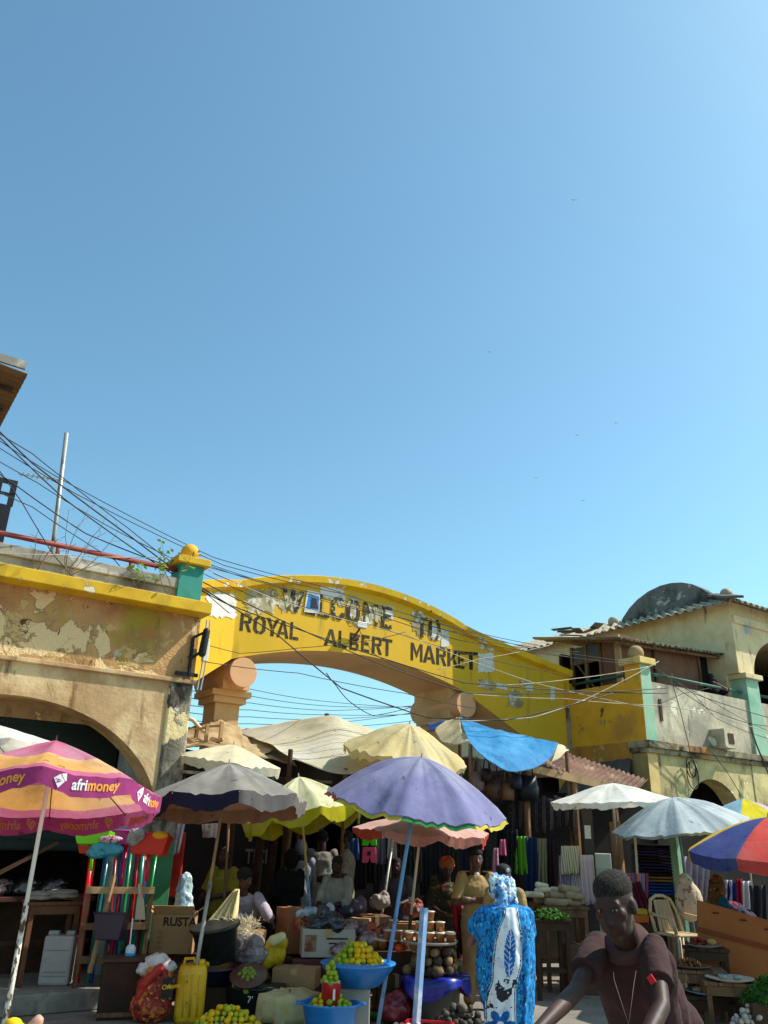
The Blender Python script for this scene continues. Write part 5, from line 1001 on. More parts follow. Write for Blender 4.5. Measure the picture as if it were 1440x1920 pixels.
m = MB(); m.ell(c_ + Mh @ Vector((-.02, .100, .022)), (.022, .012, .026), Mh); m.build('cap_badge', mat('badge_white', '#cfcfc8', .7), P2, local=True, smooth=True)
m = MB(); q = J['wrR'] + Vector((0, 0, .02)); m.lathe([(.036, -.012), (.036, .012)], q, 14); m.build('watch_strap', M_black, P2, local=True)
# ---- people under the stalls, pale clothes coloured darker to stand for the shade
M_offw = mat('shaded_white_shirt', '#757068', .9, [('#9a948a', 6, .5, .66)], (30, .2, .004), .12); M_beige = mat('shaded_beige_shirt', '#7d725f', .9, [('#94866f', 26, .55, .6)], (30, .2, .004), .12); M_wtun = mat('shaded_white_tunic', '#8b867c', .9, [('#aaa49a', 5, .5, .66)], (20, .2, .006), .12)
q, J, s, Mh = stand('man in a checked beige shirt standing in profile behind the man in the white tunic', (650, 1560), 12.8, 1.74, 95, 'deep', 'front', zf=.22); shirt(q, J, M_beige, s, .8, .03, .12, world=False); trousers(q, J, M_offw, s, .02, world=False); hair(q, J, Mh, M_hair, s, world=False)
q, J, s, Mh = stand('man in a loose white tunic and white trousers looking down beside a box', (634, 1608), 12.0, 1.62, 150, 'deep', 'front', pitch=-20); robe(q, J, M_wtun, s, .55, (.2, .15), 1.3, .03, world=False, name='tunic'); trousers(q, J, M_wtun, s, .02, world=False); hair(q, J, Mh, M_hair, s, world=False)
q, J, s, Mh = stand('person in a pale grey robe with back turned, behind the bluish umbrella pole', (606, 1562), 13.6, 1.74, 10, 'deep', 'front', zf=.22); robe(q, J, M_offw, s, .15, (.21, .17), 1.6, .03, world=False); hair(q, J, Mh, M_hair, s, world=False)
q, J, s, Mh = stand('person wrapped in a long black robe and veil beside the dark post of the alley', (548, 1590), 12.9, 1.66, 40, 'deep', 'front', pitch=-10); robe(q, J, mat('black_robe', '#111013', .9, (), (12, .3, .01), .1), s, .08, (.27, .22), 1.8, .04, world=False)
m = MB(); m.ell(J['head'] + Vector((0, -.015, .01)), (.105, .125, .15)); m.loft([(J['neck'] + Vector((0, -.02, -.25)), Vector((.22, 0, 0)), Vector((0, .15, 0))), (J['neck'] + Vector((0, -.01, .0)), Vector((.12, 0, 0)), Vector((0, .11, 0)))]); o = m.build('veil', mat('black_robe'  , '#111013'), q, local=True); remesh(o, .013, 4)
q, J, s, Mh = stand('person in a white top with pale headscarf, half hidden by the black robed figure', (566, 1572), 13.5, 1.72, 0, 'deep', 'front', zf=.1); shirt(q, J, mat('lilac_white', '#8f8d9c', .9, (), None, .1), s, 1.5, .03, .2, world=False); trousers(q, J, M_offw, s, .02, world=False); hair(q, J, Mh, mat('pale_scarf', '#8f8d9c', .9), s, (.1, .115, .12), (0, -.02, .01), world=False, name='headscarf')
q, J, s, Mh = stand('young person in a dull yellow shirt standing in the dark stall at left', (424, 1590), 12.2, 1.70, 150, 'deep', 'front'); shirt(q, J, mat('yellow_shirt', '#7a7324', .9, [('#6d6a20', 6, .55, .66)], (30, .2, .004), .12), s, .8, .03, .1, world=False); trousers(q, J, mat('olive_trousers', '#4a4a28', .9), s, .02, world=False); hair(q, J, Mh, M_hair, s, world=False)
q, J, s, Mh = stand('woman in an orange brown headwrap and dark patterned dress standing behind the coconut heap', (838, 1616), 11.7, 1.62, 178, 'deep', 'front', pitch=-6); robe(q, J, mat('patterned_dress', '#2c2a1c', .9, [('#6e5f22', 12, .55, .62), ('#7d3a22', 9, .62, .66), ('#1a1a14', 15, .58, .64)], (20, .2, .006), .15), s, .1, (.25, .19), 1.2, .035, world=False)
hair(q, J, Mh, mat('orange_wrap', '#8a4f28', .9, [('#b9853d', 14, .55, .62), ('#4a2616', 9, .55, .66)], (20, .4, .01), .15), s, (.115, .12, .105), (0, -.025, .07), world=False, name='headwrap', disp=(.05, .03))
q, J, s, Mh = stand('woman in a brown patterned headscarf and teal dress behind the orange box', (1345, 1650), 11.5, 1.50, -95, 'dark', 'front'); robe(q, J, mat('teal_dress', '#14586f', .9, [('#0f4254', 5, .5, .66)], (20, .2, .006), .15), s, .08, (.25, .2), 1.5, .035, world=False)
m = MB(); m.ell(J['head'] + Vector((0, -.03, .02)), (.10, .105, .125)); m.loft([(J['neck'] + Vector((0, -.03, -.28)), Vector((.20, 0, 0)), Vector((0, .17, 0))), (J['neck'] + Vector((0, -.03, .0)), Vector((.12, 0, 0)), Vector((0, .11, 0))), (J['head'] + Vector((0, -.04, 0)), Vector((.1, 0, 0)), Vector((0, .1, 0)))]); o = m.build('headscarf', mat('brown_print', '#5a3d1f', .9, [('#a07a35', 16, .52, .58), ('#2b1a10', 13, .56, .62)], (20, .3, .01), .15), q, local=True); remesh(o, .013, 4)
q, J, s, Mh = stand('person in a dark grey top standing deep in the shade behind the coconut heap', (745, 1612), 13.0, 1.60, 170, 'deep', 'front'); shirt(q, J, mat('dark_grey_top', '#35323a', .9), s, 1.2, .03, .1, world=False); trousers(q, J, mat('charcoal_trousers', '#1d1c22', .9), s, .02, world=False); hair(q, J, Mh, M_hair, s, world=False)
q, J, s, Mh = stand('person in a faded blue top walking away down the dark alley', (580, 1600), 15.5, 1.64, -10, 'deep', 'down'); shirt(q, J, mat('faded_blue_top', '#3d5a80', .9), s, .8, .03, .1, world=False); trousers(q, J, mat('charcoal_trousers', '#1d1c22', .9), s, .02, world=False); hair(q, J, Mh, M_hair, s, world=False)
# seated trader in lilac
p = at(455, 1700, 11.6); SE = thing('person', 'seated trader in a pale lilac top bent over the table beside the cardboard boxes', 'person', (p.x, p.y, 0)); J = joints(1.6); J = {k: v + Vector((p.x, p.y, 0)) for k, v in J.items()}
J.update(head=at(460, 1648, 11.5), neck=at(458, 1676, 11.6), chest=at(462, 1700, 11.7), waist=at(458, 1728, 11.75), pelvis=at(454, 1745, 11.8), shL=at(440, 1684, 11.7), shR=at(484, 1684, 11.5), elL=at(445, 1722, 11.5), elR=at(500, 1712, 11.4), wrL=at(480, 1728, 11.3), wrR=at(510, 1728, 11.25))
J['hiL'], J['hiR'] = J['pelvis'] + Vector((-.08, -.05, -.03)), J['pelvis'] + Vector((.08, -.05, -.03)); J['knL'], J['knR'] = J['hiL'] + Vector((-.03, -.36, 0)), J['hiR'] + Vector((.05, -.36, 0))
for a in 'LR': J['an' + a] = Vector((J['kn' + a].x, J['kn' + a].y + .08, .1)); J['to' + a] = J['an' + a] + Vector((0, -.16, -.06))
Mh = Matrix.Rotation(R(-110), 3, 'Z') @ Matrix.Rotation(R(-15), 3, 'X'); s = .93
body(SE, J, SKIN['dark'], s, Mh=Mh, voxel=.011); shirt(SE, J, mat('lilac_top', '#a79ba3', .9, [('#8c8088', 6, .5, .66)], (20, .2, .006), .12), s, 1.6, .035, .05); trousers(SE, J, mat('lilac_skirt', '#6d6275', .9), s, .04); hair(SE, J, Mh, M_hair, s, (.1, .115, .10), (0, -.03, .05))
m = MB(); m.boxS(0, 0, 0, 0, 0, 0) if False else None
ST = MB(); q = J['pelvis']; ST.box((q.x, q.y + .02, q.z - .17), (.42, .36, .05)); 
for dx in (-.17, .17):
    for dy in (-.14, .14): ST.bar((q.x + dx, q.y + .02 + dy, 0), (q.x + dx, q.y + .02 + dy, q.z - .19), .04, .04)
tag(ST.build('stool', M_wood), 'low wooden stool under the trader in lilac', 'stool')
# man leaning on the balcony rail
BM_ = S(13.0, -.45, 3.86); BP = thing('person', 'person in dark clothes leaning in the shack opening with a forearm over the balcony rail', 'person', BM_); J = joints(1.70); rt = Matrix.Rotation(ANG + math.pi, 3, 'Z'); J = {k: rt @ v + BM_ for k, v in J.items()}
J['wrR'] = S(12.72, -.04, 5.30); J['elR'] = S(12.68, -.25, 5.42); J['shR'] = S(12.84, -.42, 5.62)
J['wrL'] = S(12.95, -.06, 5.27); J['elL'] = S(13.2, -.25, 5.36)
b_, Mh = body(BP, J, SKIN['brown'], .97, voxel=.014, curl=.9); shirt(BP, J, mat('charcoal_shirt', '#24232a', .9), .97, .7, .03, .1); trousers(BP, J, mat('charcoal_trousers', '#1d1c22', .9), .97, .02); hair(BP, J, Mh, M_hair, .97)
# someone at the bottom left corner, of whom only a raised thumb and a yellow cuff reach into the picture
HP = at(60, 1960, 2.0); HN = thing('person', 'pale fingertip and yellow cuff of someone just below the bottom left corner', 'person', (HP.x, HP.y, 0)); m = MB()
t0_, t1_ = at(45, 1952, 2.0), at(79, 1903, 2.0); m.caps(t0_, lerp(t0_, t1_, .55), .0165, .0155, 14); m.caps(lerp(t0_, t1_, .5), t1_ - (t1_ - t0_).normalized() * .013, .0155, .0135, 14)
pc = at(35, 1978, 2.02); m.ell(pc, (.05, .035, .05)); ax_ = (t1_ - t0_).normalized(); el_ = Vector((HP.x - .06, 1.98, 1.10)); m.caps(pc, el_, .03, .04); 
for i in range(4): m.caps(pc + Vector((-.035 + i * .02, -.02, .015)), pc + Vector((-.03 + i * .02, -.055, -.015)), .010, .009)
sh_ = Vector((HP.x - .05, 2.15, 1.16)); m.caps(el_, sh_, .042, .052)
Jn = joints(1.72); Jn = {k: Vector((v.x + HP.x - .25, 2.25 - v.y, v.z * .80)) for k, v in Jn.items()}
m.loft(torso_rings(Jn, 0)); m.caps(Jn['neck'], Jn['head'] - Vector((0, 0, .06)), .058, .054); m.caps(sh_, Jn['neck'] - Vector((0, 0, .08)), .05, .06)
for a in 'LR': m.caps(Jn['hi' + a], Jn['kn' + a], .088, .056); m.caps(Jn['kn' + a], Jn['an' + a], .056, .036); m.caps(Jn['an' + a] - Vector((0, 0, .03)), Jn['to' + a], .04, .028)
m.v = m.v; o = m.build('body', SKIN['pale'], HN); remesh(o, .007, 4)
m = MB(); m.caps(at(20, 1952, 2.0), el_, .038, .05); m.ell(at(24, 1922, 1.985), (.02, .02, .016)); o = m.build('sleeve', mat('yellow_sleeve', '#e8b40e', .8), HN); remesh(o, .007, 4)
# ================================================================== GOODS
def blob(name, mt, items, voxel=.014, smooth=4, disp=(.08, .03), parent=None, label=None, cat=None, group=None):
    m = MB()
    for it in items:
        if len(it) == 2: m.ell(it[0], it[1])
        else: m.caps(it[0], it[1], it[2], it[3])
    o = m.build(name, mt, parent); remesh(o, voxel, smooth, disp)
    if label: tag(o, label, cat, group)
    return o
def drape(name, pts, mt, label=None, cat=None, folds=6, amp=.03, taper=.0, parent=None, group=None, rows=8, seed=0):
    """hanging cloth: pts = top-left, top-right, bottom-right, bottom-left"""
    a, b, c_, d_ = [Vector(p) for p in pts]; nn = (b - a).cross(d_ - a).normalized(); g_ = []
    n_ = max(folds * 6, 12)
    for i in range(rows + 1):
        u = i / rows; row = []
        for j in range(n_ + 1):
            v = j / n_; q = lerp(lerp(a, b, v), lerp(d_, c_, v), u); w_ = math.sin(v * folds * 2 * math.pi + seed + .8 * math.sin(u * 2 + seed)) + .5 * noise.noise(Vector((v * 5, u * 2, seed)))
            row.append(q + nn * amp * w_ * (.35 + .65 * u) + Vector((0, 0, .03 * noise.noise(Vector((v * 4 + seed, 3.1, u))) * u)))
        g_.append(row)
    m = MB(); m.sheet(g_, .006); o = m.build(name, mt, parent, smooth=True)
    if label: tag(o, label, cat, group)
    return o
def carton(label, c, size, rz=0.0, mt=None, flaps=False, tape=True, group=None, cat='box'):
    mt = mt or mat('cardboard', '#a9835a', .9, [('#8e6a45', 3, .5, .68), ('#c19c72', 6, .62, .7)], (30, .1, .003), .1)
    w, d, h = size; r = thing('carton', label, cat, c, rz, group); m = MB()
    if flaps:
        t = .008
        m.box((0, -d / 2, h / 2), (w, t, h)); m.box((0, d / 2, h / 2), (w, t, h)); m.box((-w / 2, 0, h / 2), (t, d, h)); m.box((w / 2, 0, h / 2), (t, d, h)); m.box((0, 0, .006), (w, d, .012)); m.build('body', mt, r, local=True)
        for (x, y, ang, ax) in ((0, -d / 2 - .05, -.9, 'X'), (-w / 2 - .05, 0, .7, 'Y'), (w / 2 + .05, 0, -.6, 'Y')):
            f = MB(); M_ = Matrix.Rotation(ang, 3, ax); f.box((x, y, h + .03), (w * .96, .13, .006) if ax == 'X' else (.13, d * .96, .006), M_); f.build('flap', mt, r, local=True)
    else:
        m.box((0, 0, h / 2), (w, d, h)); m.build('body', mt, r, local=True, bevel=.006)
        if tape: f = MB(); f.box((0, 0, h + .002), (w * .14, d * 1.005, .003)); f.box((0, -d / 2 - .002, h * .85), (w * .14, .003, h * .3)); f.build('tape', mat('packing_tape', '#b99a6d', .4), r, local=True)
    return r
def print_on(r, body_, x, y, z, size, mt, bold=.02, name='lettering'):
    """lettering on the front (local -y side) of a box"""
    vs, fs = text_mesh(body_, size, bold); m = MB(); m.add([Vector((x + v.x, y, z + v.y)) for v in vs], fs); return m.build(name, mt, r, local=True)
def table(label, c, w, d, h, rz=0.0, mt=None, top=.035, leg=.05, shelf=False, name='market_table', cat='table'):
    mt = mt or M_wood; r = thing(name, label, cat, c, rz); m = MB(); n_ = 4
    for i in range(n_): m.box((-w / 2 + w * (i + .5) / n_, 0, h - top / 2), (w / n_ - .006, d, top))
    m.build('table_top', mt, r, local=True, bevel=.004)
    m = MB()
    for y in (-d / 2 + .03, d / 2 - .03): m.box((0, y, h - top - .05), (w - .06, .025, .09))
    for x in (-w / 2 + .03, w / 2 - .03): m.box((x, 0, h - top - .05), (.025, d - .1, .09))
    m.build('apron', mt, r, local=True)
    for x in (-w / 2 + leg, w / 2 - leg):
        for y in (-d / 2 + leg, d / 2 - leg): m = MB(); m.box((x, y, (h - top) / 2), (leg, leg, h - top)); m.build('leg', mt, r, local=True)
    if shelf: m = MB(); m.box((0, 0, h * .35), (w - .1, d - .1, .025)); m.build('shelf', mt, r, local=True)
    return r
def mound(c, Rx, Ry, h, d, seed, shrink=.8, jit=.15, fill=1.0):
    """touching positions of round things of diameter d heaped on an elliptical base"""
    r2 = rnd(seed); out = []; L_ = max(1, int(h / (d * .72)) + 1)
    for l in range(L_):
        f = (1 - l / L_) ** shrink; y = -Ry * f; k = 0
        while y <= Ry * f + 1e-6:
            xw = Rx * f * math.sqrt(max(0, 1 - (y / (Ry * f + 1e-9)) ** 2)); x = -xw + (d / 2 if (k + l) % 2 else 0)
            while x <= xw + 1e-6:
                nx_f = (1 - (l + 1) / L_) ** shrink if l + 1 < L_ else 0
                seen = ((x / (Rx + 1e-9)) ** 2 + (y / (Ry + 1e-9)) ** 2) ** .5 > nx_f - d * 1.0 / Rx and not (l < L_ - 1 and y > Ry * f * .55)
                if seen and r2.random() < fill: out.append(Vector((c[0] + x + r2.uniform(-1, 1) * d * jit, c[1] + y + r2.uniform(-1, 1) * d * jit, c[2] + d * (.5 + .74 * l) + r2.uniform(-1, 1) * d * jit * .6)))
                x += d
            y += d * .87; k += 1
    return out
def heap(name, label, cat, group, pos, d, mats_, seed, squash=1.0, pts_=None, bump=0.0):
    r2 = rnd(seed); protos = []
    for i, mt in enumerate(mats_):
        m = MB(); m.ell((0, 0, 0), (d / 2, d / 2 * squash, d / 2), None, 12, 8)
        if pts_: m.caps((0, 0, d * .45), (0, 0, d * .56), d * .12, d * .07, 8)
        if bump:
            for v in m.v: v *= 1 + bump * noise.noise(v * (2.2 / d) + Vector((i * 5, 0, 0)))
        me = None; o = m.build(name, mt, None, local=True, smooth=True); protos.append(o); o.location = (0, 0, -9)
    first = set()
    for i, p in enumerate(pos):
        k = r2.randrange(len(mats_))
        if k not in first: o = protos[k]; first.add(k)
        else: o = protos[k].copy(); C.objects.link(o)
        o.location = p; o.rotation_euler = (r2.uniform(0, 6), r2.uniform(0, 6), r2.uniform(0, 6)); s_ = r2.uniform(.82, 1.12); o.scale = (s_, s_ * r2.uniform(.93, 1.05), s_ * r2.uniform(.95, 1.1)); tag(o, label, cat, group)
    for k, o in enumerate(protos):
        if k not in first: bpy.data.objects.remove(o)
M_lime = [mat('lime_green', '#7f9d1c', .4, [('#a3b52c', 8, .5, .66)], (90, .15, .002), .12), mat('lime_yellowgreen', '#b3b522', .4, [('#8fa524', 8, .55, .7)], (90, .15, .002), .12)]
M_lemon = [mat('lemon_yellow', '#e6b80a', .4, [('#d8a80a', 8, .5, .66)], (90, .15, .002), .1), mat('lemon_deep', '#edb20a', .4, (), (90, .15, .002), .1), mat('lemon_pale', '#dfc21c', .4, (), (90, .15, .002), .1)]
M_coco = [mat('coconut', '#4d3a2c', .9, [('#6d523c', 10, .5, .64)], (50, .6, .008), .25), mat('coconut_pale', '#8a6845', .9, [('#4d3a2c', 7, .5, .64)], (50, .6, .008), .25)]
M_nut = [mat('dark_nut', '#37322b', .8, [('#5c5446', 10, .5, .64)], (50, .4, .005), .25), mat('grey_nut', '#57503f', .8, [('#37322b', 8, .5, .64)], (50, .4, .005), .25)]
M_card = mat('cardboard', '#a9835a', .9, [('#8e6a45', 3, .5, .68), ('#c19c72', 6, .62, .7)], (30, .1, .003), .1)
M_sack = mat('grey_sack', '#8f8378', .9, [('#736a61', 4, .5, .68)], (20, .3, .006), .12)
M_film = mat('clear_film', '#b9b4b0', .25, [('#6a5d55', 6, .48, .6), ('#e6e4e0', 9, .6, .66)], (16, .6, .01), .2, spec=.8)
# ---- left shop
CT = thing('shop_counter', 'long red brown wooden counter inside the round arch at the far left', 'counter', S(-2.5, -.8, .2)); m = MB(); m.boxS(-4.15, -.75, -1.15, -.55, 1.02, 1.08); m.build('counter_top', mat('red_wood', '#5a2f22', .8, [('#3b2019', 2, .5, .66)], None, .15), CT, bevel=.01)
m = MB(); m.boxS(-4.15, -.75, -1.05, -1.0, .2, 1.02); m.boxS(-4.15, -.75, -.62, -.58, .55, .6); m.build('counter_front', M_woodd, CT)
for t in (-4.0, -2.4, -.85): m = MB(); m.boxS(t, t + .06, -.66, -.6, .2, 1.02); m.build('leg', M_woodd, CT)
r_ = rnd(21)
for i in range(9):
    q = S(-3.9 + i * .33, -.8 + r_.uniform(-.05, .05), 1.15); blob('wrapped_clothes', mat('dark_film' if i % 3 else 'film_print', '#2e2725' if i % 3 else '#8f6a68', .25, [('#a8a19c', 9, .60, .66), ('#15120f', 5, .5, .6)], (18, .6, .01), .2, spec=.9), [(q, (.19, .2, .09)), (q + Vector((.05, 0, .07)), (.15, .16, .05))], .016, 2, (.07, .05), None, 'bundle of dark clothes wrapped in shiny plastic film on the shop counter', 'clothes', 'wrapped clothes on the shop counter')
m = MB(); m.bar(S(-2.4, -.5, 1.10), S(-1.35, -.5, 1.7), .10, .04); m.bar(S(-2.9, -.9, .9), S(-2.4, -.5, 1.12), .08, .04); tag(m.build('plank', M_woodd), 'dark plank slanting up behind the small table in the arch', 'plank')
q = onz(122, 1790, .2); tc_ = S(-1.38, -.12, .2)
TB = table('small brown wooden table carrying folded grey sacks, left of the broom rack', tc_, .62, .42, .86, ANG, mat('brown_table', '#6b452c', .8, [('#4a2f1f', 3, .5, .66)], None, .15)); tb_top = tc_ + Vector((0, 0, .86))
for i, (dx, w_, lab) in enumerate(((.08, .42, 'thick folded grey brown sack lying on the right of the small table'), (-.17, .26, 'crumpled grey sack hanging over the left edge of the small table'))):
    c_ = tb_top + D * dx + Vector((0, 0, .05 - .015 * i)); M_s = Matrix.Rotation(ANG + .15 * i, 3, 'Z'); m = MB(); m.ell(c_, (w_ / 2, .17, .03), M_s, 20, 10); m.ell(c_ + Vector((.01, 0, .045)), (w_ / 2 * .93, .15, .028), M_s, 20, 10); o = m.build('folded_sack', M_sack); remesh(o, .011, 2, (.09, .035)); tag(o, lab, 'sack')
c_ = onz(102, 1846, .2); JC = thing('plastic_canister', 'square greyish white plastic canister standing on the raised pavement at the left', 'canister', c_, R(8)); m = MB(); m.box((0, 0, .255), (.34, .24, .51)); m.build('body', plastic('grey_canister', '#a29a92', .5, .12, [('#7a726a', 4, .55, .7)]), JC, local=True, bevel=.03)
m = MB(); m.box((-.09, 0, .53), (.12, .10, .05)); m.box((.10, 0, .53), (.1, .1, .05)); m.build('handle', plastic('grey_canister', '#a29a92'), JC, local=True, bevel=.015)
m = MB()
for z in (.10, .14, .36): m.box((0, -.121, z), (.26, .008, .01))
m.build('moulded_line', plastic('grey_canister_dark', '#7d756d'), JC, local=True)
KX = carton('cream carton with a K on it under the counter at the far left', S(-2.75, -.1, .62), (.5, .34, .2), ANG, mat('cream_card', '#b5a98e', .9, [('#8f8266', 3, .5, .66)], None, .1), tape=False); print_on(KX, 'K', .08, -.172, .06, .1, M_ink)
m = MB(); m.boxS(-3.1, -2.35, -.3, .1, .56, .615); m.boxS(-3.05, -2.98, -.25, -.18, .2, .56); m.boxS(-2.45, -2.38, -.25, -.18, .2, .56); tag(m.build('low_shelf', M_woodd), 'low dark shelf under the counter carrying the cream carton', 'shelf')
# broom rack
BRc = at(215, 1750, 10.55); rk = Vector((BRc.x, BRc.y, .2)); RK = thing('broom_rack', 'wooden ladder rack holding coloured broom handles beside the green painted column', 'rack', rk, ANG * .6)
for x in (-.36, .36): m = MB(); m.box((x, 0, .52), (.05, .05, 1.04)); m.build('post', M_wood, RK, local=True)
for z in (.28, .62, 1.0): m = MB(); m.box((0, -.03, z), (.78, .03, .07)); m.build('rail', M_woodl if z > .9 else M_wood, RK, local=True)
m = MB(); m.bar((-.22, -.05, .15), (-.10, -.05, 1.15), .05, .03); m.build('brace', M_woodl, RK, local=True)
cols = ['#c8151d', '#c8151d', '#1d3f9a', '#0f6a5a', '#1d3f9a', '#12813f', '#8b0f18', '#c8151d', '#5a3aa0', '#12813f', '#1d3f9a', '#c8151d', '#0f6a5a', '#c8151d', '#16306e', '#12813f']
r_ = rnd(4)
for i, cc in enumerate(cols):
    x = -.33 + .66 * i / 15; y_ = .03 + .05 * (i % 3); a_ = rk + Matrix.Rotation(ANG * .6, 3, 'Z') @ Vector((x + r_.uniform(-.05, .05), y_, .03)); b_ = rk + Matrix.Rotation(ANG * .6, 3, 'Z') @ Vector((x + r_.uniform(-.07, .07), y_ + .05, 1.45 + r_.uniform(0, .1)))
    m = MB(); m.tube([a_, b_], .018 if i % 4 else .03, 8); nmc = {'#c8151d': 'red', '#1d3f9a': 'blue', '#0f6a5a': 'teal', '#12813f': 'green', '#8b0f18': 'dark red', '#5a3aa0': 'violet', '#16306e': 'navy'}[cc]
    tag(m.build('broom', plastic('foil_' + nmc.replace(' ', '_'), cc, .22), smooth=True), 'broom with a shiny %s stick standing in the wooden ladder rack' % nmc, 'broom', 'brooms in the ladder rack')
def rkp(px, py, Y=10.45): return at(px, py, Y)
def dustpan(label, px0, px1, py0, py1, c1, Y=10.35, tilt=.3, name='dustpan'):
    a, b = rkp(px0, py0, Y), rkp(px1, py0, Y); h = a.z - rkp(px0, py1, Y).z; w_ = b.x - a.x; r = thing(name, label, 'dustpan', (a + b) / 2 - Vector((0, 0, h))); m = MB(); mt = plastic(label.split()[1] + '_dustpan', c1, .3)
    P_ = lambda x, y, z: (a + b) / 2 + Vector((x, y, z))
    o_ = [P_(-w_ / 2, -.02, 0), P_(w_ / 2, -.02, 0), P_(w_ / 2 * .75, 0, -h), P_(-w_ / 2 * .75, 0, -h)]; i_ = [v + Vector((0, .22, -.03)) for v in o_]
    m.sheet([[o_[0], o_[1]], [o_[3], o_[2]]], .008); m.sheet([[i_[0], i_[1]], [i_[3], i_[2]]], .008); m.sheet([[o_[0], i_[0]], [o_[3], i_[3]]], .008); m.sheet([[o_[1], i_[1]], [o_[2], i_[2]]], .008); m.sheet([[o_[3], o_[2]], [i_[3], i_[2]]], .008); m.build('pan', mt, r, bevel=.006)
    m = MB(); m.tube([P_(-w_ / 2 - .01, -.03, 0), P_(w_ / 2 + .01, -.03, 0.005)], .012, 8); m.build('rim', mt, r, smooth=True)
    m = MB(); m.tube([P_(0, .1, -h * .8), P_(.02, .1, -h - .3)], .018, 8); m.build('handle', mt, r, smooth=True); return r
dustpan('bright lime plastic dustpan topping the left end of the broom rack', 140, 207, 1556, 1582, '#7ee010', 10.3); dustpan('the red plastic dustpan under the lime one on the broom rack', 146, 200, 1574, 1600, '#d12a14', 10.5); dustpan('bright scarlet plastic dustpan at the right end of the broom rack', 240, 318, 1563, 1601, '#d6220f', 10.25)
dustpan('the magenta plastic dustpan behind the grey mop head on the broom rack', 205, 258, 1558, 1582, '#c23a9a', 10.6); dustpan('dark purple plastic dustpan hanging low on the front of the broom rack', 178, 236, 1712, 1762, '#33243a', 10.2)
blob('mop_head', mat('mop_grey', '#a7a4a2', .95, [('#85817e', 20, .5, .6)], (60, .6, .01), .2), [(rkp(256, 1566, 10.2), (.10, .09, .085)), (rkp(250, 1574, 10.2), (.08, .08, .07))], .010, 2, (.03, .025), None, 'fluffy grey mop head on top of the broom rack', 'mop')
o = blob('plastic_pouch', mat('teal_pouch', '#0f8fa3', .25, [('#0a5f78', 6, .52, .62), ('#35b9c6', 9, .62, .68)], (20, .4, .01), .15, spec=.8), [(rkp(200, 1592, 10.15), (.2, .05, .085)), (rkp(180, 1600, 10.15), (.12, .04, .06))], .010, 3, (.05, .03)); tag(o, 'shiny teal plastic pouch with a pink printed top hung on the broom rack', 'pouch')
o2 = blob('printed_top', mat('pink_print', '#d9a9b4', .35, [('#8b3a4f', 24, .5, .55)], None, .1), [(rkp(208, 1574, 10.13), (.15, .045, .045))], .010, 3, None, o)
m = MB(); c_ = rkp(300, 1566, 10.1); m.ell(c_, (.09, .05, .045)); tag(m.build('sponge', plastic('sponge_yellow', '#e5a60c', .7), smooth=True), 'yellow sponge lying in the scarlet dustpan', 'sponge')
m = MB()
for i in range(10): m.tube([rkp(262, 1668, 10.2), rkp(258 + i * 1.2, 1690, 10.2), rkp(254 + i * 1.9, 1724, 10.2)], .008, 5)
m.caps(rkp(262, 1660, 10.2), rkp(262, 1676, 10.2), .022, .02); tag(m.build('rope_mop', mat('rope_white', '#b9ab92', .95, (), (60, .4, .005), .2)), 'off white rope mop hanging at the right side of the broom rack', 'mop')
BRS = thing('toilet_brush', 'white and blue toilet brush hanging low at the right of the broom rack', 'brush', rkp(243, 1796, 10.15)); m = MB(); m.lathe([(.035, 0), (.055, .02), (.055, .10), (.03, .13)], rkp(243, 1796, 10.15), 14); m.build('cup', plastic('cup_white', '#cfdce3', .35), BRS, smooth=True)
m = MB(); m.lathe([(.056, .0), (.057, .045)], rkp(243, 1795, 10.15), 14); m.build('blue_band', plastic('cup_blue', '#3aa5d8', .35), BRS); m = MB(); m.tube([rkp(243, 1776, 10.15), rkp(249, 1722, 10.2)], .008, 6); m.build('handle', plastic('cup_white', '#cfdce3'), BRS)
c_ = onz(222, 1906, 0); CHS = thing('wooden_chest', 'dark brown wooden chest on the ground in front of the broom rack', 'chest', c_, ANG * .5); m = MB(); m.box((0, 0, .27), (.46, .4, .54)); m.build('body', mat('chest_wood', '#3f2419', .75, [('#2a1812', 2, .5, .66)], (20, .2, .004), .15), CHS, local=True, bevel=.008); m = MB(); m.box((0, -.01, .555), (.5, .44, .03)); m.build('lid', mat('chest_lid', '#4e3527', .75, [('#2f2019', 2, .5, .66)], None, .15), CHS, local=True, bevel=.006); m = MB(); m.box((0, -.203, .05), (.46, .012, .04)); m.build('base_strip', M_wood, CHS, local=True)
# red sign panel and lilac cloth right of the column
m = MB(); a, b = at(322, 1682, 11.9), at(338, 1560, 11.9); m.box(((a.x + b.x) / 2 - .03, 11.9, (a.z + b.z) / 2), (.24, .05, b.z - a.z)); tag(m.build('red_board', mat('red_board', '#b9281c', .6, [('#8f1c14', 2, .5, .68)], None, .12), bevel=.02), 'plain red board standing behind the green painted column', 'board')
drape('hanging_cloth', [at(317, 1545, 11.5), at(347, 1543, 11.5), at(335, 1600, 11.5), at(318, 1606, 11.5)], mat('lilac_cloth', '#b9a9b6', .85, [('#8f6f8f', 6, .55, .62)], None, .15), 'pale lilac cloth hanging above the red board', 'cloth', 3, .03)
drape('hanging_cloth', [at(378, 1545, 11.9), at(410, 1543, 11.9), at(408, 1572, 11.9), at(380, 1570, 11.9)], mat('pinkwhite_cloth', '#b7a7a4', .85, [('#8f6f6f', 8, .55, .62)], None, .15), 'small pinkish white cloth hanging behind the grey umbrella pole', 'cloth', 3, .02)
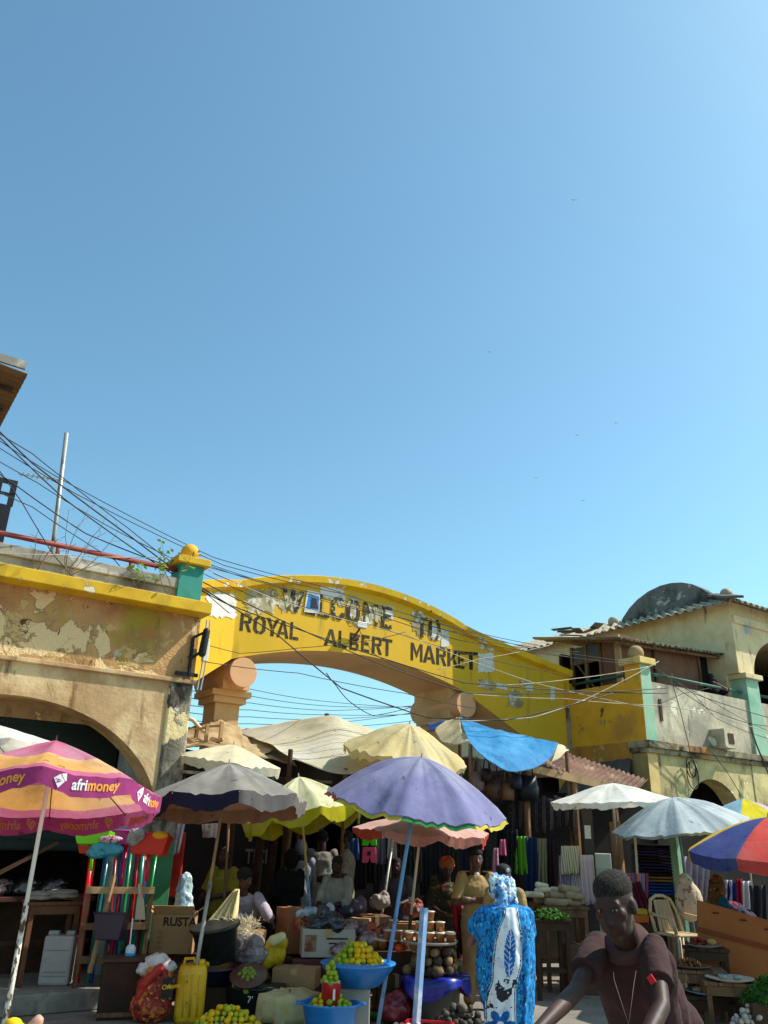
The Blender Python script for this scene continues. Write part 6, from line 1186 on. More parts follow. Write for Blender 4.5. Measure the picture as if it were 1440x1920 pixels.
# stall partitions hiding the pillars
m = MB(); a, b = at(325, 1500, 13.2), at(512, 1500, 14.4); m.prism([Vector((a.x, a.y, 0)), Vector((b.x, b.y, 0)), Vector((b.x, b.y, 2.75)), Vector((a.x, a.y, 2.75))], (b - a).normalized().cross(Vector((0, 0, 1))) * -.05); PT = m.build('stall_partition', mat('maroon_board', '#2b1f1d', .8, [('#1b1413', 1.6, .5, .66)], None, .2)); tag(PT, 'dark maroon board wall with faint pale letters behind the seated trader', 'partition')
vs, fs = text_mesh('TICI', .30, .02); m = MB(); e_ = (b - a); e_.z = 0; e_.normalize(); p0 = at(452, 1618, 14.05); m.add([p0 + e_ * v.x * .8 + Vector((0, 0, v.y)) - e_.cross(Vector((0, 0, 1))) * -.10 for v in vs], fs); m.build('lettering', mat('faded_white_print', '#7d7571', .8), PT)
for x_, w_, lab in ((487, .16, 'leaning brown plank beside the lettered maroon board'), (515, .14, 'dark upright post at the left side of the alley opening'), (540, .10, 'thin reddish post inside the alley opening')):
    m = MB(); a = at(x_, 1560, 13.2); m.bar(Vector((a.x - .08, 13.2, 0)), Vector((a.x + .06, 13.2, 2.7)), w_, .05); tag(m.build('timber_post', M_woodd if x_ != 540 else M_wood), lab, 'post')
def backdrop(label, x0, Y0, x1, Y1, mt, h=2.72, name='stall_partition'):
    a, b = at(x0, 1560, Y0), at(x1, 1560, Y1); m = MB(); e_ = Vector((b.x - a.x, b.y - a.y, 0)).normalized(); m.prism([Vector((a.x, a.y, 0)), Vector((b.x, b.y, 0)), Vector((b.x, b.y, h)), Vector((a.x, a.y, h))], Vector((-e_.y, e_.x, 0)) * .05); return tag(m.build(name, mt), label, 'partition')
backdrop('dark board back wall of the clothes stalls behind the officers', 668, 14.2, 1000, 15.2, M_dark); backdrop('dark board back wall of the textile stall behind the cyclist', 1000, 15.2, 1235, 16.0, M_dark); backdrop('dark board back wall at the right edge behind the woman in teal', 1232, 15.9, 1500, 17.6, M_dark, 2.3)  # added dark walls, stand for the shade behind the stall goods
# dark clothes hung at the back of the central stalls
r_ = rnd(77); dk = ['#1b1a20', '#231d1c', '#2a2420', '#1a2030', '#35241f', '#20261f', '#403632', '#151518']
for i in range(17):
    x = 676 + i * 17.5; Y = 13.7 + i * .035; y0 = 1575 + r_.uniform(-14, 10) if i < 9 else 1560 + r_.uniform(-8, 8); y1 = y0 + r_.uniform(70, 125); w_ = r_.uniform(9, 13)
    drape('hung_garment', [at(x - w_, y0, Y), at(x + w_, y0, Y), at(x + w_ * 1.1, y1, Y), at(x - w_ * 1.1, y1, Y)], mat('dark_cloth_%d' % (i % 8), dk[i % 8], .9, [('#5a4f48', 9, .62, .68)], None, .2), 'dark garment in the row hung at the back of the central stalls', 'garment', 3, .03, group='dark garments at the back of the central stalls', seed=i)
for nm, col, y0, y1, lab in (('neon_green', '#4fc41a', 1562, 1586, 'neon green shorts hung on the dark stall front'), ('neon_pink', '#d8486e', 1588, 1618, 'neon pink shorts hung just below the neon green ones')):
    m = MB(); Y = 13.2; m.prism([at(680, y0, Y), at(705, y0, Y), at(707, y1, Y), at(696, y1, Y), at(693, (y0 + y1) / 2 + 4, Y), at(690, y1, Y), at(678, y1, Y)], Vector((0, .04, 0))); o = m.build('shorts', mat(nm, col, .7, (), None, .1), bevel=.012); tag(o, lab, 'shorts'); q = MB(); q.box(at(692, (y0 * .6 + y1 * .4), Y - .01), (.05, .012, .06)); q.build('label_tag', M_black, o)
# handbags under the blue tarp
bags = [(895, 1450, 30, 44, '#8c7672', 'grey pink handbag'), (925, 1462, 34, 50, '#5b3d30', 'brown leopard print handbag'), (952, 1470, 26, 40, '#7b5a3c', 'tan brown handbag'), (990, 1462, 40, 60, '#16161b', 'large black backpack'), (912, 1440, 22, 30, '#3a2226', 'dark wine red purse'), (968, 1452, 22, 34, '#2a2a3a', 'dark navy shoulder bag')]
for i, (x, y, w_, h_, col, lab) in enumerate(bags):
    Y = 14.0 - i * .03; c_ = at(x, y + 10, Y); W_, H_ = (at(x + w_, y, Y) - at(x, y, Y)).length, (at(x, y, Y) - at(x, y + h_, Y)).length; r = thing('handbag', lab + ' hanging under the blue tarp', 'bag', c_ - Vector((0, 0, H_ / 2))); mt = mat('bag_%d' % i, col, .5, [('#241a16', 14, .56, .64)] if i == 1 else (), None, .15)
    m = MB(); m.loft([(c_ + Vector((0, 0, -H_ / 2)), Vector((W_ * .46, 0, 0)), Vector((0, .10, 0))), (c_ + Vector((0, 0, -H_ * .1)), Vector((W_ * .5, 0, 0)), Vector((0, .12, 0))), (c_ + Vector((0, 0, H_ * .3)), Vector((W_ * .40, 0, 0)), Vector((0, .05, 0)))], 14); m.build('bag_body', mt, r, smooth=True)
    m = MB(); m.tube([c_ + Vector((-W_ * .25, 0, H_ * .28)), c_ + Vector((-W_ * .18, 0, H_ * .75)), c_ + Vector((0, 0, H_ * .95)), c_ + Vector((W_ * .18, 0, H_ * .75)), c_ + Vector((W_ * .25, 0, H_ * .28))], .012, 6); m.build('strap', mt, r, smooth=True)
# rows of small hanging goods and jackets
for i in range(18):
    x = 952 + i * 7.2; Y = 14.15; col = ['#2b2326', '#4a3a3c', '#1f1f26', '#5b4a4a', '#31261f', '#6d6466'][i % 6]; y0, y1 = 1492 + (i % 3) * 3, 1548 + (i * 7 % 5) * 4
    drape('belt_bundle', [at(x, y0, Y), at(x + 6, y0, Y), at(x + 6, y1, Y), at(x, y1, Y)], mat('belt_%d' % (i % 6), col, .7, [('#8f8684', 30, .60, .64, (3, 3, .4))], None, .2), 'dark bundle of belts and chains in the hanging row above the jackets', 'belts', 2, .015, group='bundles of belts above the jackets', rows=4, seed=i)
jk = [(945, 1555, 970, 1660, '#141417', 'black jacket hanging left of the lime one'), (966, 1568, 988, 1640, '#5d9a1c', 'lime green jacket hanging behind the officers'), (985, 1570, 1012, 1690, '#14244a', 'long navy blue jacket hanging beside the lime one'), (1008, 1572, 1024, 1660, '#8d8660', 'khaki grey scarf hanging beside the navy jacket'), (1024, 1575, 1040, 1690, '#2f1518', 'dark wine red cloth hanging next to the khaki scarf')]
for i, (x0, y0, x1, y1, col, lab) in enumerate(jk):
    drape('hung_jacket', [at(x0, y0, 13.9), at(x1, y0, 13.9), at(x1 + 4, y1, 13.9), at(x0 - 2, y1, 13.9)], mat('jacket_%d' % i, col, .8, (), None, .15), lab, 'jacket', 3, .04, seed=i * 2)
def stripes_mat(name, c1, c2, sc):
    m_ = mat(name, c1, .85, (), None, .1); n_ = m_.node_tree.nodes; tcx = n_.new('ShaderNodeTexCoord'); wv = n_.new('ShaderNodeTexWave'); wv.inputs['Scale'].default_value = sc; m_.node_tree.links.new(tcx.outputs['Object'], wv.inputs[0]); rp = n_.new('ShaderNodeValToRGB'); rp.color_ramp.elements[0].position = .45; rp.color_ramp.elements[1].position = .55; rp.color_ramp.elements[0].color = (*srgb(c1), 1); rp.color_ramp.elements[1].color = (*srgb(c2), 1); m_.node_tree.links.new(wv.outputs[0], rp.inputs[0]); m_.node_tree.links.new(rp.outputs[0], n_['Principled BSDF'].inputs['Base Color']); return m_
for i, (x0, y0, x1, y1, mt, lab) in enumerate(((1052, 1586, 1086, 1640, stripes_mat('stripe_cream', '#cdc3a0', '#8f8a68', 9), 'cream and olive striped towel folded over the textile rail'), (1048, 1604, 1070, 1688, stripes_mat('stripe_lilac', '#a78a98', '#6f5f73', 9), 'lilac striped cloth hanging under the striped towel'), (1070, 1640, 1092, 1690, stripes_mat('stripe_grey', '#b9b3b0', '#8a7f8a', 12), 'grey and white striped cloth beside the yam table'), (1086, 1603, 1112, 1696, stripes_mat('stripe_pink', '#c9a0a2', '#c9c2c0', 9), 'pink and white striped cloth flaring to the right of the towel'))):
    drape('striped_cloth', [at(x0, y0, 13.6), at(x1, y0, 13.6), at(x1 + (8 if i == 3 else 0), y1, 13.5), at(x0 + (4 if i == 3 else 0), y1, 13.5)], mt, lab, 'cloth', 3, .025, seed=i)
c_ = at(1125, 1652, 14.3); CB = thing('white_cabinet', 'small pale green white cabinet among the dark textile stalls', 'cabinet', Vector((c_.x, 14.3, 0))); zt = at(1125, 1600, 14.3).z; m = MB(); m.box((0, 0, (zt + .1) / 2), (.34, .3, zt - .1)); m.build('body', plastic('cabinet_white', '#b7c2b8', .5), CB, local=True, bevel=.01); m = MB(); m.box((0, -.155, zt * .6), (.27, .01, zt * .55)); m.build('door', plastic('cabinet_door', '#9fb0a6', .4), CB, local=True); m = MB(); m.box((.12, -.165, zt * .6), (.015, .02, .12)); m.build('handle', M_steel, CB, local=True)
m = MB(); a = at(1157, 1560, 13.6); m.tube([Vector((a.x, 13.6, 0)), Vector((a.x, 13.6, 1.0)), Vector((a.x - .02, 13.6, a.z + .15))], [.075, .085, .09], 9); tag(m.build('timber_post', M_wood, smooth=True), 'thick weathered round timber post behind the head of the cyclist', 'post')
m = MB(); a = at(1102, 1560, 14.0); m.boxS(0, 0, 0, 0, 0, 0) if False else m.box((a.x, 14.0, 1.2), (.16, .1, 2.4)); m2 = m.build('timber_post', mat('grey_post', '#4b4642', .9)); tag(m2, 'square dark grey post with small paper notices behind the white umbrella', 'post'); m = MB(); m.box(at(1102, 1560, 13.94), (.10, .006, .2)); m.build('notice', M_paper, m2)
# yam table and green leaf table
ty = at(1052, 1698, 12.6); YT = table('rough round topped table heaped with pale yams, right of the officers', Vector((ty.x, 12.6, 0)), .66, .5, ty.z, .1, M_wood, shelf=True)
def yams(cx, cy, cz, n_, seed, label, group, mt, L_=.22, rr=.055):
    r2 = rnd(seed)
    for i in range(n_):
        l = 0 if i < n_ * .5 else (1 if i < n_ * .82 else 2); f = (1 - l * .33); p = Vector((cx + r2.uniform(-.28, .28) * f, cy + r2.uniform(-.17, .17) * f, cz + rr * (.9 + 1.5 * l))); a = r2.uniform(-.6, .6); d_ = Vector((math.cos(a), math.sin(a), r2.uniform(-.15, .15))) * L_ / 2; m = MB(); m.caps(p - d_, p + d_, rr, rr * r2.uniform(.7, .95), 10)
        for v in m.v: v += (v - p) * .12 * noise.noise(v * 12)
        tag(m.build('yam', mt, smooth=True), label, 'yam', group)
M_yam = mat('yam_skin', '#a28a6b', .9, [('#7f6a50', 9, .5, .64)], (40, .3, .005), .2); M_yamc = mat('yam_cut', '#cfc3a4', .9, [('#a8956f', 9, .55, .64)], None, .15)
yams(ty.x + .04, 12.56, ty.z, 16, 8, 'brown skinned yam heaped on the table right of the officers', 'yams heaped on the rough table', M_yam); yams(ty.x - .17, 12.6, ty.z + .1, 9, 9, 'pale peeled yam stacked at the left of the yam heap', 'pale yams at the left of the heap', M_yamc, .16, .04)
tg = at(1030, 1718, 11.8); GTb = table('low wooden table under a heap of green leaves, right of the woman in blue', Vector((tg.x, 11.9, 0)), .5, .42, tg.z - .03, .1, M_woodd, shelf=True)
def leafheap(label, c, rx, ry, h, n_, mt, seed, L_=.09):
    r2 = rnd(seed); m = MB()
    for i in range(n_):
        a, rr = r2.uniform(0, 6.28), math.sqrt(r2.random()); p = Vector(c) + Vector((math.cos(a) * rr * rx, math.sin(a) * rr * ry, h * (1 - rr * rr) * r2.uniform(.3, 1))); u = Vector((r2.uniform(-1, 1), r2.uniform(-1, 1), r2.uniform(-.2, .7))).normalized() * L_ * r2.uniform(.6, 1.2); v = u.cross(Vector((r2.uniform(-1, 1), r2.uniform(-1, 1), 1))).normalized() * L_ * .18
        m.add([p - u * .5, p + v, p + u * .6, p - v], [(0, 1, 2, 3)])
    m.ell(Vector(c) + Vector((0, 0, h * .1)), (rx * .85, ry * .85, h * .6)); return tag(m.build('leaf_heap', mt), label, 'leaves')
M_leaf = mat('herb_green', '#3f6b1c', .7, [('#25460f', 7, .5, .62), ('#6a8f2c', 9, .6, .66)], None, .3, trans=.2)
leafheap('heap of dark green leaves on the low table right of the woman in blue', (tg.x, 11.85, tg.z - .02), .27, .2, .12, 500, M_leaf, 3)
# ---- front row, left to right
c_ = onz(287, 1914, 0); SKB = thing('onion_sack', 'bulging red net sack of onions tied with white plastic, beside the yellow jerrycan', 'sack', c_)
M_net = mat('red_net', '#9c2a1c', .55, [('#c8721f', 7, .50, .56, (1, 1, 1), 3), ('#5f1712', 12, .56, .62), ('#d8a04a', 16, .62, .66)], (34, .8, .02), .2, spec=.5)
q = lambda x, y, Y=9.85: at(x, y, Y)
blob('sack_body', M_net, [(q(283, 1885), (.22, .2, .17)), (q(290, 1855), (.20, .19, .17)), (q(296, 1828), (.17, .16, .14)), (q(300, 1806), (.12, .12, .10))], .012, 3, (.06, .045), SKB)
blob('white_top', mat('white_poly', '#cfc6c2', .5, [('#a99a98', 6, .5, .66)], (20, .5, .01), .15), [(q(296, 1802, 9.8), (.13, .1, .08)), (q(318, 1812, 9.8), (.08, .07, .05)), (q(268, 1818, 9.78), (.07, .06, .06))], .012, 2, (.05, .05), SKB)
blob('red_fold', mat('red_poly', '#b5342e', .4, [('#8c2420', 5, .5, .66)], (20, .5, .01), .15), [(q(268, 1848, 9.70), q(300, 1815, 9.68), .05, .045), (q(255, 1880, 9.72), q(272, 1845, 9.7), .035, .045)], .012, 2, (.05, .03), SKB)
lb = MB(); lb.prism([q(305, 1836, 9.62), q(328, 1830, 9.64), q(322, 1872, 9.62), q(300, 1880, 9.60)], Vector((0, .006, 0))); lbo = lb.build('label_panel', mat('sack_label', '#1d1613', .5, [('#e09a1c', 8, .56, .6)], None, .1), SKB); vs, fs = text_mesh('Onions', .062, .02); p0 = q(303, 1856, 9.585); m = MB(); m.add([p0 + Vector((v.x, 0, v.y + v.x * .15)) for v in vs], fs); m.build('lettering', mat('label_yellow', '#e8b21c', .6), lbo)
c_ = at(352, 1916, 9.9); c_.z = 0
def jerrycan(label, c, rz, w, d, h, mt, name='jerrycan'):
    r = thing(name, label, 'jerrycan', c, rz); m = MB(); n_ = 24; rings = []
    for z, s_ in ((0, .86), (.03, .97), (.12, 1), (h * .5, 1.0), (h - .10, 1), (h - .03, .94), (h, .80)):
        ring = []
        for j in range(n_):
            a = 2 * math.pi * j / n_; cx, sx = math.cos(a), math.sin(a); e_ = 3.2; rr = (abs(cx) ** e_ + abs(sx) ** e_) ** (-1 / e_); ring.append(Vector((cx * rr * w / 2 * s_, sx * rr * d / 2 * s_, z)))
        rings.append(ring)
    m.v = [v for rg in rings for v in rg]; m.f = [(i * n_ + j, i * n_ + (j + 1) % n_, (i + 1) * n_ + (j + 1) % n_, (i + 1) * n_ + j) for i in range(len(rings) - 1) for j in range(n_)] + [tuple(range(n_))[::-1], tuple((len(rings) - 1) * n_ + j for j in range(n_))]; m.m = [0] * len(m.f); m.build('body', mt, r, local=True, smooth=True)
    m = MB()
    for x in (-w * .22, w * .02, w * .26): m.tube([(x, -d / 2 - .002, .06), (x, -d / 2 - .004, h - .08)], .008, 6)
    m.build('moulded_rib', mt, r, local=True, smooth=True)
    m = MB(); m.tube([(-w * .32, 0, h - .01), (-w * .3, 0, h + .055), (0, 0, h + .06), (w * .1, 0, h - .01)], .018, 8); m.build('handle', mt, r, local=True, smooth=True)
    m = MB(); m.lathe([(.035, h - .01), (.035, h + .045), (.03, h + .05)], (w * .28, 0, 0), 14); m.build('cap', mt, r, local=True, smooth=True); return r
jerrycan('worn yellow jerrycan holding the pole of the grey umbrella', c_, R(12), .31, .24, .53, plastic('jerry_yellow', '#e6ae08', .5, .12, [('#b58405', 5, .52, .7, (1, 1, .4)), ('#8a6a12', 12, .66, .7)]))
# low dark tables carrying the goods between the columns
TA = table('low dark table behind the black tub, carrying the printed carton and bundles', Vector((at(330, 1780, 11.3).x, 11.4, 0)), 1.3, .8, .50, .12, M_woodd); TA2 = table('long low dark table carrying cartons and plastic wrapped goods in the centre', Vector((at(640, 1780, 11.4).x, 11.35, 0)), 2.0, .75, .50, .12, M_woodd)
c_ = at(322, 1784, 11.0); c_.z = .515; CX = carton('open brown carton printed RUSTA beside the grey umbrella pole', c_, (.50, .36, .44), .1, None, True); print_on(CX, 'RUSTA', -.12, -.19, .30, .13, mat('box_ink', '#3a2a1c', .8), .03)
for i in range(4): print_on(CX, '111', -.17, -.19, .05 + i * .055, .05, mat('box_ink', '#3a2a1c', .8), 0)
blob('plastic_bundle', mat('iridescent_film', '#b3c9c6', .25, [('#7f9fae', 5, .48, .58, (1, 1, .3)), ('#e3e9e6', 7, .58, .66, (1, 1, .3))], (14, .7, .02, (1, 1, .3)), .2, spec=.9), [(at(343, 1712, 11.05), at(345, 1680, 11.05), .14, .10), (at(345, 1680, 11.05), at(347, 1650, 11.05), .10, .085)], .014, 2, (.08, .06), None, 'tall iridescent clear plastic bundle standing in the open printed carton', 'bundle')
drape('folded_parasol', [at(440, 1668, 10.9), at(449, 1668, 10.85), at(440, 1748, 10.6), at(374, 1744, 10.8)], mat('cream_canvas', '#d9c48f', .9, [('#b39a63', 6, .55, .66)], (20, .3, .01), .12), 'closed cream canvas parasol leaning beside the black tub', 'parasol', 4, .05, rows=10)
TBk = thing('black_tub', 'wide black rubber tub beside the grey umbrella pole', 'tub', at(407, 1806, 10.5)); m = MB(); tl = Matrix.Rotation(R(-8), 3, 'Y') @ Matrix.Rotation(R(8), 3, 'X'); m.lathe([(.16, 0), (.20, .03), (.265, .36), (.285, .37), (.285, .385), (.26, .385), (.19, .05), (0, .05)], at(407, 1803, 10.5), 28, M=tl); m.build('tub_body', plastic('black_rubber', '#1f211f', .45, .1, [('#3a3c38', 5, .55, .68)]), TBk, smooth=True)
m = MB(); m.lathe([(.27, 0.34), (.29, .36), (.29, .39), (.27, .385)], at(407, 1803, 10.5), 28, M=tl); m.build('rim', plastic('black_rubber', '#1f211f'), TBk, smooth=True)
BBs = thing('dark_basin', 'wide dark blue basin with a single lime under the black tub', 'basin', at(385, 1850, 10.45)); m = MB(); m.lathe([(.22, 0), (.26, .02), (.36, .16), (.39, .17), (.385, .185), (.35, .175), (.25, .04), (0, .035)], at(385, 1845, 10.45), 30); m.build('basin_body', plastic('navy_plastic', '#1b2638', .35, .1), BBs, smooth=True)
heap('lime', 'single lime lying in the dark blue basin', 'lime', None, [at(388, 1808, 10.25)], .055, [M_lemon[0]], 2)
carton('dark wooden crate holding up the dark blue basin', Vector((at(385, 1850, 10.5).x, 10.5, 0)), (.6, .5, at(385, 1846, 10.45).z), .1, M_woodd, tape=False, cat='crate')
# raffia, torn cardboard, plastic lumps
m = MB(); r_ = rnd(9)
for i in range(420):
    p = at(450 + r_.uniform(-32, 30), 1744 + r_.uniform(-18, 16), 10.7 + r_.uniform(-.15, .15)); a = Vector((r_.uniform(-1, 1), r_.uniform(-1, 1), r_.uniform(-.3, 1))).normalized() * r_.uniform(.06, .16); m.tube([p, p + a * .5 + Vector((0, 0, .01)), p + a], .0022, 3, cap=False)
m.ell(at(450, 1755, 10.75), (.15, .12, .09)); tag(m.build('raffia_heap', mat('raffia', '#dccfae', .9, (), None, .25)), 'fluffy heap of pale straw fibres behind the black tub', 'straw')
blob('plastic_lump', mat('mauve_film', '#8f7f7d', .35, [('#c4b8b4', 6, .54, .64), ('#5f4f50', 4, .5, .62)], (16, .6, .015), .2, spec=.6), [(at(470, 1790, 10.6), (.2, .15, .12)), (at(455, 1770, 10.7), (.16, .12, .12)), (at(478, 1772, 10.6), (.12, .1, .12))], .013, 2, (.07, .05), None, 'crumpled mauve grey plastic sheet behind the tilted bowl of limes', 'plastic')
m = MB(); m.sheet(grid_interp([[at(472, 1742, 10.9), at(500, 1744, 10.9)], [at(470, 1765, 10.8), at(496, 1768, 10.8)], [at(478, 1792, 10.7), at(490, 1792, 10.7)]], 6, 6, 0, .03, 5), .008); tag(m.build('torn_cardboard', M_card), 'torn piece of pale cardboard right of the straw heap', 'cardboard')
blob('yellow_sack', mat('yellow_poly', '#c9a512', .55, [('#8a7216', 3, .5, .64), ('#e3cf6a', 4, .6, .68)], (14, .5, .015), .15), [(at(512, 1790, 10.75), (.15, .13, .13)), (at(520, 1768, 10.75), (.13, .11, .08)), (at(500, 1800, 10.7), (.10, .1, .1))], .014, 2, (.09, .05), None, 'crumpled yellow plastic sack below the cartons', 'sack')
m = MB(); m.caps(at(512, 1764, 10.6), at(528, 1757, 10.6), .06, .055, 14); tag(m.build('paper_roll', mat('cream_roll', '#d8cb94', .8), smooth=True), 'short cream paper roll lying on the yellow sack', 'roll')
c_ = at(548, 1786, 11.3); c_.z = .515; k1 = carton('tall brown carton with a red printed panel, left of the pale printed carton', c_, (.34, .36, .50), .55, mat('cardboard_red', '#8e5a3c', .9, [('#7b4a30', 3, .5, .68)], None, .1)); m = MB(); m.box((0, -.183, .33), (.26, .004, .13)); m.build('red_print', mat('red_print', '#a03a22', .8, [('#b9825a', 14, .5, .6)], None, .1), k1, local=True)
c_ = at(612, 1792, 11.05); c_.z = .515; k2 = carton('pale printed carton in the centre with a black bag on top', c_, (.64, .34, .30), .18, mat('white_card', '#b5a99c', .9, [('#9b8e80', 3, .5, .68)], None, .08)); ik = mat('box_ink2', '#3c332c', .8)
for i, tx in enumerate(('COMMODITY', 'PRODUCTS', '12')): print_on(k2, '', 0, 0, 0, .05, ik) if False else None
for i in range(3): m = MB(); m.box((.10, -.173, .20 - i * .05), (.26 - i * .06, .003, .018)); m.build('print_line', ik, k2, local=True)
m = MB(); m.box((-.22, -.173, .15), (.14, .003, .18)); m.build('label_patch', mat('label_brown', '#9c7a5c', .9, [('#7d4a38', 9, .5, .6)], None, .1), k2, local=True)
c_ = at(585, 1818, 11.0); carton('dark red crate below the pale printed carton', Vector((c_.x, 11.0, 0)), (.5, .3, .5), .15, plastic('dark_red_crate', '#5f1714', .5), tape=False, cat='crate')
blob('black_bag', mat('black_poly', '#15161c', .3, [('#2f3748', 6, .54, .62)], (14, .6, .015), .2, spec=.8), [(at(598, 1734, 11.0), (.17, .14, .11)), (at(622, 1728, 11.0), (.15, .13, .12)), (at(606, 1712, 11.0), (.08, .08, .1)), (at(632, 1738, 10.95), (.1, .1, .07))], .013, 2, (.07, .05), None, 'knotted black plastic bag on the pale printed carton', 'bag')
blob('white_bag', mat('white_blue_poly', '#b3bcc4', .4, [('#6f93b5', 5, .52, .6)], (14, .5, .015), .15), [(at(560, 1712, 11.2), (.10, .1, .06)), (at(584, 1710, 11.2), (.13, .1, .06)), (at(618, 1704, 11.3), (.06, .06, .08))], .012, 2, (.06, .04), None, 'white and pale blue plastic bag on the brown carton', 'bag')
r_ = rnd(31); bagc = [('bag_pink', '#a88a8e'), ('bag_grey', '#8f8a8c'), ('bag_violet', '#7d4a86'), ('bag_brown', '#7a5648'), ('bag_clear', '#b0a8a4')]
for i in range(20):
    x, y = 640 + (i % 7) * 19 + r_.uniform(-6, 6), 1786 - (i // 7) * 22 + r_.uniform(-5, 5); nm, cc = bagc[i % 5]; p = at(x, y, 10.9 + (i // 7) * .22)
    blob('packed_bag', mat(nm, cc, .3, [('#d8d0cc', 8, .58, .66), ('#5b4640', 5, .52, .62)], (18, .6, .012), .2, spec=.8), [(p, (.11, .10, .065)), (p + Vector((.03, .02, .05)), (.06, .06, .05))], .013, 2, (.05, .035), None, 'clear plastic bag of dried goods in the pile on the central table', 'bag', 'bags of dried goods on the central table')
for x, y in ((688, 1752), (704, 1748), (697, 1738), (712, 1765)):
    p = at(x, y, 11.2); m = MB(); m.box(p, (.12, .10, .09)); tag(m.build('spice_box', plastic('spice_orange', '#b5502a', .5), bevel=.008), 'small orange red spice box behind the bags of dried goods', 'box', 'small spice boxes on the central table')
# tubs of palm oil or honey
M_amber = mat('amber_paste', '#8a4a16', .3, [('#b5702a', 8, .5, .64)], None, .15, spec=.6); M_lid = plastic('tub_lid', '#cfc2ae', .35)
m = MB(); m.lathe([(.040, 0), (.052, .085), (.052, .09)], (0, 0, 0), 14); tub = thing('food_tub', 'clear tub of amber paste in the pyramid above the coconut heap', 'tub', (0, 0, -5), 0, 'tubs of amber paste'); m.build('tub_body', M_amber, tub, local=True, smooth=True); m = MB(); m.lathe([(.056, .088), (.058, .10), (.03, .104)], (0, 0, 0), 14); m.build('lid', M_lid, tub, local=True, smooth=True)
first = True
def put_tub(p, lab):
    global first
    if first: tub.location = p; tub['label'] = lab; first = False; return
    dup(tub, p, 0, lab)
LA, LB_ = 'clear tub of amber paste in the pyramid above the coconut heap', 'clear tub of amber paste stacked at the right end of the central table'
tz = at(806, 1768, 10.3); TRY = MB(); TRY.lathe([(.02, 0), (.30, .0), (.32, .03), (.315, .03), (.30, .012)], tz, 24); tag(TRY.build('tray', plastic('pale_tray', '#9c8f80', .5), smooth=True), 'flat pale tray carrying the pyramid of amber tubs', 'tray')
for l, n_ in enumerate((5, 3, 1)):
    for i in range(n_):
        for j in range(max(1, 2 - l)): put_tub(tz + Vector(((i - (n_ - 1) / 2) * .118 + .0, (j - .5) * .12 if l < 1 else 0, .012 + l * .107)), LA)
tz2 = at(737, 1788, 10.6)
for i, (dx, dy, l) in enumerate(((-.12, 0, 0), (0, 0, 0), (.12, .02, 0), (-.06, .1, 0), (.06, .1, 0), (-.06, 0, 1), (.06, 0, 1), (0, .02, 2), (-.18, .1, 0), (.14, .12, 0))): put_tub(tz2 + Vector((dx, dy, l * .107 + .04)), LB_)
carton('low dark crate under the stacked tubs at the end of the central table', Vector((tz2.x, 10.65, 0)), (.42, .34, tz2.z + .035), .1, M_woodd, tape=False, cat='crate')
m = MB(); m.ell(at(748, 1778, 10.35), (.045, .04, .045)); tag(m.build('orange_pepper', plastic('pepper_orange', '#d8431a', .35), smooth=True), 'bright orange red pepper beside the stacked tubs', 'pepper')
# coconut heap on blue sheet over a drum
c_ = at(815, 1812, 10.2); DR = thing('oil_drum', 'dark bucket under the blue sheet and the coconut heap', 'bucket', Vector((c_.x, 10.25, 0))); m = MB(); m.lathe([(.26, 0), (.27, .02), (.29, c_.z - .14), (.30, c_.z - .12), (.30, c_.z - .10), (0, c_.z - .10)], (0, 0, 0), 26); m.build('body', plastic('grey_bucket', '#39352f', .5, .12), DR, local=True, smooth=True); m = MB(); m.lathe([(.292, c_.z - .2), (.30, c_.z - .19), (.292, c_.z - .18)], (0, 0, 0), 26); m.build('hoop', plastic('grey_bucket', '#39352f'), DR, local=True)
m = MB(); g_ = []
for i in range(9):
    u = i / 8; row = []
    for j in range(41):
        a = j * 2 * math.pi / 40; rr = .05 + .30 * min(u * 1.6, 1) + .045 * math.sin(a * 5 + 1) * u + (.03 if u > .6 else 0); z = c_.z - .095 + .03 * math.sin(a * 4) * u * (1 if u < .7 else 0) - max(0, u - .62) * (.38 + .22 * math.sin(a * 3 + 1)); row.append(Vector((c_.x + math.cos(a) * rr, 10.25 + math.sin(a) * rr, z)))
    g_.append(row)
m.sheet(g_, .006); tag(m.build('blue_sheet', mat('deep_blue_poly', '#14248f', .35, [('#0d1658', 4, .5, .66)], (12, .5, .015), .15, spec=.6), smooth=True), 'deep blue plastic sheet spread over the bucket below the coconuts', 'plastic sheet')
heap('coconut', 'brown coconut in the heap on the deep blue plastic sheet', 'coconut', 'coconuts on the blue plastic sheet', mound((c_.x, 10.24, c_.z - .09), .30, .26, .26, .115, 5, .7), .112, M_coco, 6, .95, None, .06)
carton('large dull brown drum shaped carton behind the blue angle post', Vector((at(735, 1850, 10.5).x, 10.55, 0)), (.36, .36, .42), .3, mat('olive_card', '#5b4526', .7, [('#42321c', 3, .5, .66)], None, .12))
def plastic_crate(label, c, w, d, h, rz, mt, word_=None):
    r = thing('plastic_crate', label, 'crate', c, rz); m = MB(); t = .014
    m.box((0, 0, t / 2), (w, d, t)); m.build('base', mt, r, local=True)
    for s_ in (-1, 1):
        m = MB(); m.box((0, s_ * d / 2, h * .33), (w, t, h * .6)); m.box((0, s_ * d / 2, h * .93), (w, t * 1.8, h * .14))
        for x in (-w * .47, -.1, .1, w * .47): m.box((x, s_ * d / 2, h * .72), (.03, t, h * .3))
        m.build('side_panel', mt, r, local=True)
        m = MB(); m.box((s_ * w / 2, 0, h * .33), (t, d, h * .6)); m.box((s_ * w / 2, 0, h * .93), (t * 1.8, d, h * .14))
        for y in (-d * .47, d * .47): m.box((s_ * w / 2, y, h * .72), (t, .03, h * .3))
        m.build('end_panel', mt, r, local=True)
    return r
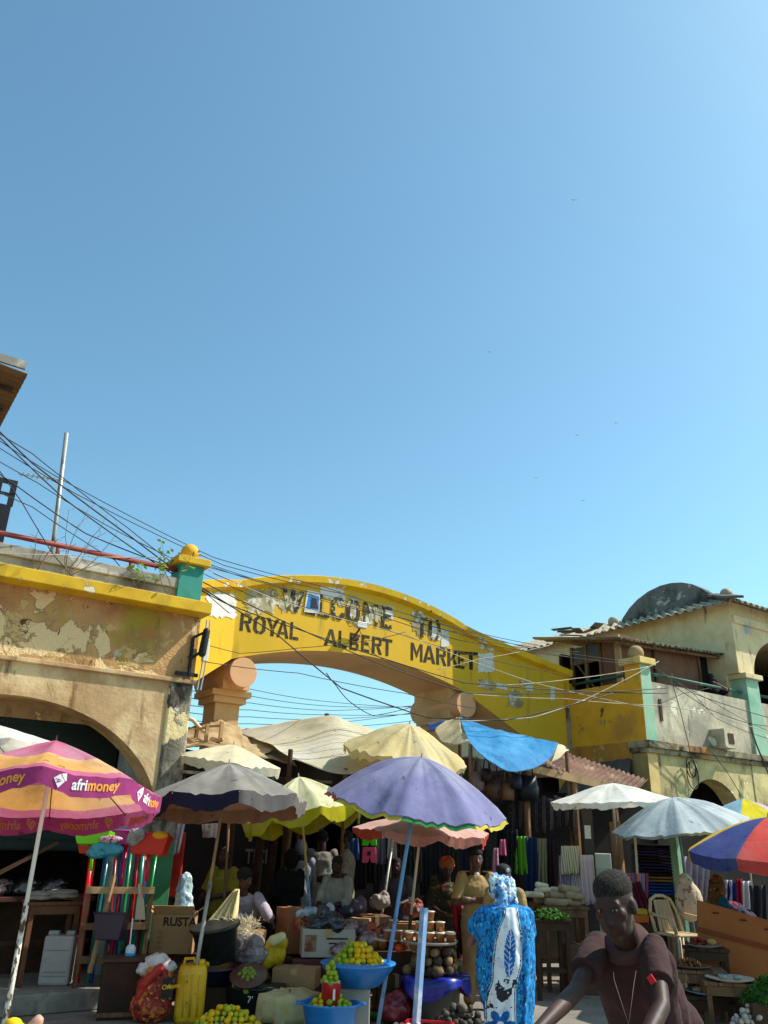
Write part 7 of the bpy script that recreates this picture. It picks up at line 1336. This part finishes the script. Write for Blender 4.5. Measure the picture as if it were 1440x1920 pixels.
M_redc = plastic('red_plastic', '#b3161c', .4, .1, [('#8a1015', 4, .54, .7)])
plastic_crate('tall red plastic crate under the coconut heap', onz(812, 1916, 0) + Vector((0, .15, 0)), .46, .34, .29, .35, M_redc); plastic_crate('low red plastic crate at the foot of the blue angle post', onz(802, 1955, 0), .46, .34, .16, -.25, M_redc)
# blue basin of limes on a concrete pillar
c_ = at(670, 1850, 9.85); ST_ = thing('concrete_stand', 'pale concrete pillar block under the blue basin of limes', 'stand', Vector((c_.x - .02, 9.85, 0))); m = MB(); m.box((0, 0, c_.z / 2), (.32, .30, c_.z)); m.build('block', mat('pale_concrete', '#a39d90', .9, [('#7f796c', 3, .5, .66)], (20, .3, .006), .12), ST_, local=True, bevel=.012)
BS = thing('blue_basin', 'wide blue basin of limes and lemons on the concrete block', 'basin', c_ + Vector((0, 0, .003))); m = MB(); m.lathe([(.19, 0), (.24, .015), (.375, .17), (.395, .215), (.40, .225), (.385, .228), (.36, .18), (.22, .03), (0, .028)], (0, 0, 0), 36); m.build('basin_body', plastic('basin_blue', '#1c6fb8', .35, .1, [('#1559a0', 3, .5, .7)]), BS, local=True, smooth=True); m = MB(); m.lathe([(.392, .205), (.408, .215), (.408, .228), (.39, .232)], (0, 0, 0), 36); m.build('rim', plastic('basin_rim', '#2b84cf', .35), BS, local=True, smooth=True)
ps = mound((c_.x, 9.85, c_.z + .135), .305, .305, .25, .062, 11, .62, .16)
heap('lime', 'green lime heaped in the left side of the wide blue basin', 'lime', 'limes in the wide blue basin', [p for p in ps if p.x < c_.x - .07], .062, M_lime, 12, 1, True); heap('lemon', 'ripe yellow lemon heaped in the right side of the wide blue basin', 'lemon', 'lemons in the wide blue basin', [p for p in ps if p.x >= c_.x - .07], .066, M_lemon, 13, 1, True)
m = MB()
for i, (x, y) in enumerate(((672, 1800), (695, 1800))): p = at(x, y, 9.75); m.tube([p + Vector((-.05, 0, -.02)), p + Vector((0, 0, .035)), p + Vector((.06, 0, .03)), p + Vector((.09, 0, -.01))], [.012, .022, .022, .01], 8)
tag(m.build('banana', M_lemon[0], smooth=True), 'pair of short yellow bananas on top of the basin of lemons', 'banana')
# blue tub with red can
c_ = onz(615, 1948, 0) + Vector((0, .25, 0)); BT2 = thing('blue_tub', 'blue plastic tub of limes with a red can standing in it', 'tub', c_); m = MB(); m.lathe([(.22, 0), (.23, .01), (.29, .25), (.315, .26), (.315, .275), (.285, .27), (.225, .03), (0, .025)], (0, 0, 0), 30, sy=.85); m.build('tub_body', plastic('tub_blue', '#2280d0', .35, .08), BT2, local=True, smooth=True); m = MB(); m.box((.33, 0, .262), (.06, .12, .02)); m.box((-.33, 0, .262), (.06, .12, .02)); m.build('handle', plastic('tub_blue', '#2280d0'), BT2, local=True, bevel=.008)
heap('lime', 'green lime in the blue tub around the red can', 'lime', 'limes in the blue tub', mound((c_.x, c_.y, c_.z + .17), .24, .2, .13, .06, 21, .6, .15), .060, M_lime + [M_lemon[0]], 22, 1, True)
cc_ = c_ + Vector((.0, -.04, .26)); CN = thing('red_can', 'red tin can with a white bar label filled with limes, standing in the blue tub', 'can', cc_); m = MB(); m.lathe([(.098, 0), (.098, .2), (.10, .205), (.094, .205), (.092, .02), (0, .02)], (0, 0, 0), 26); m.build('can_body', plastic('can_red', '#b8201c', .35, .08, [('#8f1512', 4, .56, .68)]), CN, local=True, smooth=True); m = MB(); m.lathe([(.0985, .2), (.1005, .205), (.099, .21)], (0, 0, 0), 26); m.build('rim', M_steel, CN, local=True)
m = MB(); m.add([Vector((.0995 * math.sin(a), -.0995 * math.cos(a), z)) for z in (.05, .15) for a in (.25, .33, .41, .5)], [(0, 1, 5, 4), (1, 2, 6, 5), (2, 3, 7, 6)]); m.build('bar_label', M_paper, CN, local=True)
heap('lime', 'green lime piled on top of the red can', 'lime', 'limes on the red can', mound(tuple(cc_ + Vector((0, 0, .17))), .085, .085, .17, .058, 31, .75, .08), .060, M_lime, 32, 1, True)
# ground pile of yellow limes and the covered bundle
c_ = onz(436, 1938, 0); m = MB(); m.sheet([[c_ + Vector((x * .42, y * .26, .012 + .01 * math.sin(x * 5 + y * 3))) for x in (-1, -.5, 0, .5, 1)] for y in (-1, 0, 1)], .006); tag(m.build('ground_sheet', mat('dark_sheet', '#2c2a2a', .8)), 'dark sheet on the ground under the small yellow lemons', 'sheet')
heap('lemon', 'small yellow lemon in the pile on the dark ground sheet', 'lemon', 'yellow lemons on the ground sheet', mound((c_.x - .05, c_.y, .02), .36, .22, .17, .058, 41, .7, .15), .058, M_lemon[:2] + [M_lime[1]], 42, 1, True)
c_ = onz(535, 1925, 0) + Vector((0, .25, 0)); CBd = thing('covered_basket', 'basket bundled under a creased cream yellow tarpaulin on the ground', 'basket', c_); m = MB(); g_ = []
for i in range(13):
    u = i / 12; row = []
    for j in range(49):
        a = j * 2 * math.pi / 48; f1 = math.sin(a * 7 + 1.3) + .6 * math.sin(a * 13); rr = (.34 * min(1, u * 1.45) ** .75) + .022 * f1 * max(0, u - .45) * 2; z = .29 - .04 * u * u - max(0, u - .66) * .75 - .02 * noise.noise(Vector((math.cos(a) * u * 3, math.sin(a) * u * 3, 2))) + .03 * noise.noise(Vector((math.cos(a) * 2, math.sin(a) * 2, u * 3))); row.append(Vector((math.cos(a) * rr, math.sin(a) * rr * .8, max(z, .02))))
    g_.append(row)
m.sheet(g_, .008); m.build('tarpaulin', mat('cream_tarpaulin', '#cbb884', .75, [('#c9a93a', 4, .56, .66), ('#e2dcc4', 6, .62, .66), ('#9c8a58', 3, .6, .7)], (16, .5, .015), .12), CBd, local=True, smooth=True); m = MB(); m.lathe([(.22, 0), (.27, .23), (.0, .23)], (0, 0, 0), 20, sy=.8); m.build('basket_body', M_woodd, CBd, local=True)
m = MB(); p = at(543, 1868, 9.85); m.ell(p, (.05, .03, .03)); tag(m.build('cloth_knot', mat('white_knot', '#d9d4c4', .8), smooth=True), 'small white knotted cloth on top of the covered basket', 'knot')
c_ = at(555, 1850, 10.6); carton('closed plain brown carton in the middle of the front row', Vector((c_.x, 10.6, c_.z)), (.50, .36, .20), -.12, M_card); carton('dark low crate under the plain brown carton', Vector((c_.x, 10.62, 0)), (.6, .42, c_.z - .002), -.1, M_woodd, tape=False, cat='crate')
m = MB(); p = at(541, 1858, 10.2); m.lathe([(.11, 0), (.14, .07), (.145, .08), (.13, .075), (.1, .015), (0, .012)], p - Vector((0, 0, .06)), 22, sx=1.05, sy=.7); tag(m.build('yellow_dish', plastic('dish_yellow', '#e0a40c', .35), smooth=True), 'shallow bright yellow dish between the brown carton and the covered basket', 'dish')
carton('black low crate under the shallow yellow dish', Vector((p.x, 10.2, 0)), (.4, .3, p.z - .062), 0, M_black, tape=False, cat='crate')
c_ = at(466, 1852, 10.15); BK2 = thing('lime_bowl', 'brown bowl of dull green limes tilted towards the road', 'bowl', c_); tl = Matrix.Rotation(R(28), 3, 'X'); cb = at(466, 1848, 10.15); m = MB(); m.lathe([(.10, 0), (.14, .01), (.195, .11), (.205, .12), (.20, .125), (.185, .11), (.13, .025), (0, .022)], cb, 28, M=tl); m.build('bowl_body', plastic('bowl_brown', '#5a3a30', .45), BK2, smooth=True); m = MB(); m.lathe([(.198, .112), (.209, .12), (.203, .128)], cb, 28, M=tl); m.build('rim', plastic('bowl_brown', '#5a3a30'), BK2, smooth=True)
heap('lime', 'dull green lime in the tilted brown bowl', 'lime', 'limes in the tilted brown bowl', [cb + tl @ p for p in mound((0, 0, .03), .165, .165, .10, .052, 51, .5, .15)], .053, [mat('lime_dull', '#77812a', .45, [('#9aa03c', 8, .5, .66)], None, .12)], 52, 1, True)
c_ = at(475, 1905, 10.3); KT = thing('black_tub', 'black plastic tub with a small white mark under the tilted bowl of limes', 'tub', Vector((c_.x, 10.3, 0))); m = MB(); m.lathe([(.26, 0), (.28, .02), (.33, cb.z - .03), (.345, cb.z - .02), (.345, cb.z - .005), (0, cb.z - .006)], (0, 0, 0), 28); m.build('tub_body', plastic('black_plastic', '#17181b', .4, .1), KT, local=True, smooth=True); p = at(463, 1880, 9.98); vs, fs = text_mesh("7'", .09, .01); m = MB(); m.add([p + Vector((v.x, 0, v.y)) for v in vs], fs); m.build('painted_mark', M_paper, KT)
m = MB(); p = onz(711, 1912, 0); m.lathe([(.08, .0), (.12, .02), (.17, .10), (.165, .10), (.11, .03), (0, .025)], p, 24); o = m.build('green_bowl', plastic('bowl_green', '#2f8a2a', .35), smooth=True); tag(o, 'green plastic bowl on the ground beside the concrete block', 'bowl')
heap('onion', 'reddish onion in the green plastic bowl', 'onion', 'onions in the green bowl', mound((p.x, p.y, .03), .1, .1, .07, .06, 61, .6), .06, [mat('onion_red', '#6a2a2c', .4)], 62)
c_ = onz(864, 1945, 0); heap('dark_nut', 'dark nut in the heap on the ground left of the woman in blue', 'nut', 'dark nuts heaped on the ground', mound((c_.x, c_.y, .0), .34, .26, .24, .075, 71, .75, .2), .076, M_nut, 72, .85, None, .12)
c_ = onz(762, 1952, 0); heap('garlic_bulb', 'pale pinkish garlic bulb in the small heap at the bottom edge', 'garlic', 'garlic bulbs at the bottom edge', mound((c_.x, c_.y, .0), .28, .12, .12, .065, 81, .7, .2), .066, [mat('garlic', '#c9b3a8', .6, [('#a58a80', 7, .5, .64)], None, .15)], 82, .85, True, .08)
m = MB(); p = onz(740, 1926, 0) + Vector((0, 0, .16)); 
blob('red_bag', mat('wine_poly', '#6e1420', .35, [('#a03a44', 5, .56, .66)], (14, .5, .015), .15, spec=.7), [(p + Vector((0, .2, -.02)), (.19, .15, .15)), (p + Vector((.05, .2, .08)), (.11, .1, .08))], .014, 2, (.08, .05), None, 'wine red plastic bag on the ground behind the blue angle post', 'bag')
drape('printed_wrap', [at(846, 1690, 11.3), at(866, 1688, 11.3), at(872, 1788, 11.3), at(858, 1800, 11.3)], mat('red_black_print', '#a3202a', .85, [('#1c1716', 7, .5, .54, (1, 1, .6), 2), ('#d8cdbd', 9, .60, .63, (1, 1, .5), 2)], None, .1), 'red, black and white printed cloth hanging at the side of the coconut heap', 'cloth', 2, .05)
# ---- right side
tp = at(1222, 1690, 13.2); TX = table('stall table stacked with folded fabrics behind the cyclist', Vector((tp.x, 13.3, 0)), .95, .6, tp.z, .15, M_wood)
fc = [('#1f4a26', 'dark green'), ('#1a4f9c', 'royal blue'), ('#1b3f7c', 'deep blue'), ('#8a6a34', 'mustard gold'), ('#1b1524', 'black violet'), ('#2c1a4a', 'violet'), ('#1a1620', 'black'), ('#38204f', 'dark purple'), ('#17141c', 'charcoal black')]
for i, (cc, nm) in enumerate(fc):
    z = tp.z + i * .088; w_ = .56; c_ = Vector((at(1228, 1640, 13.2).x, 13.2, z)); m = MB()
    for k in range(2): m.loft([(c_ + Vector((-w_ / 2 + w_ * j / 6, 0, .024 + .042 * k)), Vector((0, .19, 0)), Vector((0, 0, .022 + .003 * math.sin(j + i)))) for j in range(7)], 14)
    tag(m.build('folded_fabric', mat('fabric_%d' % i, cc, .75, (), (14, .3, .008), .15), smooth=True), 'folded %s fabric, number %d from the bottom of the stack'.replace('number %d', ['lowest', 'second', 'third', 'fourth', 'fifth', 'sixth', 'seventh', 'eighth', 'topmost'][i]) % nm if i not in (0, 8) else 'folded %s fabric, %s of the stack on the stall table' % (nm, 'lowest' if i == 0 else 'topmost'), 'fabric', 'stack of folded fabrics')
for i in range(8):
    p = at(1166 + i * 6.5, 1682, 13.0); cc = ['#9c4b62', '#8f7fa0', '#b5586a', '#6f6a86', '#a3485c', '#c07a8a', '#7f8aa8', '#93405a'][i]; m = MB(); m.caps(p, at(1167 + i * 6.5, 1640, 13.0), .027, .027, 10); tag(m.build('fabric_roll', mat('roll_%d' % i, cc, .8, (), None, .12), smooth=True), 'slim pink, red or violet fabric roll standing left of the folded stack', 'fabric roll', 'fabric rolls by the folded stack')
carton('wooden box the slim fabric rolls stand on', Vector((at(1190, 1682, 13.05).x, 13.05, 0)), (.5, .2, at(1190, 1684, 13.0).z - .02), 0, M_woodd, tape=False, cat='crate')
m = MB(); a = at(1270, 1690, 13.0); b = at(1262, 1560, 13.0); m.bar(Vector((a.x + .06, 13.0, 0)), b, .13, .08); tag(m.build('painted_post', M_mint), 'chipped mint and white painted post right of the folded fabrics', 'post')
drape('maroon_cloth', [at(1182, 1656, 12.7), at(1200, 1652, 12.7), at(1235, 1742, 12.5), at(1206, 1750, 12.5)], mat('maroon_cloth', '#5c1426', .85, [('#7d2036', 5, .55, .66)], None, .15), 'long maroon cloth draped behind the head of the cyclist', 'cloth', 3, .05, seed=3)
m = MB(); p = at(1198, 1722, 12.5); m.box(p, (.22, .2, .10)); m.box(p + Vector((0, 0, .09)), (.2, .2, .07), None, 1); tag(m.build('bright_packets', [plastic('packet_orange', '#c8641a', .5), plastic('packet_yellow', '#b8a51a', .5)], bevel=.01), 'orange packet with a yellow one on it, behind the ear of the cyclist', 'packet')
carton('rough crate under the orange and yellow packets', Vector((p.x, 12.55, 0)), (.4, .4, p.z - .055), 0, M_woodd, tape=False, cat='crate')
drape('white_laundry', [at(1282, 1606, 12.9), at(1330, 1606, 12.9), at(1326, 1690, 12.9), at(1284, 1690, 12.9)], mat('lilac_white_cloth', '#a9a6b5', .85, [('#8682a0', 5, .5, .66)], None, .12), 'pale lilac white garments hung under the panelled umbrella', 'garment', 4, .05, seed=5)
blob('printed_cushion', mat('cushion_print', '#c9b89c', .85, [('#8f6a55', 16, .60, .63, (1, 1, 1), 2), ('#e3d8c2', 4, .56, .64)], None, .1), [(at(1292, 1690, 12.4), (.2, .12, .26)), (at(1286, 1665, 12.4), (.12, .10, .2))], .014, 3, None, None, 'cream cushion shaped bundle with looping brown print behind the plastic chair', 'bundle')
for i, (x0, x1, y0, y1, cc, lab) in enumerate(((1356, 1372, 1650, 1690, '#a9b0c0', 'pale blue white garment hung beside the woman in teal'), (1366, 1384, 1655, 1700, '#1f2f86', 'royal blue garment hung beside the pale one'), (1380, 1392, 1648, 1712, '#a3142c', 'narrow crimson garment hung between the blue and white ones'), (1390, 1408, 1652, 1706, '#c9cdd4', 'white ruffled garment hung right of the crimson one'), (1404, 1436, 1660, 1740, '#22252b', 'dark garment hung behind the bluish umbrella pole'))):
    drape('hung_garment', [at(x0, y0, 12.2), at(x1, y0, 12.2), at(x1 + 2, y1, 12.2), at(x0 - 2, y1, 12.2)], mat('rg_%d' % i, cc, .85, (), None, .12), lab, 'garment', 2, .04, seed=i)
blob('clothes_pile', mat('dark_pile', '#2a1f33', .85, [('#8a2140', 5, .56, .62), ('#1a2a55', 4, .54, .62)], (14, .4, .01), .15), [(at(1370, 1708, 11.9), (.22, .14, .12)), (at(1395, 1722, 11.9), (.18, .14, .10))], .015, 3, (.08, .05), None, 'dark pile of mixed clothes above the orange plywood box', 'clothes')
# cream plastic armchair
PC = thing('plastic_chair', 'cream moulded plastic armchair facing the road, right of the folded fabrics', 'chair', Vector((at(1275, 1750, 12.0).x, 12.0, .0)), R(25)); M_pl = plastic('cream_plastic', '#c9b289', .4, .08); zs = at(1275, 1752, 12.0).z; 
zs = max(zs, .42)
m = MB(); m.box((0, 0, zs), (.46, .44, .03)); m.build('seat', M_pl, PC, local=True, bevel=.012)
m = MB()
for i in range(5): m.bar((-.13 + i * .065, .20, zs + .02), (-.11 + i * .055, .30, zs + .40), .04, .012)
m.build('back_slats', M_pl, PC, local=True)
m = MB(); m.tube([(-.24, .19, zs), (-.24, .27, zs + .25), (-.18, .31, zs + .40), (-.06, .33, zs + .45), (.06, .33, zs + .45), (.18, .31, zs + .40), (.24, .27, zs + .25), (.24, .19, zs)], .022, 8); m.build('back_frame', M_pl, PC, local=True, smooth=True)
for s_ in (-1, 1): m = MB(); m.tube([(s_ * .25, .26, zs + .24), (s_ * .28, .1, zs + .22), (s_ * .28, -.14, zs + .20), (s_ * .25, -.2, zs + .02)], .022, 8); m.build('armrest', M_pl, PC, local=True, smooth=True)
for x in (-.21, .21):
    for y in (-.19, .19): m = MB(); m.tube([(x, y, zs), (x * 1.12, y * 1.15, 0)], [.026, .02], 8); m.build('leg', M_pl, PC, local=True, smooth=True)
# orange plywood box
OB = thing('orange_box', 'large orange painted plywood box on the right, in front of the woman in teal', 'box', Vector((at(1400, 1800, 11.0).x, 11.0, 0)), R(-6)); zo = at(1380, 1712, 10.8).z; M_or = mat('orange_ply', '#985a2c', .75, [('#8a4013', 1.5, .5, .66), ('#c47a34', 5, .62, .7)], (24, .15, .004), .15); m = MB()
m.prism([(-.62, 0, 0), (.9, 0, 0), (.9, 0, zo - .22), (-.5, 0, zo + .12)], (0, .04, 0)); m.build('front_panel', M_or, OB, local=True, bevel=.004); m = MB(); m.box((.1, .5, .25), (1.4, .04, .5)); m.box((-.6, .26, .3), (.04, .48, .6)); m.box((.88, .26, .3), (.04, .48, .6)); m.build('side_panel', M_or, OB, local=True); m = MB(); m.bar((-.55, -.012, zo - .2), (.9, -.012, zo - .52), .02, .05); m.build('batten', mat('orange_dark', '#7c3a12', .8), OB, local=True)
m = MB()
for x, z in ((-.3, zo - .02), (.02, zo - .09), (.3, zo - .18)): m.box((x, -.01, z), (.07, .02, .015))
m.build('hinge', M_black, OB, local=True)
# tables with trays on the right
def plate(label, c, r, mt, name='plate'):
    m = MB(); m.lathe([(r * .6, 0), (r * .7, .004), (r, .03), (r * 1.02, .034), (r * .98, .036), (r * .68, .012), (0, .010)], c, 28); return tag(m.build(name, mt, smooth=True), label, 'plate')
t1 = at(1310, 1815, 10.6); T1 = table('low wooden table with trays of food, left of the orange box', Vector((at(1300, 1800, 10.6).x, 10.6, 0)), .66, .5, t1.z, -.25, M_wood); t2 = at(1362, 1838, 10.2); T2 = table('low wooden table carrying a large oval plate, in front of the orange box', Vector((at(1365, 1830, 10.2).x, 10.2, 0)), .60, .45, t2.z, -.2, M_wood)
t3 = at(1320, 1775, 11.0); T3 = table('small wooden bench with a tray of tomatoes at the left side of the orange box', Vector((at(1325, 1775, 10.9).x, 10.95, 0)), .5, .35, t3.z, -.2, M_woodd)
plate('round tray of dark red dried tomatoes on the small bench', Vector((at(1318, 1770, 10.9).x, 10.9, t3.z + .002)), .20, plastic('tray_grey', '#8f8a86', .4), 'tray'); heap('tomato', 'dark red tomato on the round tray', 'tomato', 'tomatoes on the round tray', mound((at(1306, 1768, 10.9).x, 10.9, t3.z + .02), .12, .1, .07, .05, 91, .6, .2), .05, [mat('tomato_dark', '#6a1a18', .4), mat('tomato_red', '#8a2a1c', .4)], 92)
blob('bread_lump', mat('bread', '#b08a4a', .8), [(at(1334, 1766, 10.85), (.06, .05, .04))], .010, 3, (.04, .02), None, 'pale bread lump on the right of the tomato tray', 'bread')
plate('round tray of orange dried fish on the low table', Vector((at(1295, 1806, 10.55).x, 10.55, t1.z + .002)), .22, plastic('tray_dark', '#6b5c4c', .4), 'tray'); heap('dried_fish', 'orange brown dried fish piece on the round tray', 'fish', 'dried fish on the tray', mound((at(1290, 1806, 10.5).x, 10.5, t1.z + .02), .15, .10, .05, .055, 93, .6, .2), .055, [mat('fish_orange', '#9c5a22', .5), mat('fish_brown', '#6b3f1e', .5)], 94, .5)
plate('large oval cream plate on the low table in front of the orange box', Vector((at(1368, 1828, 10.15).x, 10.15, t2.z + .002)), .26, plastic('plate_cream', '#c9b8a4', .4)); 
for i, x in enumerate((1352, 1378)): p = Vector((at(x, 1822, 10.15).x, 10.12 + .0 * i, t2.z + .015)); m = MB(); m.lathe([(.035, 0), (.05, .05), (.046, .05), (.03, .01), (0, .008)], p, 14); tag(m.build('small_cup', plastic('cup_grey', '#9a958c', .4), smooth=True), ['left', 'right'][i] + ' one of two small grey cups on the oval cream plate', 'cup')
c_ = onz(1342, 1925, 0) + Vector((0, .1, .30)); T4 = table('low bench at the bottom right carrying the pale blue plate', Vector((c_.x, c_.y, 0)), .6, .4, .295, -.1, M_woodd); plate('pale blue plate with food wrappers at the bottom right', c_, .26, plastic('plate_blue', '#9fb6d0', .35))
for i, (dx, dy, cc, lab) in enumerate(((-.12, 0, '#b39a6a', 'tan wrapped snack on the left of the pale blue plate'), (.0, .03, '#7f2a34', 'crimson wrapped snack in the middle of the pale blue plate'), (.03, -.1, '#a8843a', 'golden wrapped snack at the front of the pale blue plate'))): blob('snack', mat('snack_%d' % i, cc, .5, (), None, .15), [(c_ + Vector((dx, dy, .045)), (.07, .05, .035))], .009, 2, (.04, .02), None, lab, 'snack')
c_ = at(1428, 1878, 9.9); leafheap('bushy heap of fresh green herbs at the bottom right edge', (c_.x + .12, 9.95, .32), .34, .28, .26, 1400, M_leaf, 13, .075); carton('crate under the bushy heap of green herbs', Vector((c_.x + .12, 9.97, 0)), (.6, .5, .33), 0, M_woodd, tape=False, cat='crate')
c_ = onz(1420, 1948, 0); heap('garlic_bulb', 'white grey garlic bulb heaped below the green herbs', 'garlic', 'garlic bulbs below the herbs', mound((c_.x, c_.y, 0), .3, .16, .26, .06, 101, .6, .2), .062, [mat('garlic_grey', '#b5a89a', .6, [('#8f8276', 7, .5, .64)], None, .15)], 102, .85, True, .08)
m = MB(); p = onz(1392, 1916, 0) + Vector((0, .1, 0)); m.lathe([(.09, 0), (.12, .22), (.125, .225), (.11, .22), (.085, .02), (0, .015)], p, 20); tag(m.build('red_bucket', plastic('bucket_red', '#a8241c', .4), smooth=True), 'small red bucket left of the garlic heap', 'bucket')
m = MB(); p = onz(1362, 1900, 0) + Vector((0, .2, 0)); m.lathe([(.10, 0), (.13, .18), (.135, .185), (.12, .18), (.09, .02), (0, .015)], p, 20); tag(m.build('blue_bucket', plastic('bucket_blue', '#1a2a70', .4), smooth=True), 'small navy bucket in the shade behind the pale blue plate', 'bucket')
blob('white_packet', mat('white_packet', '#b5aa9c', .6, [('#8f7f6c', 6, .54, .62)], None, .15), [(at(1390, 1868, 10.2), (.08, .06, .06)), (at(1396, 1876, 10.2), (.06, .06, .05))], .011, 2, (.05, .03), None, 'crumpled white paper packet under the oval plate table', 'packet'); carton('dark crate the white paper packet lies on', Vector((at(1392, 1880, 10.25).x, 10.25, 0)), (.3, .3, at(1392, 1883, 10.2).z), 0, M_woodd, tape=False, cat='crate')
r_ = rnd(55)
for i, (x, y, Y, w_, h_, mt, lab) in enumerate(((655, 1722, 11.9, .5, .34, M_card, 'stack end carton in the shade behind the bags of dried goods'), (700, 1716, 12.3, .4, .45, mat('dark_card', '#6b4e36', .9, [('#523a28', 3, .5, .66)], None, .1), 'taller dark carton in the shade behind the spice boxes'), (772, 1730, 12.2, .4, .5, M_card, 'carton standing in the shade behind the pyramid of amber tubs'), (1085, 1770, 12.4, .42, .3, mat('dark_card', '#6b4e36'), 'dark carton on the ground under the yam table'), (395, 1768, 12.0, .5, .5, mat('dark_card', '#6b4e36'), 'dark carton in the shade behind the grey umbrella pole'))):
    c_ = at(x, y, Y); carton(lab, Vector((c_.x, Y, 0)), (w_, .4, max(c_.z, .25)), r_.uniform(-.3, .3), mt)
for i, (x, y, Y, col, lab) in enumerate(((668, 1700, 11.9, '#5f4a58', 'dull mauve plastic bag on the carton behind the dried goods'), (712, 1690, 12.3, '#8a8078', 'grey plastic bag on the taller dark carton'), (650, 1706, 11.85, '#3a3a46', 'slate coloured bag beside the dull mauve one'), (775, 1705, 12.2, '#7a3a2a', 'rust red bundle on the carton behind the amber tubs'), (400, 1742, 11.9, '#6f6258', 'brown grey bundle behind the black tub'))):
    p = at(x, y, Y); blob('goods_bag', mat('gb_%d' % i, col, .5, [('#b0a69c', 7, .60, .68)], (14, .6, .012), .2), [(p, (.15, .12, .10)), (p + Vector((.06, 0, .06)), (.08, .07, .07))], .014, 2, (.06, .05), None, lab, 'bag')
for i, (x0, x1, y0, y1, Y, col, lab) in enumerate(((556, 572, 1566, 1622, 13.9, '#7d2a24', 'red patterned cloth hung on the thin post of the alley'), (706, 722, 1568, 1620, 13.3, '#5a5560', 'grey child shirt hung right of the neon shorts'), (728, 742, 1565, 1610, 13.3, '#a39a94', 'pale vest hung right of the grey child shirt'), (655, 672, 1572, 1612, 13.5, '#2f4f86', 'small blue garment hung left of the neon shorts'), (925, 934, 1590, 1640, 12.8, '#b0788a', 'pink and white printed cloth hung beside the black beret'), (938, 948, 1574, 1604, 13.0, '#c05a78', 'small rose pink cloth hung right of the black beret'), (905, 925, 1512, 1560, 14.1, '#4a2f38', 'dark plum garment hung below the handbags'), (880, 900, 1500, 1556, 14.2, '#3a3c48', 'slate garment hung below the grey pink handbag'))):
    drape('hung_garment', [at(x0, y0, Y), at(x1, y0, Y), at(x1 + 2, y1, Y), at(x0 - 2, y1, Y)], mat('hg_%d' % i, col, .85, [('#d0c4bc', 12, .60, .64)] if i in (0, 4) else (), None, .15), lab, 'garment', 2, .03, seed=i + 3)
# litter on the road and birds
for i, (x, y, w_, lab) in enumerate(((1132, 1862, .12, 'crumpled white paper scrap lying on the road left of the cyclist'), (1118, 1800, .08, 'cream scrap of paper on the road behind the cyclist'), (1100, 1836, .07, 'small pale scrap on the road beside the shade edge'))):
    p = onz(x, y, .01); m = MB(); m.sheet(grid_interp([[p + Vector((-w_, -w_ * .7, 0)), p + Vector((w_, -w_ * .5, .03))], [p + Vector((-w_, w_ * .6, .05)), p + Vector((w_ * .9, w_, .01))]], 5, 5, 0, .02, 9), .003); tag(m.build('paper_scrap', M_paper), lab, 'litter')
for i, (x, y, Y, s_, mt, lab) in enumerate(((1075, 375, 38, .26, M_paper, 'white bird high in the sky at the upper right'), (918, 660, 60, .17, M_black, 'tiny dark bird in the middle of the sky'), (1082, 816, 60, .17, M_black, 'tiny dark bird left of the higher one above the right building'), (1155, 793, 60, .17, M_black, 'tiny dark bird highest above the right building'), (1005, 896, 70, .17, M_black, 'tiny dark bird low in the sky above the gate wing'), (1093, 939, 60, .17, M_black, 'tiny dark bird lowest above the curved gable'))):
    p = at(x, y, Y); m = MB(); m.ell(p, (s_ * .12, s_ * .35, s_ * .12)); r2 = rnd(i)
    for sg in (-1, 1): m.sheet([[p + Vector((0, s_ * .12, 0)), p + Vector((sg * s_ * .45, s_ * .1, s_ * r2.uniform(.05, .3))), p + Vector((sg * s_ * .95, -s_ * .05, s_ * r2.uniform(-.1, .15)))], [p + Vector((0, -s_ * .12, 0)), p + Vector((sg * s_ * .45, -s_ * .12, s_ * .1)), p + Vector((sg * s_ * .95, -s_ * .1, s_ * 0))]], .01)
    tag(m.build('bird', mt), lab, 'bird')
